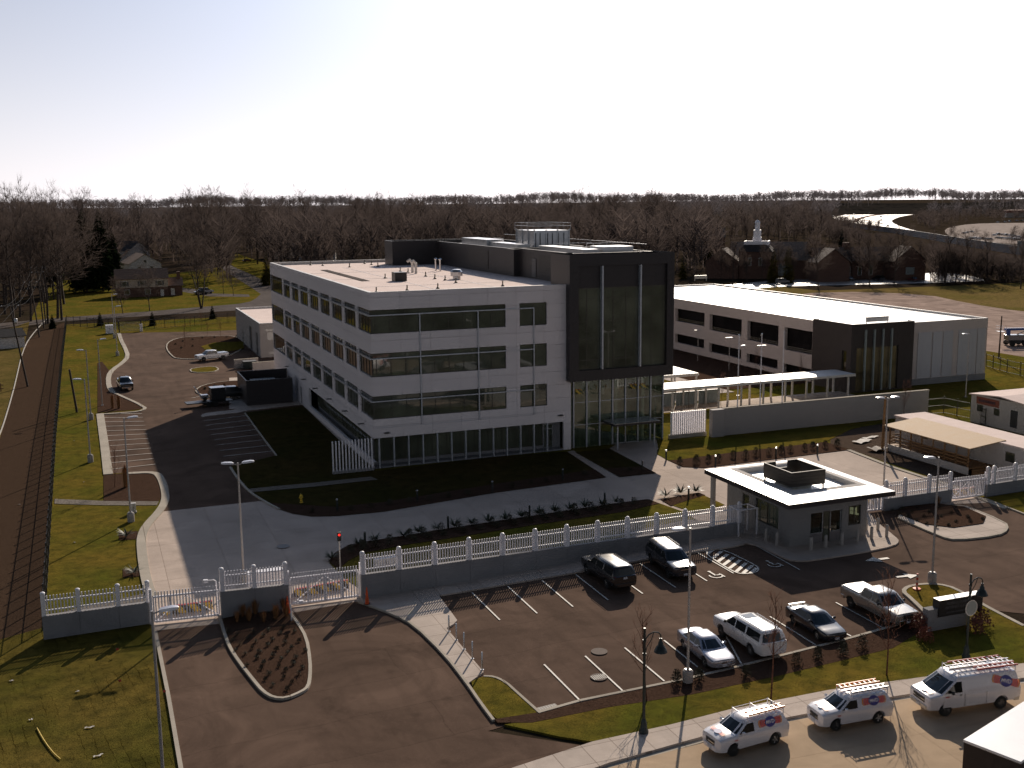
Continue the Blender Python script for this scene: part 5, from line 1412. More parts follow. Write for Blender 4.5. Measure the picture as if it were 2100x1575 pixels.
mb = MB(); mb.box(-2.35, -2.2, -.62, .62, 1.06, 1.09); mb.box(-2.3, -2.24, -.5, -.45, .94, 1.06); mb.box(-2.3, -2.24, .45, .5, .94, 1.06); mb.build('spoiler', M['dark blue paint'], v)
v, c, _ = vehicle('pickup_truck', 'pewter pickup truck with a flat white bed cover beside the grass island', 'pickup truck', PICKUP, 'pewter paint')
put(v, *((21.25, -53.89), -1.583)); v['group'] = g_lot
mb = MB(); mb.box(-2.8, -1.06, -.88, .88, 1.27, 1.32); mb.build('bed_cover', M['white car paint'], v, bevel=.02)
v, c, _ = vehicle('pickup_truck', 'white pickup truck with a dark bed cover parked behind the office block', 'pickup truck', PICKUP, 'white car paint')
put(v, *((-6.77, 91.46), -2.874))
mb = MB(); mb.box(-2.8, -1.06, -.88, .88, 1.27, 1.31); mb.build('bed_cover', M['grey paint'], v, bevel=.02)
v, c, _ = vehicle('pickup_truck', 'black pickup truck on the left drive, facing us beside the curved kerb', 'pickup truck', PICKUP, 'black car paint')
put(v, (-22.52, 65.59), R(-86))
mb = MB(); mb.box(-2.8, -1.06, -.88, .88, 1.27, 1.32); mb.build('bed_cover', M['grey paint'], v, bevel=.02)
v, c, _ = vehicle('pickup_truck', 'dark pickup truck backed up beside the black metal enclosure', 'pickup truck', PICKUP, 'black car paint')
put(v, (-8.62, 49.57), R(4))
# trailer with a small machine and a black crate
t = thing('flatbed_trailer', 'low black flatbed trailer standing in front of the dark pickup by the enclosure', 'trailer', (*(-11.97, 45.25), .03), R(6))
mb = MB(); mb.box(-3.4, 2.9, -1.0, 1.0, .55, .68); mb.build('bed', M['black metal'], t)
for x in (-.5, .45):
    for s in (-1, 1):
        mb = MB(); mb.lathe([(.2, -.1), (.36, -.1), (.38, 0), (.36, .1), (.2, .1)], (x, s * 1.14, .38), 16, 'y'); mb.build('wheel', M['rubber'], t)
mb = MB(); mb.tube([(2.9, -.5, .6), (4.1, 0, .55), (2.9, .5, .6)], .05, 6); mb.build('drawbar', M['black metal'], t)
t = thing('crate', 'black box crate standing upright on the flatbed trailer', 'crate', (*(-10.89, 45.97), .72), R(6))
mb = MB(); mb.box(-1.0, 1.0, -.8, .8, 0, 1.7); mb.build('box', M['black metal'], t, bevel=.03)
mb = MB(); mb.box(-1.02, 1.02, -.82, .82, 1.72, 1.78); mb.build('lid', M['grey paint'], t)
t = thing('work_machine', 'small shiny white work machine on the left end of the flatbed trailer', 'machine', (*(-12.69, 45.98), .72), R(6))
mb = MB(); mb.box(-.5, .5, -.45, .45, .25, .8); mb.build('engine', M['galvanised'], t, bevel=.04)
mb = MB(); mb.tube([(-.5, .3, .5), (-.9, .3, 1.4), (-1.3, .3, 2.0)], .07, 6); mb.tube([(-.5, -.3, .5), (-.9, -.3, 1.4), (-1.3, -.3, 2.0)], .07, 6); mb.tube([(-1.3, -.3, 2.0), (-1.3, .3, 2.0)], .05, 6); mb.build('arm', M['white car paint'], t)
for s in (-1, 1):
    mb = MB(); mb.lathe([(.1, -.1), (.26, -.1), (.26, .1), (.1, .1)], (0, s * .5, .27), 12, 'y'); mb.build('wheel', M['rubber'], t)

# ---- service vans with their round badge and lettering
FONT = None
def letters(txt, size, m, parent, name='lettering', mw=None, bold=.02):
    cu = bpy.data.curves.new('txt', 'FONT'); cu.body = txt; cu.size = size; cu.align_x = 'CENTER'; cu.align_y = 'CENTER'; cu.extrude = .002; cu.offset = bold * size
    cu.resolution_u = 3
    o = bpy.data.objects.new('txt', cu); COL.objects.link(o)
    dg = bpy.context.evaluated_depsgraph_get()
    me = bpy.data.meshes.new_from_object(o.evaluated_get(dg)); bpy.data.objects.remove(o)
    me.materials.clear(); me.materials.append(M[m])
    n = bpy.data.objects.new(name, me); COL.objects.link(n); n.parent = parent
    if mw is not None: n.matrix_local = mw
    return n

def badge(parent, mw, s, text='MVD'):
    """blue disc with white letters between red-orange radio waves, drawn in the local xy plane"""
    mb = MB()
    mb.prism([(.50 * s * math.cos(a), .42 * s * math.sin(a)) for a in [2 * PI * k / 24 for k in range(24)]], 0, .006)
    b = mb.build('logo', M['logo blue'], parent); b.matrix_local = mw
    for sg in (-1, 1):
        mb = MB()
        for i in range(4):
            r0 = .57 + i * .165; r1 = r0 + .105; sp = R(40 - i * 5)
            mb.mi = 0 if i < 3 else 1
            for k in range(6):
                a, c = -sp + 2 * sp * k / 6, -sp + 2 * sp * (k + 1) / 6
                q = [(sg * (r * math.cos(x)) * s, r * .62 * math.sin(x) * s, .004) for r, x in ((r0, a), (r1, a), (r1, c), (r0, c))]
                mb.face(q if sg > 0 else q[::-1])
        mb.build('logo_waves', [M['logo red'], M['logo orange']], b)
    if text: letters(text, .40 * s, 'white paint', b, mw=Matrix.Translation((0, -.01 * s, .010)))
    return b

def side_frame(x, y, z, s, tilt):
    """matrix of a decal on the vehicle's side: local x along the side, local y up the panel"""
    ux = Vector((-s, 0, 0)); n = Vector((0, s * math.cos(tilt), math.sin(tilt))); uy = n.cross(ux)
    m = Matrix((ux, uy, n)).transposed().to_4x4(); m.translation = (x, y, z); return m

def make_rack(t, x0, x1, w, z, m='white paint', n=3):
    for i in range(n):
        x = lerp(x0, x1, i / (n - 1))
        mb = MB(); mb.tube([(x, -w, z - .2), (x, -w, z + .18), (x, -w + .02, z + .12), (x, w - .02, z + .12), (x, w, z + .18), (x, w, z - .2)], .025, 6); mb.build('rack_bar', M[m], t)
    for s in (-1, 1):
        mb = MB(); mb.tube([(x0, s * w, z + .10), (x1, s * w, z + .10)], .02, 6); mb.build('rack_rail', M[m], t)

def ladder(label, ln, w, m, van, lx, ly, lz, tilt=0., group=None, rung='galvanised'):
    t = thing('ladder', label, 'ladder', (0, 0, 0), 0, group)
    loc, rz = van.location, van.rotation_euler.z
    t.location = (loc[0] + lx * math.cos(rz) - ly * math.sin(rz), loc[1] + lx * math.sin(rz) + ly * math.cos(rz), loc[2] + lz)
    t.rotation_euler = (tilt, 0, rz)
    for s in (-1, 1):
        mb = MB(); mb.box(-ln / 2, ln / 2, s * w / 2 - .025, s * w / 2 + .025, 0, .09); mb.build('rail', M[m], t)
    k = 0
    while -ln / 2 + .2 + k * .31 < ln / 2 - .1:
        x = -ln / 2 + .2 + k * .31
        mb = MB(); mb.box(x - .03, x + .03, -w / 2 + .026, w / 2 - .026, .03, .07); mb.build('rung', M[rung], t); k += 1
    return t
g_van = 'white service vans parked along the street kerb'
def small_van(lab, loc, rz, logo_tilt):
    v, c, d = vehicle('service_van', lab, 'van', HHR, 'van paint')
    put(v, loc, rz); v['group'] = g_van
    make_rack(v, .35, -1.95, .64, 1.68)
    tl = math.atan2(d['ze'] - 1.05, .82 - .66) ; tilt = PI / 2 - tl
    for s in (-1, 1):
        badge(c, side_frame(-1.02, s * (d['side_w'](1.31) + .016), 1.33, s, tilt), .64)
    hd = Matrix.Translation((1.70, 0, 1.10)) @ Matrix.Rotation(R(9), 4, 'Y') @ Matrix.Rotation(R(90), 4, 'Z')
    badge(v, hd, .46, '')
    letters('MVD', .09, 'logo red', v, mw=side_frame(1.2, .90, .86, 1, 0))
    return v
h1 = small_van('small white panel van with one ladder, foremost in the row on the street', *((2.95, -65.58), -3.065), 0)
h2 = small_van('small white panel van with two ladders, between its twin and the big van', *((9.55, -65.54), 3.084), 0)
ladder('single orange-railed ladder on the foremost small white van', 2.3, .36, 'logo orange', h1, -.95, .38, 1.80, group='ladders on the roof racks')
ladder('orange-railed ladder on the far side of the middle white van', 2.5, .36, 'logo orange', h2, -.75, -.30, 1.82, group='ladders on the roof racks', rung='white paint')
ladder('grey ladder on the near side of the middle white van', 2.3, .36, 'galvanised', h2, -.95, .33, 1.80, group='ladders on the roof racks')
v, c, d = vehicle('service_van', 'large white cargo van with three ladders, parked behind the two small vans', 'van', VAN, 'van paint')
put(v, *((16.54, -66.49), 3.016)); v['group'] = g_van
make_rack(v, .9, -2.7, .72, 2.16)
tl = math.atan2(d['ze'] - 1.27, .965 - .82); tilt = PI / 2 - tl
for s in (-1, 1):
    badge(c, side_frame(-2.0, s * (d['side_w'](1.58) + .016), 1.58, s, tilt) @ Matrix.Rotation(R(-16), 4, 'Z'), .76)
badge(v, Matrix.Translation((2.40, 0, 1.262)) @ Matrix.Rotation(R(10), 4, 'Y') @ Matrix.Rotation(R(90), 4, 'Z'), .5, '')
letters('MVD', .12, 'logo red', v, mw=side_frame(1.72, 1.012, 1.12, 1, 0))
mb = MB(); mb.box(-2.55, .55, .985, .992, .95, .965); mb.build('seam', M['pale metal'], v)
for x in (.62, -.75):
    for s in (-1, 1):
        mb = MB(); mb.box(x - .008, x + .008, min(s * .99, s * 1.008), max(s * .99, s * 1.008), .5, 1.2); mb.build('seam', M['grey paint'], v)
ladder('red step ladder on the far side of the large white van', 3.3, .42, 'red paint', v, -1.0, -.42, 2.30, group='ladders on the roof racks', rung='white paint')
ladder('grey extension ladder along the middle of the large white van', 4.0, .36, 'galvanised', v, -.9, .02, 2.30, group='ladders on the roof racks')
ladder('short red-railed ladder on the near side of the large white van', 2.6, .34, 'red paint', v, -1.6, .48, 2.30, group='ladders on the roof racks')

# box truck whose roof corner shows at the lower right
t = thing('box_truck', 'box truck with white roof and dark side, cut off by the lower right corner', 'truck')
a, b, cc = (8.57, -74.72), (14.09, -72.87), (7.81, -77.3)
ang = math.atan2(b[1] - a[1], b[0] - a[0])
t.location = (a[0], a[1], .03); t.rotation_euler = (0, 0, ang)
mb = MB(); mb.box(0, 7.4, -2.6, 0, 1.05, 3.38); mb.build('cargo_box', M['weathered wood'], t)
mb = MB(); mb.box(-.03, 7.43, -2.63, .03, 3.382, 3.5); mb.build('roof', M['bright roof'], t, bevel=.02)
mb = MB(); mb.box(7.5, 9.4, -2.4, -.2, .7, 2.5); cb = mb.build('cab', M['white car paint'], t, bevel=.12)
mb = MB(); mb.face([(9.41, -2.2, 1.6), (9.41, -.4, 1.6), (9.41, -.5, 2.35), (9.41, -2.1, 2.35)]); mb.build('windshield', M['car glass'], cb)
mb = MB(); mb.box(.3, 7.4, -1.8, -.8, .75, 1.045); mb.build('chassis', M['black metal'], t)
for x in (1.8, 8.3):
    for y in (-2.35, -.25):
        mb = MB(); mb.lathe([(.25, -.14), (.44, -.14), (.46, 0), (.44, .14), (.25, .14)], (x, y, .46), 20, 'y'); mb.build('wheel', M['rubber'], t)

# blue boom lift on the yard at the right edge
t = thing('boom_lift', 'blue boom lift parked on the gravel yard at the right edge', 'lift', (*(135.06, 44.97), .03), R(-18))
mb = MB(); mb.box(-1.7, 1.7, -1.0, 1.0, .5, 1.0); mb.build('chassis', M['black metal'], t, bevel=.05)
for x in (-1.2, 1.2):
    for s in (-1, 1):
        mb = MB(); mb.lathe([(.25, -.2), (.5, -.2), (.54, 0), (.5, .2), (.25, .2)], (x, s * 1.15, .54), 16, 'y'); mb.build('wheel', M['rubber'], t)
mb = MB(); mb.box(-1.9, 1.5, -.9, .9, 1.02, 2.1); mb.build('turntable', M['grey paint'], t, bevel=.12)
mb = MB(); mb.box(-2.2, 8.5, -.28, .28, 2.9, 3.35); mb.box(-1.8, -1.2, -.25, .25, 2.1, 2.9); mb.build('boom', M['blue paint'], t)
mb = MB(); mb.tube([(.2, 0, 2.1), (2.2, 0, 2.9)], .09, 8); mb.build('ram', M['chrome'], t)
mb = MB(); mb.box(-3.6, -2.3, -.7, .7, 2.7, 2.76)
for x in (-3.6, -2.34):
    for y in (-.7, .66): mb.box(x, x + .04, y, y + .04, 2.76, 3.8)
for z in (3.3, 3.76): mb.box(-3.6, -2.3, -.7, -.66, z, z + .04); mb.box(-3.6, -2.3, .66, .7, z, z + .04); mb.box(-3.6, -3.56, -.65, .65, z, z + .04)
mb.build('basket', M['white paint'], t)

# ---- distant cars: one compact mesh each
def far_car_mesh(pm, kind=0):
    mb = MB()
    prof = [(-2.2, .35), (-2.2, .85), (-1.7, .95), (.9, .92), (2.1, .75), (2.2, .4)] if kind == 0 else [(-2.4, .4), (-2.4, 1.1), (1.2, 1.1), (2.2, .95), (2.3, .45)]
    n = len(prof)
    vs = [(x, -.88, z) for x, z in prof] + [(x, .88, z) for x, z in prof]
    mb.mi = 0
    mb.faces(vs, [tuple(range(n)), tuple(range(n, 2 * n))[::-1]] + [(i, i + n, (i + 1) % n + n, (i + 1) % n) for i in range(n)])
    zb, zr, a, b, c_, d_ = (.93, 1.42, -1.6, -1.0, .25, .95) if kind == 0 else (1.1, 1.8, -2.35, -2.2, .5, 1.15)
    mb.mi = 1
    vs = [(a, -.8, zb), (d_, -.8, zb), (d_, .8, zb), (a, .8, zb), (b, -.66, zr), (c_, -.66, zr), (c_, .66, zr), (b, .66, zr)]
    mb.faces(vs, [(0, 1, 5, 4), (1, 2, 6, 5), (2, 3, 7, 6), (3, 0, 4, 7)])
    mb.mi = 0; mb.faces(vs, [(4, 5, 6, 7)])
    mb.mi = 2
    for x in (-1.35, 1.35):
        for s in (-1, 1): mb.lathe([(.32, -.1), (.32, .1)], (x, s * .82, .32), 10, 'y')
    o = mb.build('far_car', [M[pm], M['car glass'], M['rubber']])
    return o
FAR = [far_car_mesh(p, k) for p, k in (('white car paint', 0), ('silver paint', 1), ('black car paint', 0), ('charcoal paint', 1), ('maroon paint', 0), ('blue car paint', 0), ('grey paint', 1))]
far_used = set()
def far_car(i, loc, rz, label, group=None, name='parked_car', cat='car', z=.05):
    i %= len(FAR)
    if i in far_used:
        o = FAR[i].copy(); COL.objects.link(o)
    else:
        o = FAR[i]; far_used.add(i)
    o.name = name; o.location = (loc[0], loc[1], z); o.rotation_euler = (0, 0, rz)
    tag(o, label, cat, group)
    if group is None and 'group' in o: del o['group']
    return o
rr = random.Random(5)
mot = [(982.7, 1200.7),(1073.2, 1290.0),(995.6, 1181.4),(1126.4, 1334.8),(1219.1, 1426.8),(1168.3, 1348.6),(1303.0, 1509.2),(1336.3, 1521.8),(1305.2, 1476.9),(1349.0, 1508.2),(1433.6, 1580.6),(1428.5, 1558.8),(1425.2, 1549.8),(1493.8, 1609.3),(1478.0, 1575.5),(695.9, 770.6),(972.0, 1086.3),(833.7, 919.4),(728.7, 793.6),(660.7, 704.2),(1025.1, 1136.8),(561.2, 565.8),(1294.6, 1395.6),(1385.3, 1470.3),(1413.5, 1480.8),(1545.7, 1587.2),(1586.1, 1598.1),(1588.4, 1591.4),(1581.8, 1567.9),(1601.3, 1575.5)]
for i, p in enumerate(mot):
    far_car(rr.choice((0, 1, 2, 3, 0, 1, 5)), p, rr.uniform(0.4, 1.2), 'tiny car on the sunlit curving motorway', 'cars driving on the far motorway', 'motorway_car', z=.3)
def lot(pxs, rz, label, group, jit=.15):
    for p in pxs: far_car(rr.randrange(7), p, rz + rr.uniform(-jit, jit), label, group)
lot([(576.8, 522.5),(590.3, 533.3),(604.8, 544.0),(500.3, 436.3),(505.1, 437.9),(509.9, 439.5),(511.7, 438.1),(507.6, 430.7),(506.5, 426.4),(562.8, 479.6),(574.8, 488.1),(573.8, 483.6),(568.6, 474.9),(560.0, 463.1),(551.8, 451.7),(543.8, 440.7),(536.1, 430.0),(528.2, 441.6),(525.1, 435.3),(522.7, 429.7),(518.5, 422.4),(514.4, 415.3),(510.4, 408.3),(846.1, 758.9),(858.1, 761.8),(885.3, 782.1),(906.8, 793.1),(927.4, 806.4),(448.0, 365.8),(445.7, 359.6)], 1.2, 'tiny car parked on the big sunlit lot at the right edge', 'cars parked on the far lot')

for p, i, rz, lab in (((209.5, 198.6), 5, 1.5, 'blue-grey car in shade by the church wing, left of the dark cars'), ((212.6, 191.6), 2, 1.5, 'dark car with a glinting roof left of the second street tree'), ((221.0, 186.9), 3, 1.5, 'dark suv with a glinting roof between two street trees'),
                      ((229.2, 179.7), 4, 1.4, 'dark car in shade in front of the right brick wing'), ((256.2, 196.8), 0, .6, 'white car beside the tree at the right end of the church lot'), ((186.2, 191.6), 6, 0.1, 'dark car just above the bright garage roof'), ((210.7, 195.3), 1, 1.5, 'silver car at the left end of the shaded church bays')):
    far_car(i, p, rz, lab)
far_car(2, (6.5, 241.6), .1, 'dark car on the brick house driveway behind the big tree')
far_car(1, (8.3, 244.7), .1, 'silver car on the brick house driveway')
far_car(4, (46.6, 428.1), .3, 'dark red car parked beside the side street in the trees')

# ---------------------------------------------------------------- white security fence on its grey wall
def fence_run(a, b, wall_h, posts, lab, top=2.72, zb=0., thick=.34):
    """wall from a to b with pickets between posts; posts are distances along the run, heights may change along it"""
    t = thing('security_fence', lab, 'fence', (a[0], a[1], zb), math.atan2(b[1] - a[1], b[0] - a[0]), 'white picket security fences')
    L = math.hypot(b[0] - a[0], b[1] - a[1])
    w0, w1 = wall_h if isinstance(wall_h, tuple) else (wall_h, wall_h); t0, t1 = top if isinstance(top, tuple) else (top, top)
    W_ = lambda x: lerp(w0, w1, x / L)
    T_ = lambda x: lerp(t0, t1, x / L)
    def bx(mb, x0, x1, h, zl, zh):
        v = [(x, y, z) for z in (0, 1) for y in (-h, h) for x in (x0, x1)]
        v = [(x, y, (zl(x), zh(x))[z]) for x, y, z in v]
        mb.faces(v, [(0, 2, 3, 1), (4, 5, 7, 6), (0, 1, 5, 4), (2, 6, 7, 3), (0, 4, 6, 2), (1, 3, 7, 5)])
    mb = MB(); bx(mb, 0, L, thick / 2, lambda x: 0, W_)
    wl = mb.build('wall', M['concrete wall'], t)
    if len(posts) > 2:
        mb = MB()
        for p in posts[1:-1]: bx(mb, p - .012, p + .012, thick / 2 + .004, lambda x: .02, lambda x: W_(x) - .01)
        mb.build('joint', M['sign grey'], wl)
    for p in posts:
        mb = MB(); bx(mb, p - .14, p + .14, .14, lambda x: W_(x) + .002, lambda x: T_(p))
        po = mb.build('post', M['white paint'], t)
        mb = MB(); mb.lathe([(.16, 0), (.16, .05), (.11, .10), (.02, .13)], (p, 0, T_(p) + .001), 10); mb.build('cap', M['white paint'], po)
    for p, q in zip(posts, posts[1:]):
        mb = MB(); n = max(2, int((q - p - .3) / .20))
        for k in range(n):
            x = p + .14 + (q - p - .28) * (k + .5) / n
            bx(mb, x - .04, x + .04, .03, lambda x: W_(x) + .07, lambda x: T_(x) - .16)
        for lo in (lambda x: W_(x) + .30, lambda x: T_(x) - .52): bx(mb, p + .141, q - .141, .045, lo, lambda x: lo(x) + .07)
        mb.build('picket_panel', M['white paint'], t)
    return t
def along(a, b, pts):
    dx, dy = b[0] - a[0], b[1] - a[1]; l = math.hypot(dx, dy)
    return [((p[0] - a[0]) * dx + (p[1] - a[1]) * dy) / l for p in pts]
a, b = (-31.4, -36.23), (-24.66, -35.99)
L = math.hypot(b[0] - a[0], b[1] - a[1])
fence_run(a, b, (1.6, 1.5), [.14, L * .335, L * .70, L - .14], 'white picket fence on a grey wall at the far left, beside the lawn', (3.1, 2.9))
a, b = (-20.17, -37.22), (-15.56, -36.82)
L = math.hypot(b[0] - a[0], b[1] - a[1])
fence_run(a, b, (2.0, 1.72), [.14, L * .5, L - .14], 'short white picket fence on a grey wall between the two left gates', (3.55, 3.25))
a, b = (-10.48, -37.43), (22.64, -34.91)
L = math.hypot(b[0] - a[0], b[1] - a[1])
fence_run(a, b, (1.92, 1.1), [.14 + (L - .28) * k / 12 for k in range(13)], 'long white picket fence on a grey wall in front of the visitor car park', (3.5, 2.8))
a, b = (38.39, -33.93), (46.17, -33.78)
L = math.hypot(b[0] - a[0], b[1] - a[1])
fence_run(a, b, 1.15, [.14, L * .30, L * .66, L - .14], 'white picket fence on a grey wall between guard house and right gate', 2.75)
a, b = (50.26, -33.9), (63.84, -33.33)
L = math.hypot(b[0] - a[0], b[1] - a[1])
fence_run(a, b, 1.2, [.14] + [.9 + k * 2.75 for k in range(int((L - 1) / 2.75) + 1)], 'white picket fence on a grey wall at the right edge of the photo', 2.8)

def gate(a, b, lab, h=2.15, lean=0):
    t = thing('gate', lab, 'gate', (a[0], a[1], .03), math.atan2(b[1] - a[1], b[0] - a[0]), 'white sliding vehicle gates')
    L = math.hypot(b[0] - a[0], b[1] - a[1])
    mb = MB()
    for z in (.12, h - .45): mb.box(.05, L - .05, -.05, .05, z, z + .12)
    for k in range(5):
        x = .05 + (L - .1) * k / 4; mb.box(x - .05, x + .05, -.048, .048, .241, h - .451)
    mb.build('frame', M['white paint'], t)
    mb = MB(); n = int(L / .20)
    for k in range(n): x = .1 + (L - .2) * (k + .5) / n; mb.box(x - .04, x + .04, -.11, -.051, .1, h)
    mb.build('pickets', M['white paint'], t)
    mb = MB(); mb.tube([(L * .04, .06, .2), (L * .5, .06, h - .5)], .035, 6); mb.tube([(L * .96, .06, .2), (L * .5, .06, h - .5)], .035, 6); mb.build('brace', M['white paint'], t)
    for x in (-.12, L + .12):
        mb = MB(); mb.box(x - .09, x + .09, .0, .18, 0, h + .15); mb.build('post', M['white paint'], t)
    return t
gate((-24.53, -36.42), (-20.22, -36.82), 'white sliding gate at the leftmost driveway opening', 2.3)
gate((-15.39, -36.79), (-10.52, -36.99), 'white sliding gate right of the short wall, above the mulch island tip', 2.45)
gate((36.58, -33.82), (38.31, -33.89), 'narrow white gate just right of the guard house')
gate((46.38, -33.69), (50.3, -33.74), 'white sliding gate across the right-hand driveway')
def barrier(a, b, lab):
    t = thing('wedge_barrier', lab, 'barrier', (a[0], a[1], .03), math.atan2(b[1] - a[1], b[0] - a[0]), 'striped wedge barriers behind the gates')
    L = math.hypot(b[0] - a[0], b[1] - a[1])
    mb = MB(); mb.faces([(0, 0, 0), (L, 0, 0), (L, .9, 0), (0, .9, 0), (0, .05, .55), (L, .05, .55), (L, .2, .55), (0, .2, .55)], [(0, 1, 5, 4), (1, 2, 6, 5), (2, 3, 7, 6), (3, 0, 4, 7), (4, 5, 6, 7)]); mb.build('plate', M['hazard stripes'], t)
    mb = MB(); mb.box(0, L, .04, .22, .552, .6); mb.build('top_edge', M['red paint'], t)
barrier((-23.94, -35.05), (-20.55, -35.11), 'black and yellow striped barrier behind the leftmost gate')
barrier((-14.73, -35.1), (-10.75, -34.62), 'black and yellow striped barrier behind the second gate from the left')
barrier((47.69, -32.6), (50.21, -32.56), 'black and yellow striped barrier behind the right-hand gate')
barrier((38.37, -31.83), (39.4, -31.92), 'short striped barrier behind the narrow gate by the guard house')

# ---------------------------------------------------------------- lamps
def light_pole(label, loc, heads, h=9.45, base=True, rz=0.):
    t = thing('light_pole', label, 'light pole', loc, rz, 'tall car park light poles')
    z0 = .85 if base else .05
    if base:
        mb = MB(); mb.lathe([(.31, 0), (.31, .78), (.27, .84)], (0, 0, 0), 16); mb.build('concrete_base', M['concrete post'], t, 40)
    mb = MB(); mb.box(-.16, .16, -.16, .16, z0, z0 + .06); mb.build('base_plate', M['light pole paint'], t)
    mb = MB(); mb.tube([(0, 0, z0 + .06), (0, 0, h)], [.085, .062], 8); mb.build('pole', M['light pole paint'], t, 40)
    for a in heads:
        ca, sa = math.cos(a), math.sin(a)
        mb = MB(); mb.tube([(0, 0, h - .15), (.35 * ca, .35 * sa, h - .05)], .04, 6)
        mb.build('arm', M['light pole paint'], t)
        mb = MB(); vs = []
        for x, w, z, hh in ((.30, .10, h - .06, .08), (.42, .19, h - .05, .13), (.9, .21, h - .02, .14), (1.15, .14, h, .09), (1.2, .04, h + .01, .04)):
            for y, zz in ((-w, z), (w, z), (w * .85, z + hh), (-w * .85, z + hh)):
                vs.append((x * ca - y * sa, x * sa + y * ca, zz))
        fs = [(0, 3, 2, 1), (16, 17, 18, 19)]
        for i in range(4):
            for k in range(4):
                p, q = i * 4 + k, i * 4 + (k + 1) % 4
                fs.append((p, q, q + 4, p + 4))
        mb.faces(vs, fs); mb.build('luminaire', M['lamp head'], t, 50)
    return t
light_pole('light pole with one head, in front of the gate, cut by the bottom edge', (-25.47, -59.65), [R(-4)], 9.45)
light_pole('twin-headed light pole standing behind the short wall, in the shadow edge', (-17.75, -30.4), [R(-5), R(175)], 9.2)
light_pole('light pole with one head beside the left drive, carrying small grey boxes', (-24.89, -10.23), [R(0)])
light_pole('light pole on the left lawn, nearest of the lawn poles, beside the striped bays', (-28.01, 15.7), [R(175)], 9.3)
light_pole('light pole on the left lawn, second along, left of the mulch bed', (-27.69, 41.38), [R(175)], 9.3)
light_pole('slim light pole in the strip of mulch left of the black pickup', (-26.1, 51.69), [R(10)], 9.4, False)
light_pole('light pole beside the curved kerb behind the black pickup', (-22.41, 105.06), [R(0)], 9.3)
light_pole('farthest left light pole, next to the white cabinet', (-22.08, 134.1), [R(0)], 9.3)
light_pole('light pole with one head in the bed at the front of the car park', (3.91, -58.19), [R(180)])
light_pole('light pole in the grass island at the right, its head over the asphalt', (28.91, -50.46), [R(172)], 9.5)
light_pole('twin-headed light pole behind the fence right of the guard house', (41.8, -29.8), [R(-10), R(170)])
light_pole('light pole with one head in front of the white-panelled garage wall', (86.91, 7.04), [R(180)], 9.0, False)
light_pole('light pole beside the left flagpole in the courtyard', (58.76, 21.25), [R(0)], 7.2, False)
def courtyard_lamp(label, loc):
    t = thing('courtyard_lamp', label, 'lamp', loc, 0, 'slim courtyard lamps')
    mb = MB(); mb.tube([(0, 0, 0), (0, 0, 5.4)], .06, 6); mb.build('pole', M['light pole paint'], t)
    mb = MB(); mb.box(-.75, .75, -.22, .22, 5.402, 5.5); mb.build('luminaire', M['lamp head'], t)
courtyard_lamp('slim flat-topped lamp in the courtyard, nearer the entrance tower', (71.19, 53.0))
courtyard_lamp('slim flat-topped lamp in the courtyard, middle of the garage facade', (70.39, 41.82))
courtyard_lamp('slim flat-topped lamp in the courtyard, behind the middle flagpole', (69.48, 31.39))

def street_lamp(label, loc, rz, h, sign=False):
    t = thing('street_lamp', label, 'street lamp', loc, rz, 'dark gooseneck street lamps')
    mb = MB(); mb.lathe([(.26, 0), (.26, .12), (.19, .25), (.17, .55), (.11, .75), (.085, .8)], (0, 0, .14), 12); mb.build('base', M['dark green metal'], t, 40)
    mb = MB(); mb.tube([(0, 0, .9), (0, 0, h)], [.085, .065], 10); mb.build('pole', M['dark green metal'], t, 40)
    mb = MB(); z = h - .7
    mb.tube([(0, 0, z), (.25, 0, z + .28), (.55, 0, z + .38), (.85, 0, z + .30), (1.0, 0, z + .12), (1.0, 0, z - .05)], .035, 8)
    mb.tube([(.04, 0, z - .75), (.16, 0, z - .35), (.42, 0, z - .02), (.56, 0, z + .34)], .025, 6)
    for q in (z, z - .75): mb.lathe([(.1, -.06), (.1, .06)], (0, 0, q), 10)
    mb.build('arm', M['dark green metal'], t, 40)
    mb = MB(); mb.lathe([(.07, -.05), (.08, -.2), (.13, -.28), (.15, -.42), (.24, -.52), (.34, -.74), (.36, -.80)], (1.0, 0, z), 16); sh = mb.build('lamp_shade', M['dark green metal'], t, 40)
    mb = MB(); mb.lathe([(.33, -.81), (.2, -.88), (.05, -.92)], (1.0, 0, z), 16); mb.build('lamp_glass', M['lens clear'], sh, 40)
    if sign:
        mb = MB(); mb.lathe([(.46, -.02), (.46, .02)], (0, -.15, h - 2.1), 24, 'y'); sg = mb.build('round_sign', M['courtyard panel'], t)
        mb = MB()
        for k in range(24):
            a, b = 2 * PI * k / 24, 2 * PI * (k + 1) / 24
            mb.face([(.44 * math.cos(a), -.175, h - 2.1 + .44 * math.sin(a)), (.44 * math.cos(b), -.175, h - 2.1 + .44 * math.sin(b)), (.50 * math.cos(b), -.175, h - 2.1 + .50 * math.sin(b)), (.50 * math.cos(a), -.175, h - 2.1 + .50 * math.sin(a))])
        mb.build('sign_rim', M['off white'], sg)
    return t
street_lamp('dark gooseneck street lamp on the pavement left of the small vans', (-1.41, -62.7), R(4), 5.96)
street_lamp('dark gooseneck street lamp carrying a round sign in front of the monument sign', (21.27, -61.81), R(4), 5.48, True)
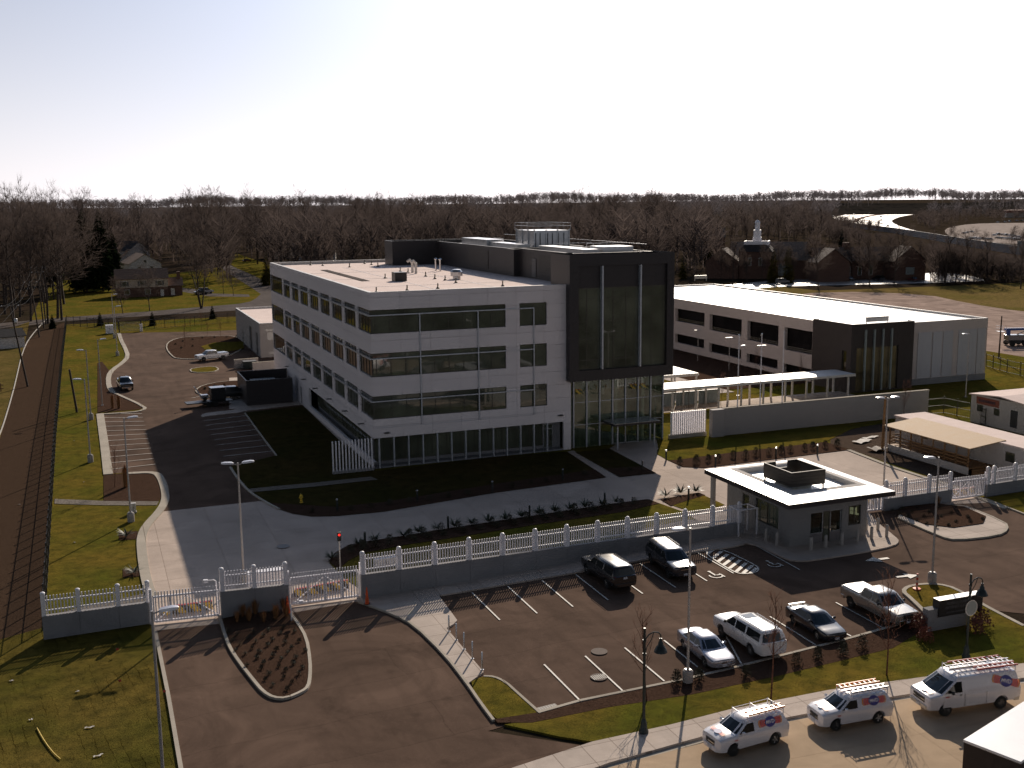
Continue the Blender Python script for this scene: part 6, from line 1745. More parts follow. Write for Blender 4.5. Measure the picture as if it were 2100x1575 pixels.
# flagpoles
for p, lab in (((44.47, -0.61), 'leftmost bare flagpole in front of the garden wall'), ((47.54, -0.76), 'middle bare flagpole in front of the garden wall'), ((50.77, -0.65), 'rightmost bare flagpole in front of the garden wall')):
    t = thing('flagpole', lab, 'flagpole', p, 0, 'bare white flagpoles')
    mb = MB(); mb.tube([(0, 0, 0), (0, 0, 11.8)], [.09, .05], 8); mb.build('pole', M['white paint'], t, 40)
    mb = MB(); mb.lathe([(.02, -.1), (.1, -.05), (.12, .03), (.06, .11), (.01, .13)], (0, 0, 11.9), 10); mb.build('finial', M['chrome'], t, 60)
    mb = MB(); mb.lathe([(.28, 0), (.28, .12), (.13, .2)], (0, 0, .03), 10); mb.build('base', M['concrete post'], t)

# ---------------------------------------------------------------- bollards and posts
def path_bollard(label, loc):
    t = thing('path_bollard', label, 'bollard', loc, 0, 'slim dark path bollards')
    mb = MB(); mb.lathe([(.095, 0), (.095, 1.05)], (0, 0, .05), 8); mb.build('post', M['dark green metal'], t, 40)
    mb = MB(); mb.lathe([(.11, 1.102), (.11, 1.16), (.07, 1.2)], (0, 0, .05), 8); mb.build('cap', M['galvanised'], t)
for p, where in (((-7.18, -14.52), 'front lawn bed, leftmost'), ((0.45, -14.46), 'front lawn bed, second from left'), ((8.09, -14.19), 'front lawn bed, in the middle of the shadow'), ((16.29, -12.5), 'front lawn bed, left of the narrow path'),
                 ((25.41, -12.34), 'corner of the entry lawn by the plaza'), ((-7.2, -25.12), 'fence bed, by its rounded left end'), ((0.51, -23.57), 'fence bed, second from the left end'), ((8.26, -23.24), 'fence bed, third along among the yuccas'), ((16.29, -22.06), 'fence bed, near its right end'),
                 ((24.34, -23.55), 'small sunlit plaza bed with yuccas'), ((30.0, -9.18), 'left tip of the garden bed by the slats'), ((33.45, -13.58), 'garden bed, directly left above the guard house'), ((41.42, -13.0), 'garden bed, directly behind the guard house roof'), ((46.34, -13.67), 'garden bed, far right end')):
    path_bollard('dark path bollard in the ' + where, p)
def post_big(label, loc):
    t = thing('bollard', label, 'bollard', loc, 0, 'thick concrete bollards round the guard house')
    mb = MB(); mb.lathe([(.13, 0), (.13, .95), (.10, 1.02), (.03, 1.05)], (0, 0, .14), 12); mb.build('post', M['concrete post'], t, 50)
for p, w in (((23.69, -38.65), 'shaded, left of the guard house door'), ((25.38, -40.87), 'shaded, in front of the door, leftmost of three'), ((26.83, -40.82), 'shaded, in front of the door, middle of three'), ((28.41, -40.82), 'shaded, under the small window'),
             ((30.06, -40.69), 'shaded, at the right corner of the guard house'), ((31.71, -40.41), 'sunlit, nearest the shadow edge'), ((33.2, -40.48), 'sunlit, rightmost of the front pair'), ((33.8, -38.67), 'sunlit, back row'), ((32.9, -38.28), 'sunlit, close to the wall end'), ((23.48, -37.44), 'shaded, close to the turnstile')):
    post_big('thick concrete bollard, ' + w, p)
for i, (p, w) in enumerate((((-6.63, -45.6), 'topmost'), ((-6.64, -47.16), 'second'), ((-6.66, -48.74), 'middle'), ((-6.64, -50.27), 'fourth'), ((-6.64, -52.03), 'lowest, by the grass tip'))):
    t = thing('guard_post', w + ' of the five thin steel posts along the sloping walk', 'post', p, 0, 'thin steel posts beside the walk')
    mb = MB(); mb.lathe([(.055, 0), (.055, 1.1), (.03, 1.13)], (0, 0, .14), 8); mb.build('post', M['galvanised'], t, 40)
    mb = MB(); mb.box(-.09, .09, -.09, .09, .141, .16); mb.build('foot_plate', M['galvanised'], t)

# ---------------------------------------------------------------- monument sign
sa, sb = (21.97, -57.73), (25.69, -57.78)
ang = math.atan2(sb[1] - sa[1], sb[0] - sa[0]); L = math.hypot(sb[0] - sa[0], sb[1] - sa[1])
t = thing('monument_sign', 'low grey monument sign with a dark lettered panel across its top', 'sign', (sa[0], sa[1], .1), ang)
mb = MB(); mb.box(0, L * .86, 0, .55, 0, 1.5); mb.build('base', M['concrete wall'], t)
mb = MB(); mb.box(L * .20, L * 1.16, -.12, .5, .95, 2.05); pn = mb.build('panel', M['sign panel'], t)
mb = MB(); mb.box(L * .20, L * 1.16, -.12, .5, 2.053, 2.08); mb.build('panel_top', M['pale metal'], pn)
fm = Matrix((Vector((1, 0, 0)), Vector((0, 0, 1)), Vector((0, -1, 0)))).transposed().to_4x4()
for txt, z, s in (('FEDERAL BUREAU', 1.78, .24), ('OF INVESTIGATION', 1.50, .24), ('2012 RONALD REAGAN DRIVE', 1.17, .14)):
    m = fm.copy(); m.translation = (L * .62, -.124, z); letters(txt, s, 'sign grey', pn, 'lettering', m, .01)

# ---------------------------------------------------------------- small things
def cone(label, loc, h=.75):
    t = thing('traffic_cone', label, 'cone', loc, 0, 'orange traffic cones')
    mb = MB(); mb.lathe([(.15, .03), (.03, h)], (0, 0, 0), 12); mb.build('cone', M['orange'], t)
    mb = MB(); mb.lathe([(.112, .33 * h), (.082, .55 * h)], (0, 0, .0), 12)
    mb.build('band', M['white paint'], t)
    mb = MB(); mb.box(-.2, .2, -.2, .2, 0, .03); mb.build('foot', M['black plastic'], t)
cone('tall orange cone with a white band at the left end of the long wall', (*(-10.4, -38.69), .15), 1.25)
cone('orange cone at the right end of the short wall', (*(-15.69, -37.16), .05), .95)
cone('second orange cone at the right end of the short wall, in front of its twin', (*(-15.82, -38.29), .16), .7)
t = thing('channel_marker', 'red and white striped marker post on a round foot in the grass island', 'marker', (*(26.84, -51.23), .15))
mb = MB(); mb.lathe([(.08, .06), (.07, 1.15)], (0, 0, 0), 10); mb.build('post', M['striped marker'], t, 40)
mb = MB(); mb.lathe([(.3, 0), (.28, .06), (.1, .08)], (0, 0, 0), 12); mb.build('foot', M['orange'], t)
t = thing('traffic_signal', 'small black signal with a lit red lens on a thin post by the fence bed', 'signal', (-10.44, -30.31))
mb = MB(); mb.tube([(0, 0, 0), (0, 0, 2.3)], .05, 8); mb.build('pole', M['off white'], t)
mb = MB(); mb.box(-.14, .14, -.1, .12, 2.302, 3.0); hd = mb.build('head', M['black metal'], t, bevel=.02)
nt = NT('red signal light'); nt.b.inputs['Emission Color'].default_value = (1, .03, .02, 1); nt.b.inputs['Emission Strength'].default_value = 1.3; M['red signal light'] = nt.out((.5, .01, .01), .3)
mb = MB(); mb.lathe([(.1, 0), (.06, -.03)], (0, -.101, 2.8), 12, 'y'); mb.build('red_lens', M['red signal light'], hd)
mb = MB(); mb.lathe([(.1, 0), (.06, -.03)], (0, -.101, 2.5), 12, 'y'); mb.build('dark_lens', M['sign panel'], hd)
def camera_post(label, loc, rz, h=2.3):
    t = thing('gate_camera', label, 'camera', loc, rz, 'white gate camera posts')
    mb = MB(); mb.tube([(0, 0, 0), (0, 0, h), (-.15, 0, h + .12), (-.6, 0, h + .12)], .04, 6); mb.build('pole', M['white paint'], t)
    mb = MB(); mb.box(-.85, -.55, -.12, .12, h - .02, h + .2); mb.build('housing', M['white paint'], t, bevel=.02)
camera_post('white goose-necked camera post left of the short wall', (-20.34, -36.48), 0, 2.5)
camera_post('white goose-necked camera post at the top right corner of the mulch island', (*(-15.86, -39.61), .14), PI, 1.1)
def hydrant(loc):
    t = thing('fire_hydrant', 'yellow fire hydrant on the shaded front lawn', 'hydrant', loc)
    mb = MB(); mb.lathe([(.17, 0), (.17, .06), (.12, .08), (.12, .6), (.16, .62), (.16, .68), (.1, .8), (.04, .86)], (0, 0, .05), 12); mb.build('barrel', M['yellow paint'], t, 40)
    mb = MB(); mb.lathe([(.07, -.2), (.07, .2)], (0, 0, .55), 8, 'x'); mb.build('outlet', M['yellow paint'], t)
hydrant((-9.68, -10.24))
def cabinet(label, loc, w, d, h, m='off white', rz=0., name='utility_cabinet', cat='cabinet'):
    t = thing(name, label, cat, loc, rz)
    mb = MB(); mb.box(-w / 2, w / 2, -d / 2, d / 2, .1, h); bx_ = mb.build('cabinet', M[m], t, bevel=.03)
    mb = MB(); mb.box(-w / 2 - .06, w / 2 + .06, -d / 2 - .06, d / 2 + .06, 0, .1); mb.build('pad', M['concrete post'], t)
    mb = MB(); mb.box(-.012, .012, -d / 2 - .012, -d / 2 - .002, .2, h - .12); mb.build('door_seam', M['sign grey'], bx_)
    mb = MB(); mb.box(.06, .1, -d / 2 - .04, -d / 2 - .003, h * .5, h * .62); mb.build('handle', M['galvanised'], bx_)
    return t
cabinet('long white gate-motor cabinet behind the short picket fence', (-16.6, -33.4, .05), 2.6, .9, 1.7, 'white paint')
cabinet('white utility cabinet at the far end of the left lawn', (-22.8, 143.98), 1.6, 1.2, 1.9, 'white paint')
cabinet('small grey control box at the foot of the light pole by the left drive', (*(-24.55, -7.34), .05), .45, .35, .9)
cabinet('low white gate-motor box behind the left end of the long fence', (-7.0, -30.78), 1.7, .7, .7, 'white paint')
cabinet('white keypad pillar at the rear gate, right side', (-16.15, 144.7), .6, .6, 1.7, 'white paint')
for p, lab in (((1.11, -52.16), 'round manhole cover in the middle of the car park'), ((27.5, -52.89), 'round manhole cover on the right-hand road'), ((-13.55, -22.96), 'dark manhole cover on the shaded concrete drive')):
    LEV[0] += .0012
    mb = MB(); mb.lathe([(.52, LEV[0]), (.52, LEV[0] + .004)], (0, 0, 0), 24); o = mb.build('manhole_cover', M['manhole iron' if 'dark' not in lab else 'sign grey'], None); o.location = (*p, 0)
    tag(o, lab, 'manhole cover')
t = thing('storm_drain', 'round slotted drain grate between two painted bay lines', 'drain', (*(-0.56, -55.53), LEV[0]))
mb = MB(); mb.lathe([(.5, .004), (.5, .008)], (0, 0, 0), 24); mb.build('grate', M['manhole iron'], t)
mb = MB()
for k in range(7): mb.box(-.42 + k * .125, -.36 + k * .125, -.3, .3, .009, .012)
mb.build('slots', M['black plastic'], t)
t = thing('storm_drain', 'rectangular slotted drain at the kerb corner of the car park', 'drain', (*(-5.02, -58.1), LEV[0] + .02), R(6))
mb = MB(); mb.box(-.7, .7, -.3, .3, .0, .01); mb.build('grate', M['rubble'], t)
mb = MB()
for k in range(8): mb.box(-.6 + k * .16, -.52 + k * .16, -.25, .25, .011, .014)
mb.build('slots', M['black plastic'], t)
def scrap(name, label, cat, loc, w, d, h, rz, m, grp=None):
    t = thing(name, label, cat, loc, rz, grp)
    mb = MB(); n = 5
    vs = [(w * (i / n - .5), d * (j / 2 - .5) + .05 * math.sin(i * 1.7), h * (.4 + .6 * math.sin(i * 2.1 + j) ** 2)) for j in range(3) for i in range(n + 1)]
    mb.faces(vs, [(j * (n + 1) + i, j * (n + 1) + i + 1, (j + 1) * (n + 1) + i + 1, (j + 1) * (n + 1) + i) for j in range(2) for i in range(n)])
    mb.build(name, M[m], t)
gp = 'scraps of litter on the grass'
for i, (p, lab) in enumerate((((-28.73, -50.59), 'pale flat scrap on the sod lawn below the lamp shadow'), ((-28.34, -54.05), 'pale scrap at the bottom edge of the sod lawn'), ((-31.72, -48.37), 'white scrap at the left of the sod lawn'), ((-33.0, -42.48), 'pinkish board lying at the left edge of the sod lawn'), ((-29.34, -45.57), 'small white scrap in the middle of the sod lawn'),
                              ((-29.74, 28.08), 'white scrap on the left lawn by the fence'), ((-28.75, 6.38), 'thin white scrap on the left lawn near the stones'), ((-29.58, -14.95), 'small white scrap on the left lawn near the wall'), ((-34.47, -0.2), 'yellowish board lying on the mulch bank'))):
    scrap('litter', lab, 'litter', (*p, .05), (.5 if i < 2 else .22), .14, .05, .3 * i, 'debris', gp)
scrap('debris', 'pale sheet of builders debris on the dirt, left end', 'debris', (*(55.08, -10.33), .06), 2.6, 1.2, .2, .4, 'debris', 'builders debris on the dirt lot')
scrap('debris', 'brownish heap of debris on the dirt nearest the timber porch', 'debris', (*(53.74, -14.62), .06), 2.0, 1.5, .4, .1, 'rubble', 'builders debris on the dirt lot')
scrap('debris', 'narrow pale strip of debris on the dirt below the garden wall', 'debris', (*(57.32, -9.03), .06), 2.4, .6, .15, .2, 'debris', 'builders debris on the dirt lot')
for p, lab in (((-27.06, -40.91), 'nearest the shadow of the wall'), ((-27.08, -45.81), 'beside the lamp shadow'), ((-24.75, -48.3), 'at the kerb of the left driveway')):
    t = thing('marker_flag', 'tiny orange marker flag in the sod, ' + lab, 'flag', p, 0, 'orange marker flags in the sod')
    mb = MB(); mb.tube([(0, 0, 0), (0, 0, .5)], .008, 4); mb.build('wire', M['galvanised'], t)
    mb = MB(); mb.faces([(0, 0, .5), (.16, .02, .47), (.16, .0, .34), (0, 0, .36)], [(0, 1, 2, 3)]); mb.build('flag', M['red paint'], t)
t = thing('yellow_hose', 'thin yellow line lying on the sod at the lower left', 'hose', (0, 0, .05))
mb = MB(); mb.tube([(*p, .03) for p in smooth_poly([(-31.38, -49.61),(-31.11, -50.78),(-30.84, -51.8),(-30.49, -52.94),(-30.15, -53.73)], 2, False)], .035, 6); mb.build('hose', M['yellow paint'], t)

# ---------------------------------------------------------------- long black fence, rear fences, stub pole
def rail_fence(name, label, pts, h, step, m='black metal', pick=.0):
    t = thing(name, label, 'fence')
    for a, b in zip(pts, pts[1:]):
        L = math.hypot(b[0] - a[0], b[1] - a[1]); n = max(1, round(L / step)); ang = math.atan2(b[1] - a[1], b[0] - a[0])
        for i in range(n + (1 if b == pts[-1] else 0)):
            x, y = lerp(a[0], b[0], i / n), lerp(a[1], b[1], i / n)
            mb = MB(); mb.obox((x, y), .09, .09, h + .1, 0, ang); mb.build('post', M[m], t)
        mb = MB()
        for z in (.12, h * .5, h - .18):
            mb.obox(((a[0] + b[0]) / 2, (a[1] + b[1]) / 2), L, .045, .05, z, ang)
        if pick:
            k = 0
            while k * pick < L:
                mb.obox((lerp(a[0], b[0], k * pick / L), lerp(a[1], b[1], k * pick / L)), .022, .022, h - .1, .05, ang); k += 1
        mb.build('panel', M[m], t)
    return t
rail_fence('steel_fence', 'long black steel fence dividing the mulch bank from the left lawn', [(-31.4, -34.5), (-31.8, 30), (-31.9, 96), (-31.8, 162)], 2.3, 2.45, pick=.22)
rail_fence('steel_fence', 'black steel fence along the back of the site beside the rear road', [(-31.7, 165.3),(-21.3, 151.4)] + [(-20.8, 151.1)], 2.3, 2.5, pick=.3)
rail_fence('steel_fence', 'black steel fence behind the rear lawn, right of the rear gate', [(-15.33, 148.42),(-4.0, 151.4),(6.5, 155.3)], 2.3, 2.5, pick=.4)
rail_fence('steel_fence', 'black steel fence right of the garden wall end', [(72.48, -0.73),(75.78, -0.79),(76.07, -5.15),(74.35, -9.34)], 2.2, 2.5, pick=.3)
rail_fence('steel_fence', 'black steel fence along the gravel yard at the right edge', [(110.74, 27.48),(108.7, 21.03),(107.59, 14.66),(108.51, 8.31)], 2.2, 2.6, pick=.5)
t = thing('rear_gate', 'grey steel gate closing the rear end of the left drive', 'gate', (*(-20.55, 144.85), .05), math.atan2(*[(-16.35, 144.8)[k] - (-20.55, 144.85)[k] for k in (1, 0)]))
L = math.hypot(*[(-16.35, 144.8)[k] - (-20.55, 144.85)[k] for k in (0, 1)])
mb = MB()
for k in range(7): mb.box(0, L, -.03, .03, .25 + k * .3, .33 + k * .3)
mb.build('boards', M['door grey'], t)
for x in (-.2, L + .2):
    mb = MB(); mb.box(x - .12, x + .12, -.12, .12, 0, 2.6); mb.build('post', M['black metal'], t)
t = thing('timber_stub_pole', 'bare timber stub pole leaning on the left lawn', 'pole', (-29.43, 47.69))
mb = MB(); mb.tube([(0, 0, 0), (-.55, .2, 6.0)], [.16, .13], 8); mb.build('pole', M['bark'], t, 40)
t = thing('timber_pole', 'timber pole standing beside the porch of the beige trailer', 'pole', (54.34, -14.63))
mb = MB(); mb.tube([(0, 0, 0), (.1, 0, 6.14)], [.16, .12], 8); mb.build('pole', M['wood'], t, 40)
t = thing('timber_pole', 'thin dark pole at the gravel yard right of the garage', 'pole', (119.34, 33.34))
mb = MB(); mb.tube([(0, 0, 0), (.1, 0, 7.46)], [.14, .10], 8); mb.build('pole', M['bark'], t, 40)
t = thing('rail_fence', 'low brown rail fence at the left edge of the dry field', 'fence', (*(-40.25, 70.9), 0), .2)
for x in (-1.5, 0):
    mb = MB(); mb.box(x - .07, x + .07, -.07, .07, 0, 1.3); mb.build('post', M['wood'], t)
for z in (.4, .95):
    mb = MB(); mb.box(-3, .4, -.12, -.075, z, z + .14); mb.build('rail', M['wood'], t)

# ---------------------------------------------------------------- power line
def power_pole(label, loc, h, arms=1, lean=0., extra=False):
    t = thing('utility_pole', label, 'utility pole', loc, 0, 'timber utility poles along the mulch bank')
    mb = MB(); mb.tube([(0, 0, 0), (lean, 0, h)], [.17, .11], 8); mb.build('pole', M['bark'], t, 40)
    for k in range(arms):
        z = h - .35 - k * 1.1; x = lean * z / h
        mb = MB(); mb.box(x - 1.3, x + 1.3, -.16, -.05, z, z + .12); cr = mb.build('crossarm', M['bark'], t)
        for q in (-1.2, -.1, 1.2):
            mb = MB(); mb.lathe([(.05, 0), (.08, .08), (.04, .2)], (x + q, -.1, z + .121), 8); mb.build('insulator', M['galvanised'], cr)
    if extra:
        mb = MB(); mb.lathe([(.24, 0), (.26, .05), (.26, .75), (.2, .82)], (lean * .8 + .35, 0, h - 3), 12); mb.build('transformer', M['pale metal'], t, 40)
    return t
PP = [((-36.62, 74.08), 12.91, -1.6), ((-36.99, 143.25), 12.0, -.9), ((-36.6, 162.2), 14.11, -.5), ((-36.4, 171.0), 13.41, -.3)]
power_pole('nearest leaning utility pole on the mulch bank, with a transformer can', PP[0][0], PP[0][1], 1, PP[0][2], True)
power_pole('second utility pole at the far end of the mulch bank', PP[1][0], PP[1][1], 1, PP[1][2])
power_pole('tall utility pole at the bend of the rear road, left of its twin', PP[2][0], PP[2][1], 2, PP[2][2])
power_pole('tall utility pole at the bend of the rear road, right of its twin', PP[3][0], PP[3][1], 1, PP[3][2])
def wire(label, a, b, sag, r=.013):
    t = thing('power_line', label, 'power line', (0, 0, 0), 0, 'wires strung along the mulch bank')
    mb = MB(); mb.tube([(lerp(a[0], b[0], k / 14), lerp(a[1], b[1], k / 14), lerp(a[2], b[2], k / 14) - sag * 4 * (k / 14) * (1 - k / 14)) for k in range(15)], r, 4); mb.build('wire', M['black plastic'], t)
for q in (-1.2, -.1, 1.2):
    A = [(p[0][0] + p[2] + q, p[0][1], p[1] - .1) for p in PP]
    w = {-1.2: 'left', -.1: 'middle', 1.2: 'right'}[q]
    wire('overhead wire from the %s end of the nearest pole crossarm to the second pole' % w, A[0], A[1], 1.3)
    wire('overhead wire from the %s of the second pole to the pole at the bend' % w, A[1], A[2], .8)
    wire('overhead wire dropping from the %s of the nearest pole towards the lower left' % w, A[0], (A[0][0] - 9, A[0][1] - 95, A[0][2] - 1), 2.0)

# ---------------------------------------------------------------- plants
def ribbon(vs, fs, a, b, w, rng):
    """thin tapering twig"""
    d = (b - a); s = d.cross(Vector((rng.uniform(-1, 1), rng.uniform(-1, 1), rng.uniform(-1, 1))))
    s = s.normalized() * w if s.length > 1e-6 else Vector((w, 0, 0))
    i = len(vs); vs += [a + s, a - s, b]; fs.append((i, i + 1, i + 2))

def bare_tree(seed, h=20., spread=.42, n=(9, 6, 6, 7), fork=.25, tw=.035, multi=1, up=.45, thick=.0105):
    rng = random.Random(seed)
    T, Cv, Cf = MB(), [], []
    def curve(p, d, L, bend):
        pts = [p]
        for _ in range(3):
            d = (d + Vector((rng.uniform(-bend, bend), rng.uniform(-bend, bend), rng.uniform(-bend * .3, bend)))).normalized()
            pts.append(pts[-1] + d * L / 3)
        return pts, d
    def grow(p, d, L, r, lev):
        if lev == 3:
            e = p + d * L
            ribbon(Cv, Cf, p, e, tw * 1.3, rng)
            for _ in range(n[3]):
                t = rng.uniform(.25, 1); q = p.lerp(e, t)
                dd = (d + Vector((rng.uniform(-.9, .9), rng.uniform(-.9, .9), rng.uniform(-.3, .8)))).normalized()
                ribbon(Cv, Cf, q, q + dd * L * rng.uniform(.35, .8), tw, rng)
            return
        pts, d2 = curve(p, d, L, (.10, .22, .3)[lev])
        if lev < 2: T.tube(pts, [r, r * .8, r * .6, r * .38], (7, 5)[lev], False)
        else:
            m = MB(); m.tube(pts, [r, r * .8, r * .55, r * .3], 3, False)
            k = len(Cv); Cv.extend(Vector(v) for v in m.v); Cf.extend(tuple(i + k for i in f) for f in m.f)
        for i in range(n[lev]):
            t = (fork if lev == 0 else .25) + (1 - (fork if lev == 0 else .25)) * (i + rng.random()) / n[lev]
            k = min(2, int(t * 3)); q = pts[k].lerp(pts[k + 1], t * 3 - k)
            a = rng.uniform(0, 2 * PI) if lev else i * 2.4 + rng.uniform(-.4, .4)
            base = (pts[k + 1] - pts[k]).normalized()
            o = base.orthogonal().normalized(); s = base.cross(o)
            out = o * math.cos(a) + s * math.sin(a)
            f = rng.uniform(.5, .95) if lev else rng.uniform(.6, 1.0) * (1.25 - .6 * t)
            dd = (base * (1 - f * .6) + out * f + Vector((0, 0, up * rng.uniform(.4, 1)))).normalized()
            l2 = (h * spread * (1.15 - .45 * t) * rng.uniform(.75, 1.1)) if lev == 0 else L * rng.uniform(.42, .68)
            grow(q, dd, l2, r * (.42 if lev == 0 else .5), lev + 1)
    for m in range(multi):
        a = 2 * PI * m / max(1, multi)
        d = Vector((.22 * math.cos(a), .22 * math.sin(a), 1)).normalized() if multi > 1 else Vector((rng.uniform(-.04, .04), rng.uniform(-.04, .04), 1)).normalized()
        grow(Vector((.15 * math.cos(a) * (multi > 1), .15 * math.sin(a) * (multi > 1), -.1)), d, h * .82, h * thick * (1.25 if multi == 1 else 1), 0)
    C = MB(); C.v = [tuple(v) for v in Cv]; C.f = Cf; C.m = [0] * len(Cf)
    return T, C

def conifer(seed, h=20., rad=.2, tiers=26, bare=.06, rag=.35, dens=9, pw=.8):
    rng = random.Random(seed)
    T, C = MB(), MB()
    T.tube([(0, 0, 0), (0, 0, h * .97)], [h * .014, .02], 6)
    for i in range(tiers):
        t = i / tiers; z = h * (bare + (1 - bare) * t)
        rr_ = h * rad * (1 - t) ** pw * rng.uniform(1 - rag, 1) + .15
        for k in range(max(4, int(dens * (1 - t * .6)))):
            a = rng.uniform(0, 2 * PI); L = rr_ * rng.uniform(.65, 1.08); dz = -L * rng.uniform(.05, .4)
            tip = Vector((math.cos(a) * L, math.sin(a) * L, z + dz)); p = Vector((0, 0, z))
            s = Vector((-math.sin(a), math.cos(a), 0)) * L * rng.uniform(.16, .28)
            m = p.lerp(tip, .55) + Vector((0, 0, L * .06))
            C.face([p, m - s, tip]); C.face([p, tip, m + s])
            for q in range(3):
                b = p.lerp(tip, rng.uniform(.35, .95)); w = L * .18
                C.face([b, b + Vector((rng.uniform(-w, w), rng.uniform(-w, w), -w * .9)), b + Vector((rng.uniform(-w, w), rng.uniform(-w, w), -w * .2))])
    return T, C

def plant(name, label, cat, TC, trunk_m, crown_m, loc, rz=0., group=None, scale=1.):
    t = thing(name, label, cat, loc, rz, group); t.scale = (scale,) * 3
    TC[0].build('trunk', M[trunk_m], t, True); TC[1].build('crown', M[crown_m], t)
    return t

# --- bare trees: a few models, each tree its own object with trunk and crown
MODEL = [bare_tree(11, 20, .40, (9, 6, 7, 9), .25, .022), bare_tree(12, 20, .36, (10, 6, 7, 9), .2, .022), bare_tree(13, 20, .44, (8, 6, 7, 9), .3, .022, 1, .3), bare_tree(14, 20, .34, (12, 6, 6, 9), .12, .022, 1, .6), bare_tree(15, 20, .38, (5, 6, 7, 9), .25, .022, 3)]
PROTO = {}
def bare(i, label, loc, h, group=None, name='bare_tree', rz=None):
    key = i
    rz = rr.uniform(0, 6.28) if rz is None else rz
    if key not in PROTO:
        PROTO[key] = plant(name, label, 'tree', MODEL[i], 'bark', 'twig', loc, rz, group, h / 20)
        return PROTO[key]
    return dup(PROTO[key], loc, rz, label, group, h / 20)

def nogroup(o):
    if 'group' in o: del o['group']
    return o
nogroup(bare(4, 'large many-stemmed bare tree on the lawn right of the brick house', (1.7, 193.8), 18.5))
nogroup(bare(3, 'bare kerbside tree in front of the brick house, left one', (-18.4, 189.7), 9.5))
nogroup(bare(2, 'bare kerbside tree in front of the brick house, right one', (-11.6, 193.3), 10.5))
nogroup(bare(1, 'small round bare tree on the corner lawn by the side street', (15.0, 231.1), 8))
nogroup(bare(2, 'small bare tree on the corner lawn, next to the round one', (13.1, 240.0), 7))
gs = 'row of bare street trees beyond the field'
for i, (p, h, w) in enumerate((((184.1, 170.0), 15, 'first from the left'), ((202.5, 168.7), 16, 'second from the left'), ((210.2, 166.6), 17, 'third from the left'), ((227.7, 163.8), 17, 'fourth from the left'), ((236.3, 163.6), 16, 'fifth from the left'), ((245.2, 163.4), 16, 'sixth from the left'), ((236.4, 141.4), 16, 'last at the right edge'))):
    bare((1, 3, 0, 3, 1, 3, 0)[i], 'bare street tree in the row beyond the field, ' + w, p, h, gs)
for p, h, lab in (((192.9, 187.8), 7, 'small bare tree at the left end of the bright lot'), ((97.3, 525.9), 17, 'bare tree towering over the tan-roofed houses'), ((52.4, 388.0), 18, 'bare tree behind the yellowish conifer, left of the tan roofs'), ((41.3, 337.4), 13, 'slender bare tree beside the side street bend')):
    nogroup(bare(rr.choice((0, 1, 3)), lab, p, h))
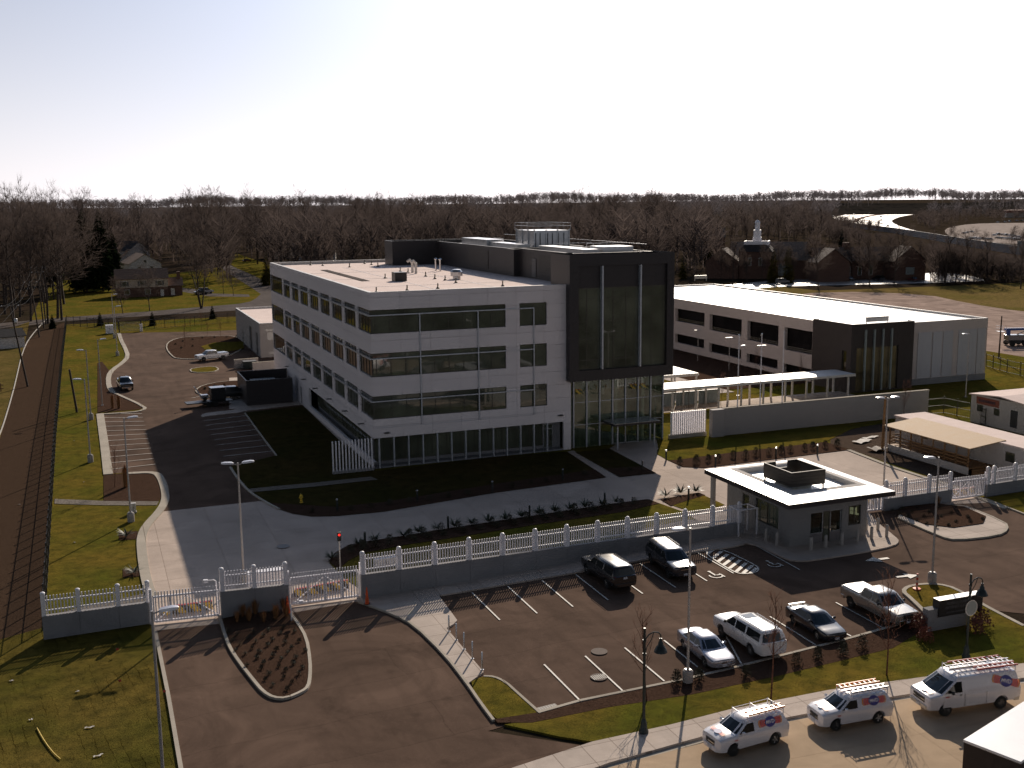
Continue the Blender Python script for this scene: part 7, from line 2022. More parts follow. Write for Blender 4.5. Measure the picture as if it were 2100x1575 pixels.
zones = (('bare woodland tree left of the power line', 'trees in the wood left of the power line', [(-57, 230, 23),(-45, 215, 21),(-61, 197, 23),(-53, 178, 24),(-38, 232, 25),(-59, 219, 26),(-47, 202, 25),(-60, 205, 25),(-62, 319, 26),(-40, 180, 23),(-39, 237, 27),(-38, 296, 22),(-46, 262, 24),(-54, 257, 25),(-44, 183, 25),(-34, 184, 27),(-46, 286, 26),(-33, 179, 24),(-44, 277, 26),(-48, 266, 21),(-36, 172, 22),(-53, 201, 26),(-63, 223, 21),(-43, 256, 26),(-33, 226, 27),(-61, 309, 25),(-70, 289, 23),(-38, 257, 27),(-36, 246, 24),(-49, 243, 25),(-60, 268, 27),(-48, 226, 21),(-45, 237, 25),(-52, 208, 25),(-73, 317, 25),(-34, 266, 24),(-64, 230, 25),(-59, 281, 26),(-62, 288, 24),(-45, 298, 23),(-52, 194, 24),(-39, 282, 23),(-64, 301, 24),(-63, 272, 26),(-43, 193, 23),(-59, 260, 24)]),
         ('bare woodland tree between the pines and the houses', 'trees among the houses on the left', [(-8, 565, 24),(-17, 583, 24),(45, 502, 25),(-23, 531, 28),(50, 510, 23),(18, 379, 28),(63, 543, 25),(27, 427, 22),(21, 487, 28),(-30, 596, 26),(71, 501, 24),(-16, 414, 22),(65, 537, 21),(-15, 385, 26),(-11, 490, 22),(21, 346, 29),(22, 334, 20),(40, 448, 28),(16, 362, 23),(-16, 460, 21),(-30, 549, 27),(-26, 349, 24),(-19, 405, 21),(-30, 453, 22),(75, 526, 25),(23, 581, 22),(-9, 528, 22),(60, 524, 20),(48, 404, 29),(20, 558, 22),(57, 462, 26),(22, 387, 22),(42, 568, 28),(62, 497, 20)]),
         ('bare woodland tree beyond the office block roof', 'trees beyond the office block', [(179, 403, 28),(239, 380, 29),(256, 411, 29),(129, 511, 25),(113, 738, 22),(230, 374, 21),(367, 715, 26),(193, 951, 29),(169, 717, 30),(332, 592, 30),(172, 432, 21),(248, 397, 30),(335, 584, 23),(171, 784, 20),(133, 480, 19),(267, 581, 22),(266, 491, 22),(157, 426, 20),(485, 807, 27),(442, 831, 28),(150, 485, 19),(128, 765, 30),(98, 429, 29),(332, 551, 23),(157, 399, 20),(195, 376, 28),(58, 380, 20),(141, 474, 29),(110, 367, 25),(178, 631, 21),(143, 791, 27),(417, 672, 20),(291, 453, 23),(121, 489, 28),(194, 554, 20),(459, 804, 24),(383, 717, 27),(261, 418, 28),(83, 403, 22),(122, 340, 28),(309, 490, 24),(246, 500, 22),(243, 755, 23),(213, 315, 26),(222, 599, 20),(110, 415, 29),(126, 407, 28),(204, 425, 27),(134, 435, 22),(150, 404, 27),(100, 364, 26),(352, 875, 25),(116, 456, 24),(231, 422, 28),(138, 460, 27),(302, 559, 28),(235, 403, 30),(288, 462, 25),(333, 694, 28),(182, 433, 24)]),
         ('bare woodland tree around the church', 'trees around the church', [(468, 639, 12),(423, 538, 17),(330, 448, 14),(374, 446, 15),(361, 469, 13),(316, 442, 17),(482, 588, 13),(359, 425, 15),(474, 618, 19),(501, 667, 17),(434, 512, 17),(350, 428, 19),(466, 613, 16),(289, 427, 16),(514, 709, 13),(386, 453, 12),(607, 776, 14),(407, 476, 14),(417, 583, 13),(617, 738, 15),(452, 565, 19),(286, 398, 18),(423, 516, 15),(444, 562, 13),(495, 626, 15),(535, 675, 12),(403, 542, 13),(442, 622, 18),(335, 438, 19),(544, 764, 12),(560, 711, 17),(594, 740, 13),(385, 490, 13),(549, 728, 13),(365, 460, 13),(581, 727, 16),(450, 537, 17),(551, 695, 19),(459, 633, 17),(300, 449, 19)]),
         ('bare woodland tree below the motorway', 'trees below the motorway', [(417, 411, 5.7),(403, 442, 7.7),(295, 230, 6.5),(297, 244, 7.4),(291, 224, 7.0),(408, 429, 5.9),(409, 451, 11),(283, 229, 7.0),(311, 259, 6.6),(301, 237, 5.9),(433, 467, 5.9),(289, 235, 6.1),(350, 306, 5.1),(310, 239, 5.4),(304, 222, 5.3),(327, 271, 5.9),(391, 430, 8.9),(419, 469, 10),(301, 251, 5.6),(396, 414, 6.0),(332, 286, 5.5),(391, 419, 8.2),(332, 269, 5.0),(493, 446, 11),(407, 413, 5.4),(337, 279, 5.2),(304, 256, 7.4),(398, 428, 10),(411, 466, 9.6),(423, 477, 11),(411, 437, 5.6),(394, 439, 11),(430, 461, 5.7),(449, 346, 11),(315, 263, 5.0),(456, 360, 11),(443, 469, 6.1),(383, 411, 8.3),(315, 249, 5.3),(310, 251, 6.9)]))
for lab, grp, pts in zones:
    for x, y, h in pts:
        bare(rr.randrange(4), lab, (x, y), h, grp)
for i, p in enumerate([(178.2, 216.3),(179.3, 210.4),(182.2, 206.2),(186.4, 203.8),(194.3, 204.5),(199.6, 204.2),(206.2, 205.8),(208.4, 196.6),(210.1, 193.1),(216.5, 194.6),(217.5, 191.5),(223.4, 188.1),(228.3, 190.5),(233.3, 187.7),(240.9, 188.7),(248.4, 192.7)]):
    bare((0, 1, 3)[i % 3], 'thin bare tree standing in front of the church and the long brick hall', p, rr.uniform(10, 15), 'bare trees before the church buildings')
gt = 'tall bare crowns breaking the skyline'
for p, h, w in (((-55.9, 394.1), 33, 'at the left edge'), ((-25.0, 435.0), 32, 'above the dark pines'), ((0.4, 493.8), 30, 'right of the pines'), ((27.2, 505.8), 32, 'above the big many-stemmed tree'), ((46.2, 525.3), 34, 'tallest, left of the office block'), ((64.8, 547.8), 30, 'just left of the office block'), ((115.1, 641.6), 31, 'above the left end of the office roof'), ((350.9, 712.5), 34, 'above the cooling tower')):
    bare(rr.choice((0, 1, 2)), 'tall bare tree breaking the skyline, ' + w, p, h, gt)

# --- evergreens
PN = plant('pine_tree', 'dark pine beside the power line, leftmost and tallest of the pines', 'tree', conifer(31, 27, .25, 54, .10, .45, 26, .6), 'bark', 'needle', (-26.6, 267.7), 0, 'dark pines left of the brick house')
dup(PN, (-21.6, 269.3), 1.9, 'dark pine touching the brick house corner, right of its taller twin', None, .98)
dup(PN, (-17.4, 285.2), 3.1, 'shorter dark pine just behind the brick house', None, .72)
dup(PN, (-23.8, 288.7), 4.1, 'dark pine half hidden between the two tall pines', None, .8)
dup(PN, (-37.3, 308.4), 5.0, 'dark pine among the bare trees by the power line', None, .75)
SPR = plant('spruce_tree', 'narrow dark spruce left of the side street', 'tree', conifer(32, 17, .19, 40, .05, .3, 18), 'bark', 'spruce needle', (32.3, 400.2), 0)
for p, s, lab in (((73.1, 421.4), .45, 'small dark spruce in front of the tan-roofed houses'), ((106.7, 485.3), .95, 'dark spruce right of the tan-roofed houses'), ((268.6, 781.7), .9, 'dark spruce in the wood above the rooftop screens'), ((181.1, 705.8), .9, 'dark spruce in the wood above the left end of the rooftop screen'), ((400.4, 670.9), .9, 'dark spruce in the wood right of the cooling tower'), ((360.1, 511.5), .8, 'dark spruce left of the church tower'), ((325.6, 340.5), .85, 'dark bushy spruce left of the second street tree, behind the brick wing'), ((349.8, 324.5), .7, 'dark spruce behind the right brick gable')):
    nogroup(dup(SPR, p, rr.uniform(0, 6), lab, None, s))
YC = plant('cypress_tree', 'yellow-green conifer close to the left edge of the office block', 'tree', conifer(33, 12, .25, 30, .03, .35, 18), 'bark', 'yellow needle', (31.3, 270.4), 0)
for p, s, lab in (((119.5, 638.4), .8, 'yellowish conifer behind the tan-roofed houses'), ((146.9, 618.5), .9, 'yellowish conifer above the office roof parapet'), ((169.2, 226.8), .7, 'orange-yellow conifer beside the entrance tower, over the garage roof'), ((225.8, 303.4), 1.2, 'yellow-green conifer left of the church, larger'), ((185.9, 196.6), 1.0, 'loose yellow-green conifer in front of the church, left'), ((190.0, 194.3), 1.05, 'loose yellow-green conifer in front of the church, right'), ((200.4, 244.4), .8, 'yellow-green shrubby conifer below the church gable')):
    nogroup(dup(YC, p, rr.uniform(0, 6), lab, None, s))
CN = plant('cone_evergreen', 'small dark cone-shaped evergreen at the top of the mulch bank', 'shrub', conifer(34, 3.4, .30, 26, .02, .15, 26), 'bark', 'needle', (-34.7, 160.2), 0, 'clipped cone evergreens along the rear fence')
for p, s, lab in (((-24.4, 161.6), .95, 'small dark cone-shaped evergreen behind the white cabinet'), ((-13.1, 156.0), 1.0, 'small dark cone-shaped evergreen right of the rear gate'), ((1.5, 165.1), 1.0, 'small dark cone-shaped evergreen at the right end of the rear fence')):
    dup(CN, p, 1., lab, None, s)

# --- saplings
SP = [bare_tree(41, 6, .26, (11, 4, 3, 2), .28, .006, 1, 1.2, .0062), bare_tree(42, 6, .22, (10, 4, 3, 2), .35, .006, 1, 1.4, .0062)]
SPP = {}
def sapling(i, label, loc, h):
    if i not in SPP:
        SPP[i] = plant('young_tree', label, 'tree', SP[i], 'sapling twig', 'sapling twig', loc, 0, 'young bare trees on the site', h / 6)
    else: dup(SPP[i], loc, rr.uniform(0, 6), label, 'young bare trees on the site', h / 6)
for i, (p, top, lab) in enumerate((((0.58, -59.39), 6.0, 'young bare tree right beside the left street lamp'), ((7.14, -61.86), 7.2, 'young bare tree in front of the white suv'), ((15.19, -61.9), 7.0, 'young bare tree in front of the pewter pickup'),
    ((47.53, 15.77), 5, 'young bare tree behind the bright slats, left'), ((53.3, 17.07), 4.5, 'young bare tree at the left end of the garden wall'), ((71.35, 35.79), 5, 'young bare tree in the courtyard bed, left'), ((71.67, 24.43), 5, 'young bare tree in the courtyard bed by the corner tower'),
    ((-9.63, 112.59), 5, 'young bare tree in the rear island'), ((-1.04, 127.5), 4, 'young bare tree behind the rear island'), ((-3.62, 128.76), 3.6, 'young bare tree at the back edge of the rear island'), ((-3.45, 142.53), 4.5, 'young bare tree on the rear lawn'), ((-6.13, 139.75), 4, 'young bare tree on the rear lawn, left one'),
    ((-25.9, 3.04), 5, 'young bare tree in the mulch bed below the striped bays'), ((66.64, -3.59), 6, 'reddish bare sapling at the right part of the garden wall'))):
    sapling(i % 2, lab, p, top)

# --- low plants
def spiky(seed, n=26, L=.75, w=.05, up=.7):
    rng = random.Random(seed); mb = MB()
    for k in range(n):
        a = rng.uniform(0, 2 * PI); el = rng.uniform(.15, 1.3) * up; l = L * rng.uniform(.7, 1.1)
        d = Vector((math.cos(a) * math.cos(el), math.sin(a) * math.cos(el), math.sin(el))); s = Vector((-math.sin(a), math.cos(a), 0)) * w
        p = Vector((0, 0, .05)); m = p + d * l * .45 + Vector((0, 0, .04)); t = p + d * l - Vector((0, 0, .03))
        mb.face([p - s * .6, p + s * .6, m + s]); mb.face([p - s * .6, m + s, m - s]); mb.face([m - s, m + s, t])
    return mb
def bushy(seed, r=.4, h=.5, n=150, leaf=.09, up=0.):
    rng = random.Random(seed); mb = MB()
    for k in range(n):
        a = rng.uniform(0, 2 * PI); q = rng.random() ** .5; z = rng.random()
        p = Vector((math.cos(a) * q * r * (1 - .5 * z), math.sin(a) * q * r * (1 - .5 * z), .04 + z * h))
        u = Vector((rng.uniform(-1, 1), rng.uniform(-1, 1), rng.uniform(-1, 1) + up)).normalized() * leaf; v = u.orthogonal().normalized() * leaf * .5
        mb.face([p - v, p + u, p + v])
    for k in range(8):
        a = rng.uniform(0, 6.28); mb.tube([(0, 0, 0), (math.cos(a) * r * .5, math.sin(a) * r * .5, h * .8)], [.012, .005], 3, False)
    return mb
def tuft(seed, h=1.0, r=.3, n=90):
    rng = random.Random(seed); mb = MB()
    for k in range(n):
        a = rng.uniform(0, 6.28); q = rng.random(); b = Vector((math.cos(a) * .12 * q, math.sin(a) * .12 * q, 0))
        t = Vector((math.cos(a) * r * q, math.sin(a) * r * q, h * rng.uniform(.6, 1.05)))
        s = Vector((-math.sin(a), math.cos(a), 0)) * .012
        m = b.lerp(t, .6) + Vector((0, 0, h * .08)); mb.face([b - s, b + s, m + s * 1.4]); mb.face([m - s * 1.4, m + s * 1.4, t]); mb.face([b - s, m + s * 1.4, m - s * 1.4])
    return mb
LOW = {}
def low(kind, fn, m, name, cat, loc, label, group, s=1.):
    z = loc[2] if len(loc) == 3 else .1
    if kind not in LOW:
        o = fn().build(name, M[m]); LOW[kind] = o
    else:
        o = LOW[kind].copy(); COL.objects.link(o)
    o.location = (loc[0], loc[1], z); o.rotation_euler = (0, 0, rr.uniform(0, 6.28)); k = s * rr.uniform(.85, 1.12); o.scale = (k, k, k)
    return tag(o, label, cat, group)
for i, p in enumerate([(-3.71, -24.32),(-2.26, -23.9),(-0.43, -23.47),(1.11, -23.52),(2.75, -23.28),(4.33, -23.33),(5.97, -23.23),(7.56, -23.1),(9.32, -22.86),(10.91, -22.71),(12.45, -22.51),(14.07, -22.52),(15.78, -22.38),(17.39, -22.18),(-6.15, -24.43),(-7.78, -25.15),(-10.57, -27.73)]):
    low('yucca%d' % (i % 2), lambda: spiky(50 + i, 34, .95, .05), 'yucca leaf', 'yucca', 'yucca', p, 'spiky yucca in the shaded bed behind the long fence', 'yuccas in the fence bed', 1.05)
for p, lab in (((22.74, -22.11), 'spiky yucca at the left tip of the sunlit plaza bed'), ((24.54, -21.75), 'spiky yucca in the middle of the sunlit plaza bed'), ((26.09, -21.85), 'spiky yucca beside the bollard in the sunlit plaza bed'), ((-25.44, -14.97), 'spiky yucca in the small mulch patch nearer the light pole'), ((-25.31, -25.19), 'spiky yucca in the small mulch patch near the left gate')):
    o = low('yucca0', None, None, 'yucca', 'yucca', p, lab, None, 1.1); nogroup(o)
for p in [(-3.37, -25.05),(-2.12, -24.85),(-0.42, -24.54),(1.1, -24.59),(2.68, -24.51),(4.21, -24.39),(5.92, -24.33),(7.57, -24.24),(9.18, -23.96),(10.8, -23.84),(12.44, -23.71),(14.15, -23.59),(15.64, -23.37),(-5.3, -25.94),(-6.61, -26.21),(-7.65, -26.32),(-8.8, -26.91),(17.36, -23.42),(18.69, -23.29)]:
    low('dark_shrub', lambda: bushy(61, .42, .75, 190, .10, .5), 'shrub leaf', 'shrub', 'shrub', p, 'dark shrub between the yuccas in the shaded fence bed', 'dark shrubs in the fence bed', 1.0)
for p in [(-3.14, -25.72),(-1.82, -25.57),(-0.48, -25.41),(1.31, -25.28),(2.93, -25.07),(4.53, -24.99),(6.15, -24.91),(7.85, -24.69),(9.26, -24.65),(10.75, -24.48),(12.47, -24.39),(14.27, -24.16),(15.84, -23.98)]:
    low('shrub', lambda: bushy(60, .34, .45), 'shrub leaf', 'shrub', 'shrub', p, 'small shrub in the second row of the shaded fence bed', 'small shrubs in the fence bed')
for p in [(30.46, -11.32),(32.18, -11.84),(33.82, -11.6),(35.06, -11.66),(37.18, -11.12),(38.43, -11.68),(39.96, -11.35),(41.54, -11.54),(43.3, -11.3),(44.51, -11.31),(46.51, -11.15),(47.65, -11.13),(49.34, -11.08),(50.9, -11.23)]:
    low('dark_shrub', lambda: bushy(61, .42, .75, 190, .10, .5), 'shrub leaf', 'shrub', 'shrub', p, 'dark shrub in the sunlit bed behind the guard house', 'dark shrubs in the garden bed', 1.1)
for p in [(-9.39, -13.91),(-5.91, -14.55),(-4.06, -14.48),(-2.18, -14.4),(-0.27, -14.32),(1.67, -14.25),(3.69, -14.0),(5.69, -13.92),(10.49, -13.26),(12.74, -12.83),(14.45, -12.53),(19.28, -11.43),(24.06, -11.97)]:
    low('shrub', None, None, 'shrub', 'shrub', p, 'small shrub in the dark bed along the concrete drive', 'small shrubs in the front lawn bed')
for p, lab in (((11.23, -58.61), 'dark shrub by the kerb behind the white suv'), ((12.92, -58.39), 'dark shrub by the kerb left of the dark sedan nose'), ((14.69, -58.5), 'dark shrub under the dark sedan nose'), ((16.42, -58.18), 'dark shrub between dark sedan and pickup'), ((3.26, -58.06), 'dark shrub left of the light pole base'), ((4.67, -58.22), 'dark shrub right of the light pole base'), ((7.42, -58.94), 'dark shrub in the shade of the silver sedan')):
    nogroup(low('kerb_shrub', lambda: bushy(62, .5, .95, 240, .12, .5), 'shrub leaf', 'shrub', 'shrub', (*p, .12), lab, None, .8))
for p, lab in (((21.74, -57.28), 'rust-red shrub at the left end of the monument sign, upper'), ((20.8, -58.78), 'rust-red shrub at the left end of the monument sign, lower'), ((24.8, -58.92), 'rust-red shrub at the right end of the monument sign, front'), ((26.07, -58.12), 'rust-red shrub at the right end of the monument sign, behind')):
    nogroup(low('rust', lambda: bushy(63, .6, .8, 260, .12), 'rust leaf', 'shrub', 'shrub', (*p, .12), lab, None, 1.15))
for p in [(-19.29, -38.44),(-18.82, -37.6),(-18.52, -38.49),(-17.94, -37.4),(-17.64, -39.14),(-16.79, -38.93),(-16.07, -38.76),(-16.0, -37.03)]:
    low('tuft', lambda: tuft(70, 1.0, .38), 'straw', 'ornamental_grass', 'grass tuft', (*p, .14), 'orange-tan tuft of ornamental grass at the wall end of the island', 'grass tufts in the entry island', .95)
for p in [(41.21, -33.06),(42.39, -32.86),(42.52, -33.81),(44.14, -33.26),(44.25, -34.38)]:
    low('tuft', None, None, 'ornamental_grass', 'grass tuft', (*p, .15), 'dull tuft of ornamental grass under the right fence wall', 'grass tufts in the gate bed', .8)
for p, s, lab in (((-24.82, 48.7), 2.1, 'tall orange grass plume in the left bed, left one'), ((-24.0, 48.33), 2.1, 'tall orange grass plume in the left bed, right one'), ((-24.85, 2.58), 2.3, 'tall orange grass plume beside the light pole in the mulch bed')):
    nogroup(low('plume', lambda: tuft(71, 1.0, .16, 120), 'straw', 'ornamental_grass', 'grass plume', p, lab, None, s))
isl = [(x, y) for x, y in [(-20.19, -39.26),(-20.14, -41.91),(-19.87, -44.65),(-19.42, -47.87),(-19.12, -49.42),(-18.69, -50.28),(-18.12, -50.52),(-17.32, -50.02),(-16.84, -49.59),(-16.52, -48.35),(-16.13, -46.37),(-15.72, -42.74),(-15.81, -40.47),(-16.94, -40.63),(-19.09, -40.08)]]
x0, x1, y0, y1 = min(p[0] for p in isl), max(p[0] for p in isl), min(p[1] for p in isl), max(p[1] for p in isl)
r_ = 0; y = y0 + .3
while y < y1:
    x = x0 + (.55 if r_ % 2 else .2)
    while x < x1:
        if inside((x, y), isl): low('sprig', lambda: bushy(64, .20, .20, 60, .07), 'shrub leaf', 'ground_shrub', 'shrub', (x + rr.uniform(-.08, .08), y + rr.uniform(-.08, .08), .14), 'little low shrub in rows on the mulch entry island', 'little shrubs in the entry island', 1.0)
        x += 1.0
    y += .85; r_ += 1
for p in [(38.68, -34.73),(38.65, -35.72),(38.62, -36.69),(38.68, -37.84),(38.63, -39.08),(38.69, -40.18),(39.9, -34.58),(39.95, -35.78),(39.98, -37.28),(39.9, -38.84),(40.04, -40.14),(41.32, -34.85),(41.33, -36.38),(41.34, -37.87),(41.33, -39.62),(42.47, -40.11),(43.11, -35.63),(42.99, -37.26),(43.25, -39.02),(43.97, -39.97)]:
    low('sprig', None, None, 'ground_shrub', 'shrub', (*p, .16), 'little low shrub in rows on the bed by the right gate', 'little shrubs in the gate bed', 1.1)
for p in [(-11.08, 116.55),(-9.31, 120.75),(-7.15, 123.2),(-5.03, 124.85),(-2.58, 124.56),(-0.11, 124.26),(1.89, 124.2),(-10.51, 109.84),(-8.21, 111.9),(-11.35, 58.99),(-9.72, 60.65),(-8.16, 61.4),(-11.04, 55.13),(-9.55, 55.82)]:
    low('shrub', None, None, 'shrub', 'shrub', p, 'small shrub in the mulch islands of the rear car park', 'small shrubs in the rear islands', .8)

# --- far woods: one mass each, nobody could count the trees
def far_wood(name, label, pts, seed, m, ridge=0):
    rng = random.Random(seed); vs, fs = [], []
    for x, y, h in pts:
        d = math.hypot(x + 27, y + 110)
        z = max(0, min(1, (d - 1750) / 600)) * ridge * (.88 + .12 * math.sin(math.atan2(y + 110, x + 27) * 23) + .1 * math.sin(math.atan2(y + 110, x + 27) * 61))
        b = Vector((x, y, z - 1)); top = Vector((x, y, z + h))
        s = Vector((rng.uniform(-1, 1), rng.uniform(-1, 1), 0)).normalized(); w = h * .014
        i = len(vs); vs += [b - s * w, b + s * w, top]; fs.append((i, i + 1, i + 2))
        R_ = h * (rng.uniform(.26, .36) if d < 1700 else rng.uniform(.34, .48)); k = d / 1000 * (1 if d < 1700 else 1.9)
        nb = 34 if d < 900 else 22 if d < 1600 else 15
        for _ in range(nb):
            a = rng.uniform(0, 2 * PI); t = rng.uniform(.22, .8); q = b.lerp(top, t)
            e = Vector((x + math.cos(a) * R_ * rng.uniform(.4, 1), y + math.sin(a) * R_ * rng.uniform(.4, 1), z + h * min(1.0, t + rng.uniform(.12, .36))))
            ribbon(vs, fs, q, e, h * .010 + .05 * k, rng)
            for _ in range(3 if d < 1700 else 2):
                p = q.lerp(e, rng.uniform(.4, 1)); g = Vector((rng.uniform(-1, 1), rng.uniform(-1, 1), rng.uniform(-.2, 1.1))) * h * .12
                ribbon(vs, fs, p, p + g, .05 + .075 * k, rng)
    mb = MB(); mb.v = [tuple(v) for v in vs]; mb.f = fs; mb.m = [0] * len(fs)
    return tag(mb.build(name, M[m]), label, 'woodland', None, 'stuff')
M['ridge twig'] = twig_mat('ridge twig', (.150, .132, .136), .01)  # distance haze put into the colour: paler and bluer than nearer twigs
KEEP = [[(805.1, 996.8),(1204.7, 1454.9),(1438.4, 1586.2),(1413.9, 1269.8),(1236.0, 1099.1),(1136.6, 1184.6),(870.7, 916.1),(592.8, 570.5),(514.8, 457.7),(464.7, 423.2),(505.7, 500.4),(608.2, 666.7)], [(562.5, 534.6),(769.7, 749.9),(880.2, 824.5),(1163.5, 814.0),(449.9, 258.3),(451.3, 363.5),(470.3, 419.0)],
        [(29.7, 433.7),(47.7, 447.6),(37.4, 274.6),(20.2, 174.1),(8.6, 180.0),(21.1, 231.8)], [(-57.7, 362.0),(-36.8, 383.0),(18.4, 408.7),(12.6, 246.5),(-7.77, 121.74),(-44.48, 139.62)], [(487.5, 779.0),(539.6, 774.7),(304.2, 406.6),(281.2, 422.3)], [(339.4, 478.2),(439.3, 405.4),(182.0, 119.7),(132.65, 145.68)], [(-60, -100), (130, -100), (280, 150), (140, 190), (20, 200), (-20, 240), (-60, 170)],
        [(86.7, 571.4),(122.7, 562.7),(79.8, 371.4),(52.3, 367.6)]]
def scatter(seed, n, a0, a1, d0, d1, h0, h1, sight=None):
    """trees over a sector of ground, thinning with distance; sight keeps the view line to the motorway open"""
    rng = random.Random(seed); out = []
    while len(out) < n:
        a = R(rng.uniform(a0, a1)); d = 1 / rng.uniform(1 / d1, 1 / d0)
        x, y = -27 + d * math.cos(a), -110 + d * math.sin(a)
        if any(inside((x, y), k) for k in KEEP): continue
        h = rng.uniform(h0, h1)
        if sight:
            h = min(h, 28 - d * (sight[0] + sight[1] * (sight[2] - math.degrees(a))) - rng.uniform(0, 2))
            if h < 4: continue
        out.append((x, y, h))
    return out
far_wood('near_woodland', 'brown leafless wood massed behind the houses and the office block', scatter(21, 1250, 52.7, 101, 400, 1900, 17, 27), 1, 'far twig')
far_wood('motorway_woodland', 'brown leafless wood massed below and beside the motorway', scatter(22, 480, 38, 52.7, 330, 900, 9, 18, (.0225, .0031, 52.7)) + scatter(25, 520, 38, 52.7, 900, 1900, 7, 13), 2, 'far twig')
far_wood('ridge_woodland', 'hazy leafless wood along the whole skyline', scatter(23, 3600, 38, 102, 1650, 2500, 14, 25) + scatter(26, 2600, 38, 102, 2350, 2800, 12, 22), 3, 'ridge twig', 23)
mb = MB(); prof = ((1700, -1), (1900, 2), (2400, 15), (2700, 15)); n = 40
vs = []
for d, z in prof:
    for k in range(n + 1):
        a = R(112) - R(92) * k / n
        vs.append((-27 + d * math.cos(a), -110 + d * math.sin(a), z * (.9 + .1 * math.sin(k * 1.3)) - .4))
mb.faces(vs, [(j * (n + 1) + i, j * (n + 1) + i + 1, (j + 1) * (n + 1) + i + 1, (j + 1) * (n + 1) + i) for j in range(3) for i in range(n)])
tag(mb.build('hills', M['ridge floor']), kind='structure')

# ---------------------------------------------------------------- houses, church and other background buildings
def house(name, label, cat, loc, rz, w, d, eave, ridge, wall, roof, wins=(), doors=(), chimney=None, axis='x', upper=None, over=.35):
    """gabled house; local x along the front (front faces -y), ridge along axis"""
    t = thing(name, label, cat, loc, rz)
    mb = MB()
    mb.box(-w / 2, w / 2, 0, d, 0, eave)
    if axis == 'x': mb.faces([(-w / 2, 0, eave), (-w / 2, d, eave), (-w / 2, d / 2, ridge - .05), (w / 2, 0, eave), (w / 2, d, eave), (w / 2, d / 2, ridge - .05)], [(0, 2, 1), (3, 4, 5)])
    else: mb.faces([(-w / 2, 0, eave), (w / 2, 0, eave), (0, 0, ridge - .05), (-w / 2, d, eave), (w / 2, d, eave), (0, d, ridge - .05)], [(0, 1, 2), (3, 5, 4)])
    mb.build('wall', M[wall], t)
    if upper:
        mb = MB(); mb.box(-w / 2 - .05, w / 2 + .05, -.05, d + .05, upper[0], eave - .01); mb.build('upper_wall', M[upper[1]], t)
    mb = MB(); o = over; k = (ridge - eave) / ((d if axis == 'x' else w) / 2); e = eave - k * o + .02
    if axis == 'x':
        for a, b in ((-o, d / 2), (d + o, d / 2)):
            v = [(-w / 2 - o, a, e), (w / 2 + o, a, e), (w / 2 + o, b, ridge), (-w / 2 - o, b, ridge)]
            mb.faces(v + [(x, y, z + .14) for x, y, z in v], [(0, 1, 2, 3), (7, 6, 5, 4), (0, 4, 5, 1), (1, 5, 6, 2), (2, 6, 7, 3), (3, 7, 4, 0)])
    else:
        for a, b in ((-w / 2 - o, 0), (w / 2 + o, 0)):
            v = [(a, -o, e), (a, d + o, e), (b, d + o, ridge), (b, -o, ridge)]
            mb.faces(v + [(x, y, z + .14) for x, y, z in v], [(0, 1, 2, 3), (7, 6, 5, 4), (0, 4, 5, 1), (1, 5, 6, 2), (2, 6, 7, 3), (3, 7, 4, 0)])
    rf = mb.build('roof', M[roof], t)
    if chimney:
        cx, cy, cz = chimney; mb = MB(); mb.box(cx - .45, cx + .45, cy - .35, cy + .35, eave, cz); mb.build('chimney', M['brick'], rf)
    for x, z, ww, hh in wins:
        y = -.07 if upper and z > upper[0] else -.02
        mb = MB(); mb.box(x - ww / 2 - .12, x + ww / 2 + .12, y - .06, y, z - .12, z + hh + .12); f = mb.build('window', M['off white'], t)
        mb = MB(); mb.face([(x - ww / 2, y - .065, z), (x + ww / 2, y - .065, z), (x + ww / 2, y - .065, z + hh), (x - ww / 2, y - .065, z + hh)]); mb.build('pane', M['window glass'], f)
    for x, ww, hh, m in doors:
        mb = MB(); mb.box(x - ww / 2, x + ww / 2, -.09, -.02, .1, hh); mb.build('door', M[m], t)
    return t
A, Bp = (-18.3, 241.2), (-3.3, 240.9)
rz = math.atan2(Bp[1] - A[1], Bp[0] - A[0]); w = math.hypot(Bp[0] - A[0], Bp[1] - A[1]); cx, cy = (A[0] + Bp[0]) / 2, (A[1] + Bp[1]) / 2
h = house('brick_house', 'two storey house with white upper floor, brown roof and brick lower storey', 'house', (cx, cy, 0), rz, w, 8.5, 5.6, 8.3, 'brick', 'brown shingle',
          [(-w * .34, 3.4, 1.3, 1.4), (0, 3.4, 1.3, 1.4), (w * .34, 3.4, 1.3, 1.4), (-w * .3, .9, 1.4, 1.4), (w * .1, .9, 1.4, 1.4)], [(w * .38, 1.0, 2.1, 'off white')], None, 'x', (2.9, 'tan siding'))
for x in (-w * .34, 0, w * .34):
    for s in (-1, 1):
        mb = MB(); mb.box(x + s * 1.02 - .2, x + s * 1.02 + .2, -.1, -.055, 3.35, 4.85); mb.build('shutter', M['door dark'], h)
mb = MB(); mb.box(w / 2 + .02, w / 2 + 4.2, .6, 7.6, 0, 3.2); mb.build('side_wing', M['brick'], h)
mb = MB(); mb.faces([(w / 2 - .05, .1, 3.1), (w / 2 + 4.6, .1, 3.1), (w / 2 + 4.6, 8.1, 3.1), (w / 2 - .05, 8.1, 3.1), (w / 2 + .4, 4.1, 5.4), (w / 2 + 4.6, 4.1, 5.4)], [(0, 1, 5, 4), (2, 3, 4, 5), (1, 2, 5), (3, 0, 4), (0, 3, 2, 1)]); wr = mb.build('wing_roof', M['brown shingle'], h)
mb = MB(); mb.box(w / 2 + 2.9, w / 2 + 3.9, 3.2, 4.2, 3.0, 7.2); mb.build('chimney', M['brick'], h)
mb = MB(); mb.box(w / 2 + .8, w / 2 + 1.9, .5, .59, .2, 2.3); mb.build('door', M['off white'], h)
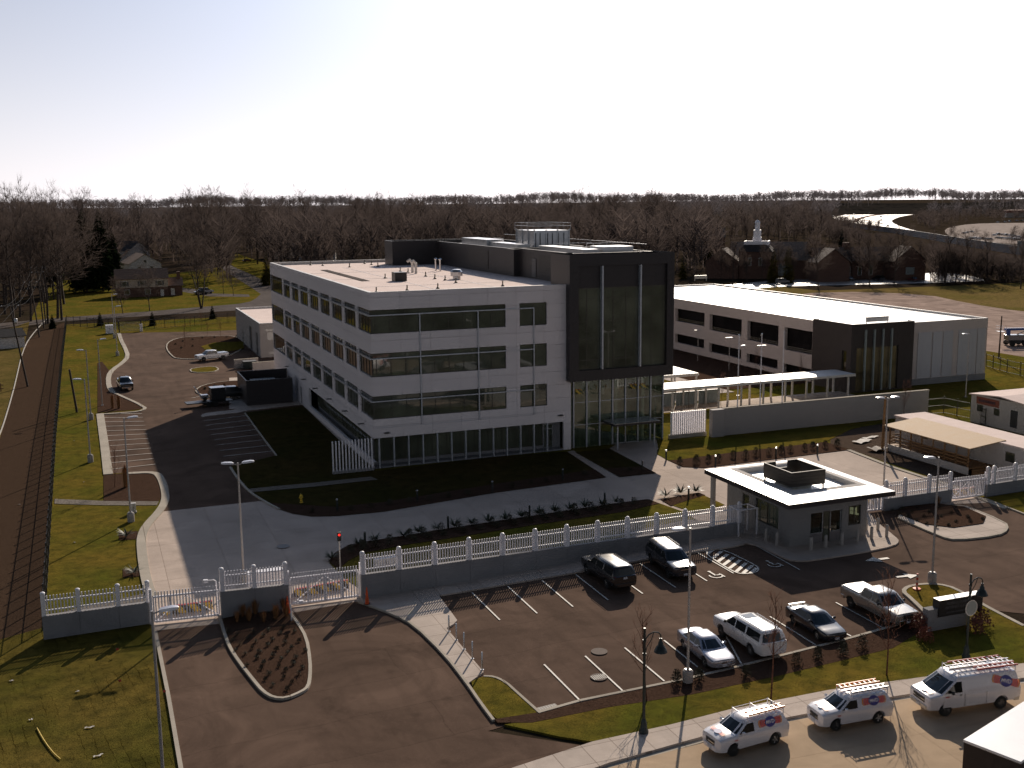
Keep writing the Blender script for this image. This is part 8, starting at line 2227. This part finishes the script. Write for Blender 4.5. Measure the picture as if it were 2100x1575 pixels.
house('white_house', 'white gabled house just behind the brick house', 'house', ((-5.6, 317.6)[0], (-5.6, 317.6)[1], 0), .15, 11.5, 16, 6.2, 9.6, 'siding white', 'brown shingle', [(-2.2, 3.8, 1, 1.3), (2.2, 3.8, 1, 1.3), (0, 6.6, .8, .9)], [], None, 'y')
house('white_house', 'white house with dark roof, farther back by the dark pines', 'house', ((-2.7, 421.5)[0], (-2.7, 421.5)[1], 0), .5, 11, 15, 7.0, 11.0, 'siding white', 'dark shingle', [(-2.4, 4.6, 1.1, 1.4), (2.2, 4.6, 1.1, 1.4), (0, 1.4, 1.2, 1.5)], [], None, 'y')
house('tan_house', 'tan-roofed house in the trees nearest the office block', 'house', ((79.2, 422.6)[0], (79.2, 422.6)[1], 0), -.25, 18, 11, 5.0, 9.0, 'siding white', 'shingle', [(-5, 1.2, 1.4, 1.5), (4, 1.2, 1.4, 1.5)], [(0, 1.2, 2.2, 'door grey')], (5, 6, 10.2), 'x')
house('tan_house', 'tan-roofed house in the trees left of its neighbour, half hidden', 'house', ((70.2, 449.3)[0], (70.2, 449.3)[1], 0), .2, 17, 11, 5.0, 9.5, 'tan siding', 'shingle', [(-5, 1.2, 1.4, 1.5)], [(0, 1.2, 2.2, 'door grey')], (-4, 6, 10.6), 'x')
house('tan_house', 'tan gable-fronted house between the other tan roofs, behind the small spruce', 'house', ((85.0, 486.7)[0], (85.0, 486.7)[1], 0), .1, 13, 16, 5.4, 10.6, 'siding white', 'shingle', [(-3, 1.4, 1.4, 1.5), (3, 1.4, 1.4, 1.5), (0, 6, 1.2, 1.2)], [], None, 'y')
house('garden_shed', 'grey-white garden shed at the left edge of the field', 'shed', ((-41.3, 126.27)[0], (-41.3, 126.27)[1], 0), .35, 4.6, 4.2, 2.4, 3.6, 'siding white', 'dark shingle', [], [(1.0, 1.2, 1.9, 'off white')], None, 'x')
house('brown_roof_house', 'long brown-roofed house in the wood left of the church', 'house', ((300.3, 438.8)[0], (300.3, 438.8)[1], 0), -.5, 34, 14, 6, 11, 'brick', 'shingle', [(-8, 1.4, 1.6, 1.6), (6, 1.4, 1.6, 1.6)], [], None, 'x')
house('blue_roof_house', 'small house with a blue-grey roof in the wood left of the church', 'house', ((285.6, 419.3)[0], (285.6, 419.3)[1], 0), -1.0, 12, 9, 4, 8.6, 'tan siding', 'pale metal', [(0, 1.4, 1.4, 1.4)], [], None, 'x')

# church with its white cupola
cx, cy = (190.7, 214.6)
t = thing('church', 'brick church with gabled wings and a white tiered cupola', 'church', (cx, cy, 0), R(-40))
def gab(nm, x0, x1, y0, y1, e, r, axis, wall='brick', roof='shingle'):
    mb = MB(); mb.box(x0, x1, y0, y1, 0, e)
    if axis == 'x': mb.faces([(x0, y0, e), (x0, y1, e), (x0, (y0 + y1) / 2, r), (x1, y0, e), (x1, y1, e), (x1, (y0 + y1) / 2, r)], [(0, 2, 1), (3, 4, 5)])
    else: mb.faces([(x0, y0, e), (x1, y0, e), ((x0 + x1) / 2, y0, r), (x0, y1, e), (x1, y1, e), ((x0 + x1) / 2, y1, r)], [(0, 1, 2), (3, 5, 4)])
    mb.build(nm, M[wall], t)
    mb = MB(); o = .5
    if axis == 'x': P = [((x0 - o, y, e - .2), (x1 + o, y, e - .2), (x1 + o, (y0 + y1) / 2, r + .05), (x0 - o, (y0 + y1) / 2, r + .05)) for y in (y0 - o, y1 + o)]
    else: P = [((x, y0 - o, e - .2), (x, y1 + o, e - .2), ((x0 + x1) / 2, y1 + o, r + .05), ((x0 + x1) / 2, y0 - o, r + .05)) for x in (x0 - o, x1 + o)]
    for v in P: mb.faces(list(v) + [(a, b, c + .2) for a, b, c in v], [(0, 1, 2, 3), (7, 6, 5, 4), (0, 4, 5, 1), (1, 5, 6, 2), (2, 6, 7, 3), (3, 7, 4, 0)])
    mb.build('roof', M[roof], t)
mb = MB(); mb.box(-5.5, 5.5, 0, 11, 0, 9.6); mb.build('tower', M['brick'], t)
mb = MB(); mb.faces([(-6, -.5, 9.4), (6, -.5, 9.4), (6, 11.5, 9.4), (-6, 11.5, 9.4), (-3.6, 2, 12), (3.6, 2, 12), (3.6, 9, 12), (-3.6, 9, 12)], [(0, 1, 5, 4), (1, 2, 6, 5), (2, 3, 7, 6), (3, 0, 4, 7), (4, 5, 6, 7), (0, 3, 2, 1)]); mb.build('roof', M['dark shingle'], t)
mb = MB()
for q in ((-4.1, 4.1, 1.7, 1.9), (-4.1, 4.1, 9.1, 9.3), (-4.1, -3.9, 1.9, 9.1), (3.9, 4.1, 1.9, 9.1)): mb.box(*q, 11.8, 13.0)
cup = mb.build('cupola', M['white paint'], t)
mb = MB(); mb.box(-1.4, 1.4, 4.1, 6.9, 12, 14.2); mb.box(-1.2, 1.2, 4.3, 6.7, 14.2, 16.8); mb.build('lower_tier', M['white paint'], cup)
mb = MB(); mb.lathe([(.95, 16.8), (.85, 17.1), (.85, 19.2), (1.0, 19.3), (.7, 19.8), (.1, 20.3)], (0, 5.5, 0), 8); mb.build('upper_tier', M['white paint'], cup)
gab('left_wing', -17, -5.6, -1, 12, 6.0, 10.2, 'y'); gab('right_wing', 5.6, 27, 1.5, 11, 6.6, 10.0, 'x'); gab('rear_wing', -10, 16, 11.2, 25, 7.5, 12.0, 'x')
for x in (-1.8, 1.9):
    mb = MB(); mb.prism([(x - .6, 0), (x + .6, 0), (x + .6, .06), (x - .6, .06)], 4.6, 7.4); wn = mb.build('window', M['off white'], t); wn.location = (0, -.1, 0)
    mb = MB(); mb.face([(x - .45, -.06, 4.8), (x + .45, -.06, 4.8), (x + .45, -.06, 7.2), (x - .45, -.06, 7.2)]); mb.build('pane', M['window glass'], wn)
mb = MB(); mb.box(8, 12.5, 1.42, 1.48, 1.2, 5.4); mb.build('window', M['courtyard panel'], t)
# brick wing at the right
a, b = (205.2, 190.8), (230.9, 183.9)
rz = math.atan2(b[1] - a[1], b[0] - a[0]); L = math.hypot(b[0] - a[0], b[1] - a[1])
t = thing('brick_hall', 'long brick building with two front gables behind the street trees', 'building', (a[0], a[1], 0), rz)
gab('main_wall', -2, L + 4, 8, 18, 6.5, 10.6, 'x'); gab('gable_wing', -5, 6, 0, 7.9, 6.4, 10.8, 'y'); gab('gable_wing', L - 5, L + 6, 0, 7.9, 6.4, 11.2, 'y')
for x in (9, 13, 17, 21, 25): 
    if x < L - 6:
        mb = MB(); mb.box(x - .7, x + .7, 7.9, 7.98, 1.4, 4.6); f = mb.build('window', M['off white'], t)
        mb = MB(); mb.face([(x - .55, 7.895, 1.55), (x + .55, 7.895, 1.55), (x + .55, 7.895, 4.45), (x - .55, 7.895, 4.45)]); mb.build('pane', M['window glass'], f)
mb = MB(); mb.box(L - 1, L + 2, -.1, -.02, 2.0, 4.4); mb.build('window', M['courtyard panel'], t)
mb = MB(); mb.box(9, 11, 12, 14, 9.5, 12.4); mb.build('chimney', M['brick'], t)
# sound wall along the motorway, sign and shops at the right edge
pts = [(710.2, 844.1),(621.7, 696.4),(554.0, 572.0),(491.0, 465.1),(432.3, 369.2),(396.2, 305.5),(366.3, 251.4)]
t = thing('sound_wall', 'dark sound wall running below the motorway', 'wall')
for p, q in zip(pts, pts[1:]):
    n = max(1, int(math.hypot(q[0] - p[0], q[1] - p[1]) / 22)); an = math.atan2(q[1] - p[1], q[0] - p[0])
    for k in range(n):
        m_ = (lerp(p[0], q[0], (k + .5) / n), lerp(p[1], q[1], (k + .5) / n)); l = math.hypot(q[0] - p[0], q[1] - p[1]) / n
        mb = MB(); mb.obox(m_, l - .3, .4, 4.2, 0, an); mb.build('panel', M['sign grey'], t)
p = (278.0, 181.3)
t = thing('road_sign', 'tall blue-grey road sign on two posts at the right edge', 'sign', (*p, 0), -.6)
for x in (-1.6, 1.6):
    mb = MB(); mb.tube([(x, 0, 0), (x, 0, 12)], .12, 6); mb.build('post', M['sign grey'], t)
mb = MB(); mb.box(-2.0, 2.0, -.2, -.13, 8.4, 12.2); mb.build('panel', M['courtyard panel'], t)
t = thing('shop_building', 'flat shop building with a red band by the far car park', 'building', (*(1070.4, 946.4), 0), -.6)
mb = MB(); mb.box(-16, 30, 0, 20, 0, 6); mb.build('wall', M['tan siding'], t)
mb = MB(); mb.box(-16.3, 30.3, -.3, 20.3, 6.01, 9.2); mb.build('roof_band', M['banner red'], t)
t = thing('radio_mast', 'thin radio mast standing up from the skyline at the right', 'mast', (*(1903.5, 2218.4), 0))
mb = MB(); mb.tube([(0, 0, 0), (0, 0, 72)], [.5, .3], 5); mb.tube([(8, 0, 0), (8, 0, 62)], [.4, .25], 5); mb.build('mast', M['sign grey'], t)
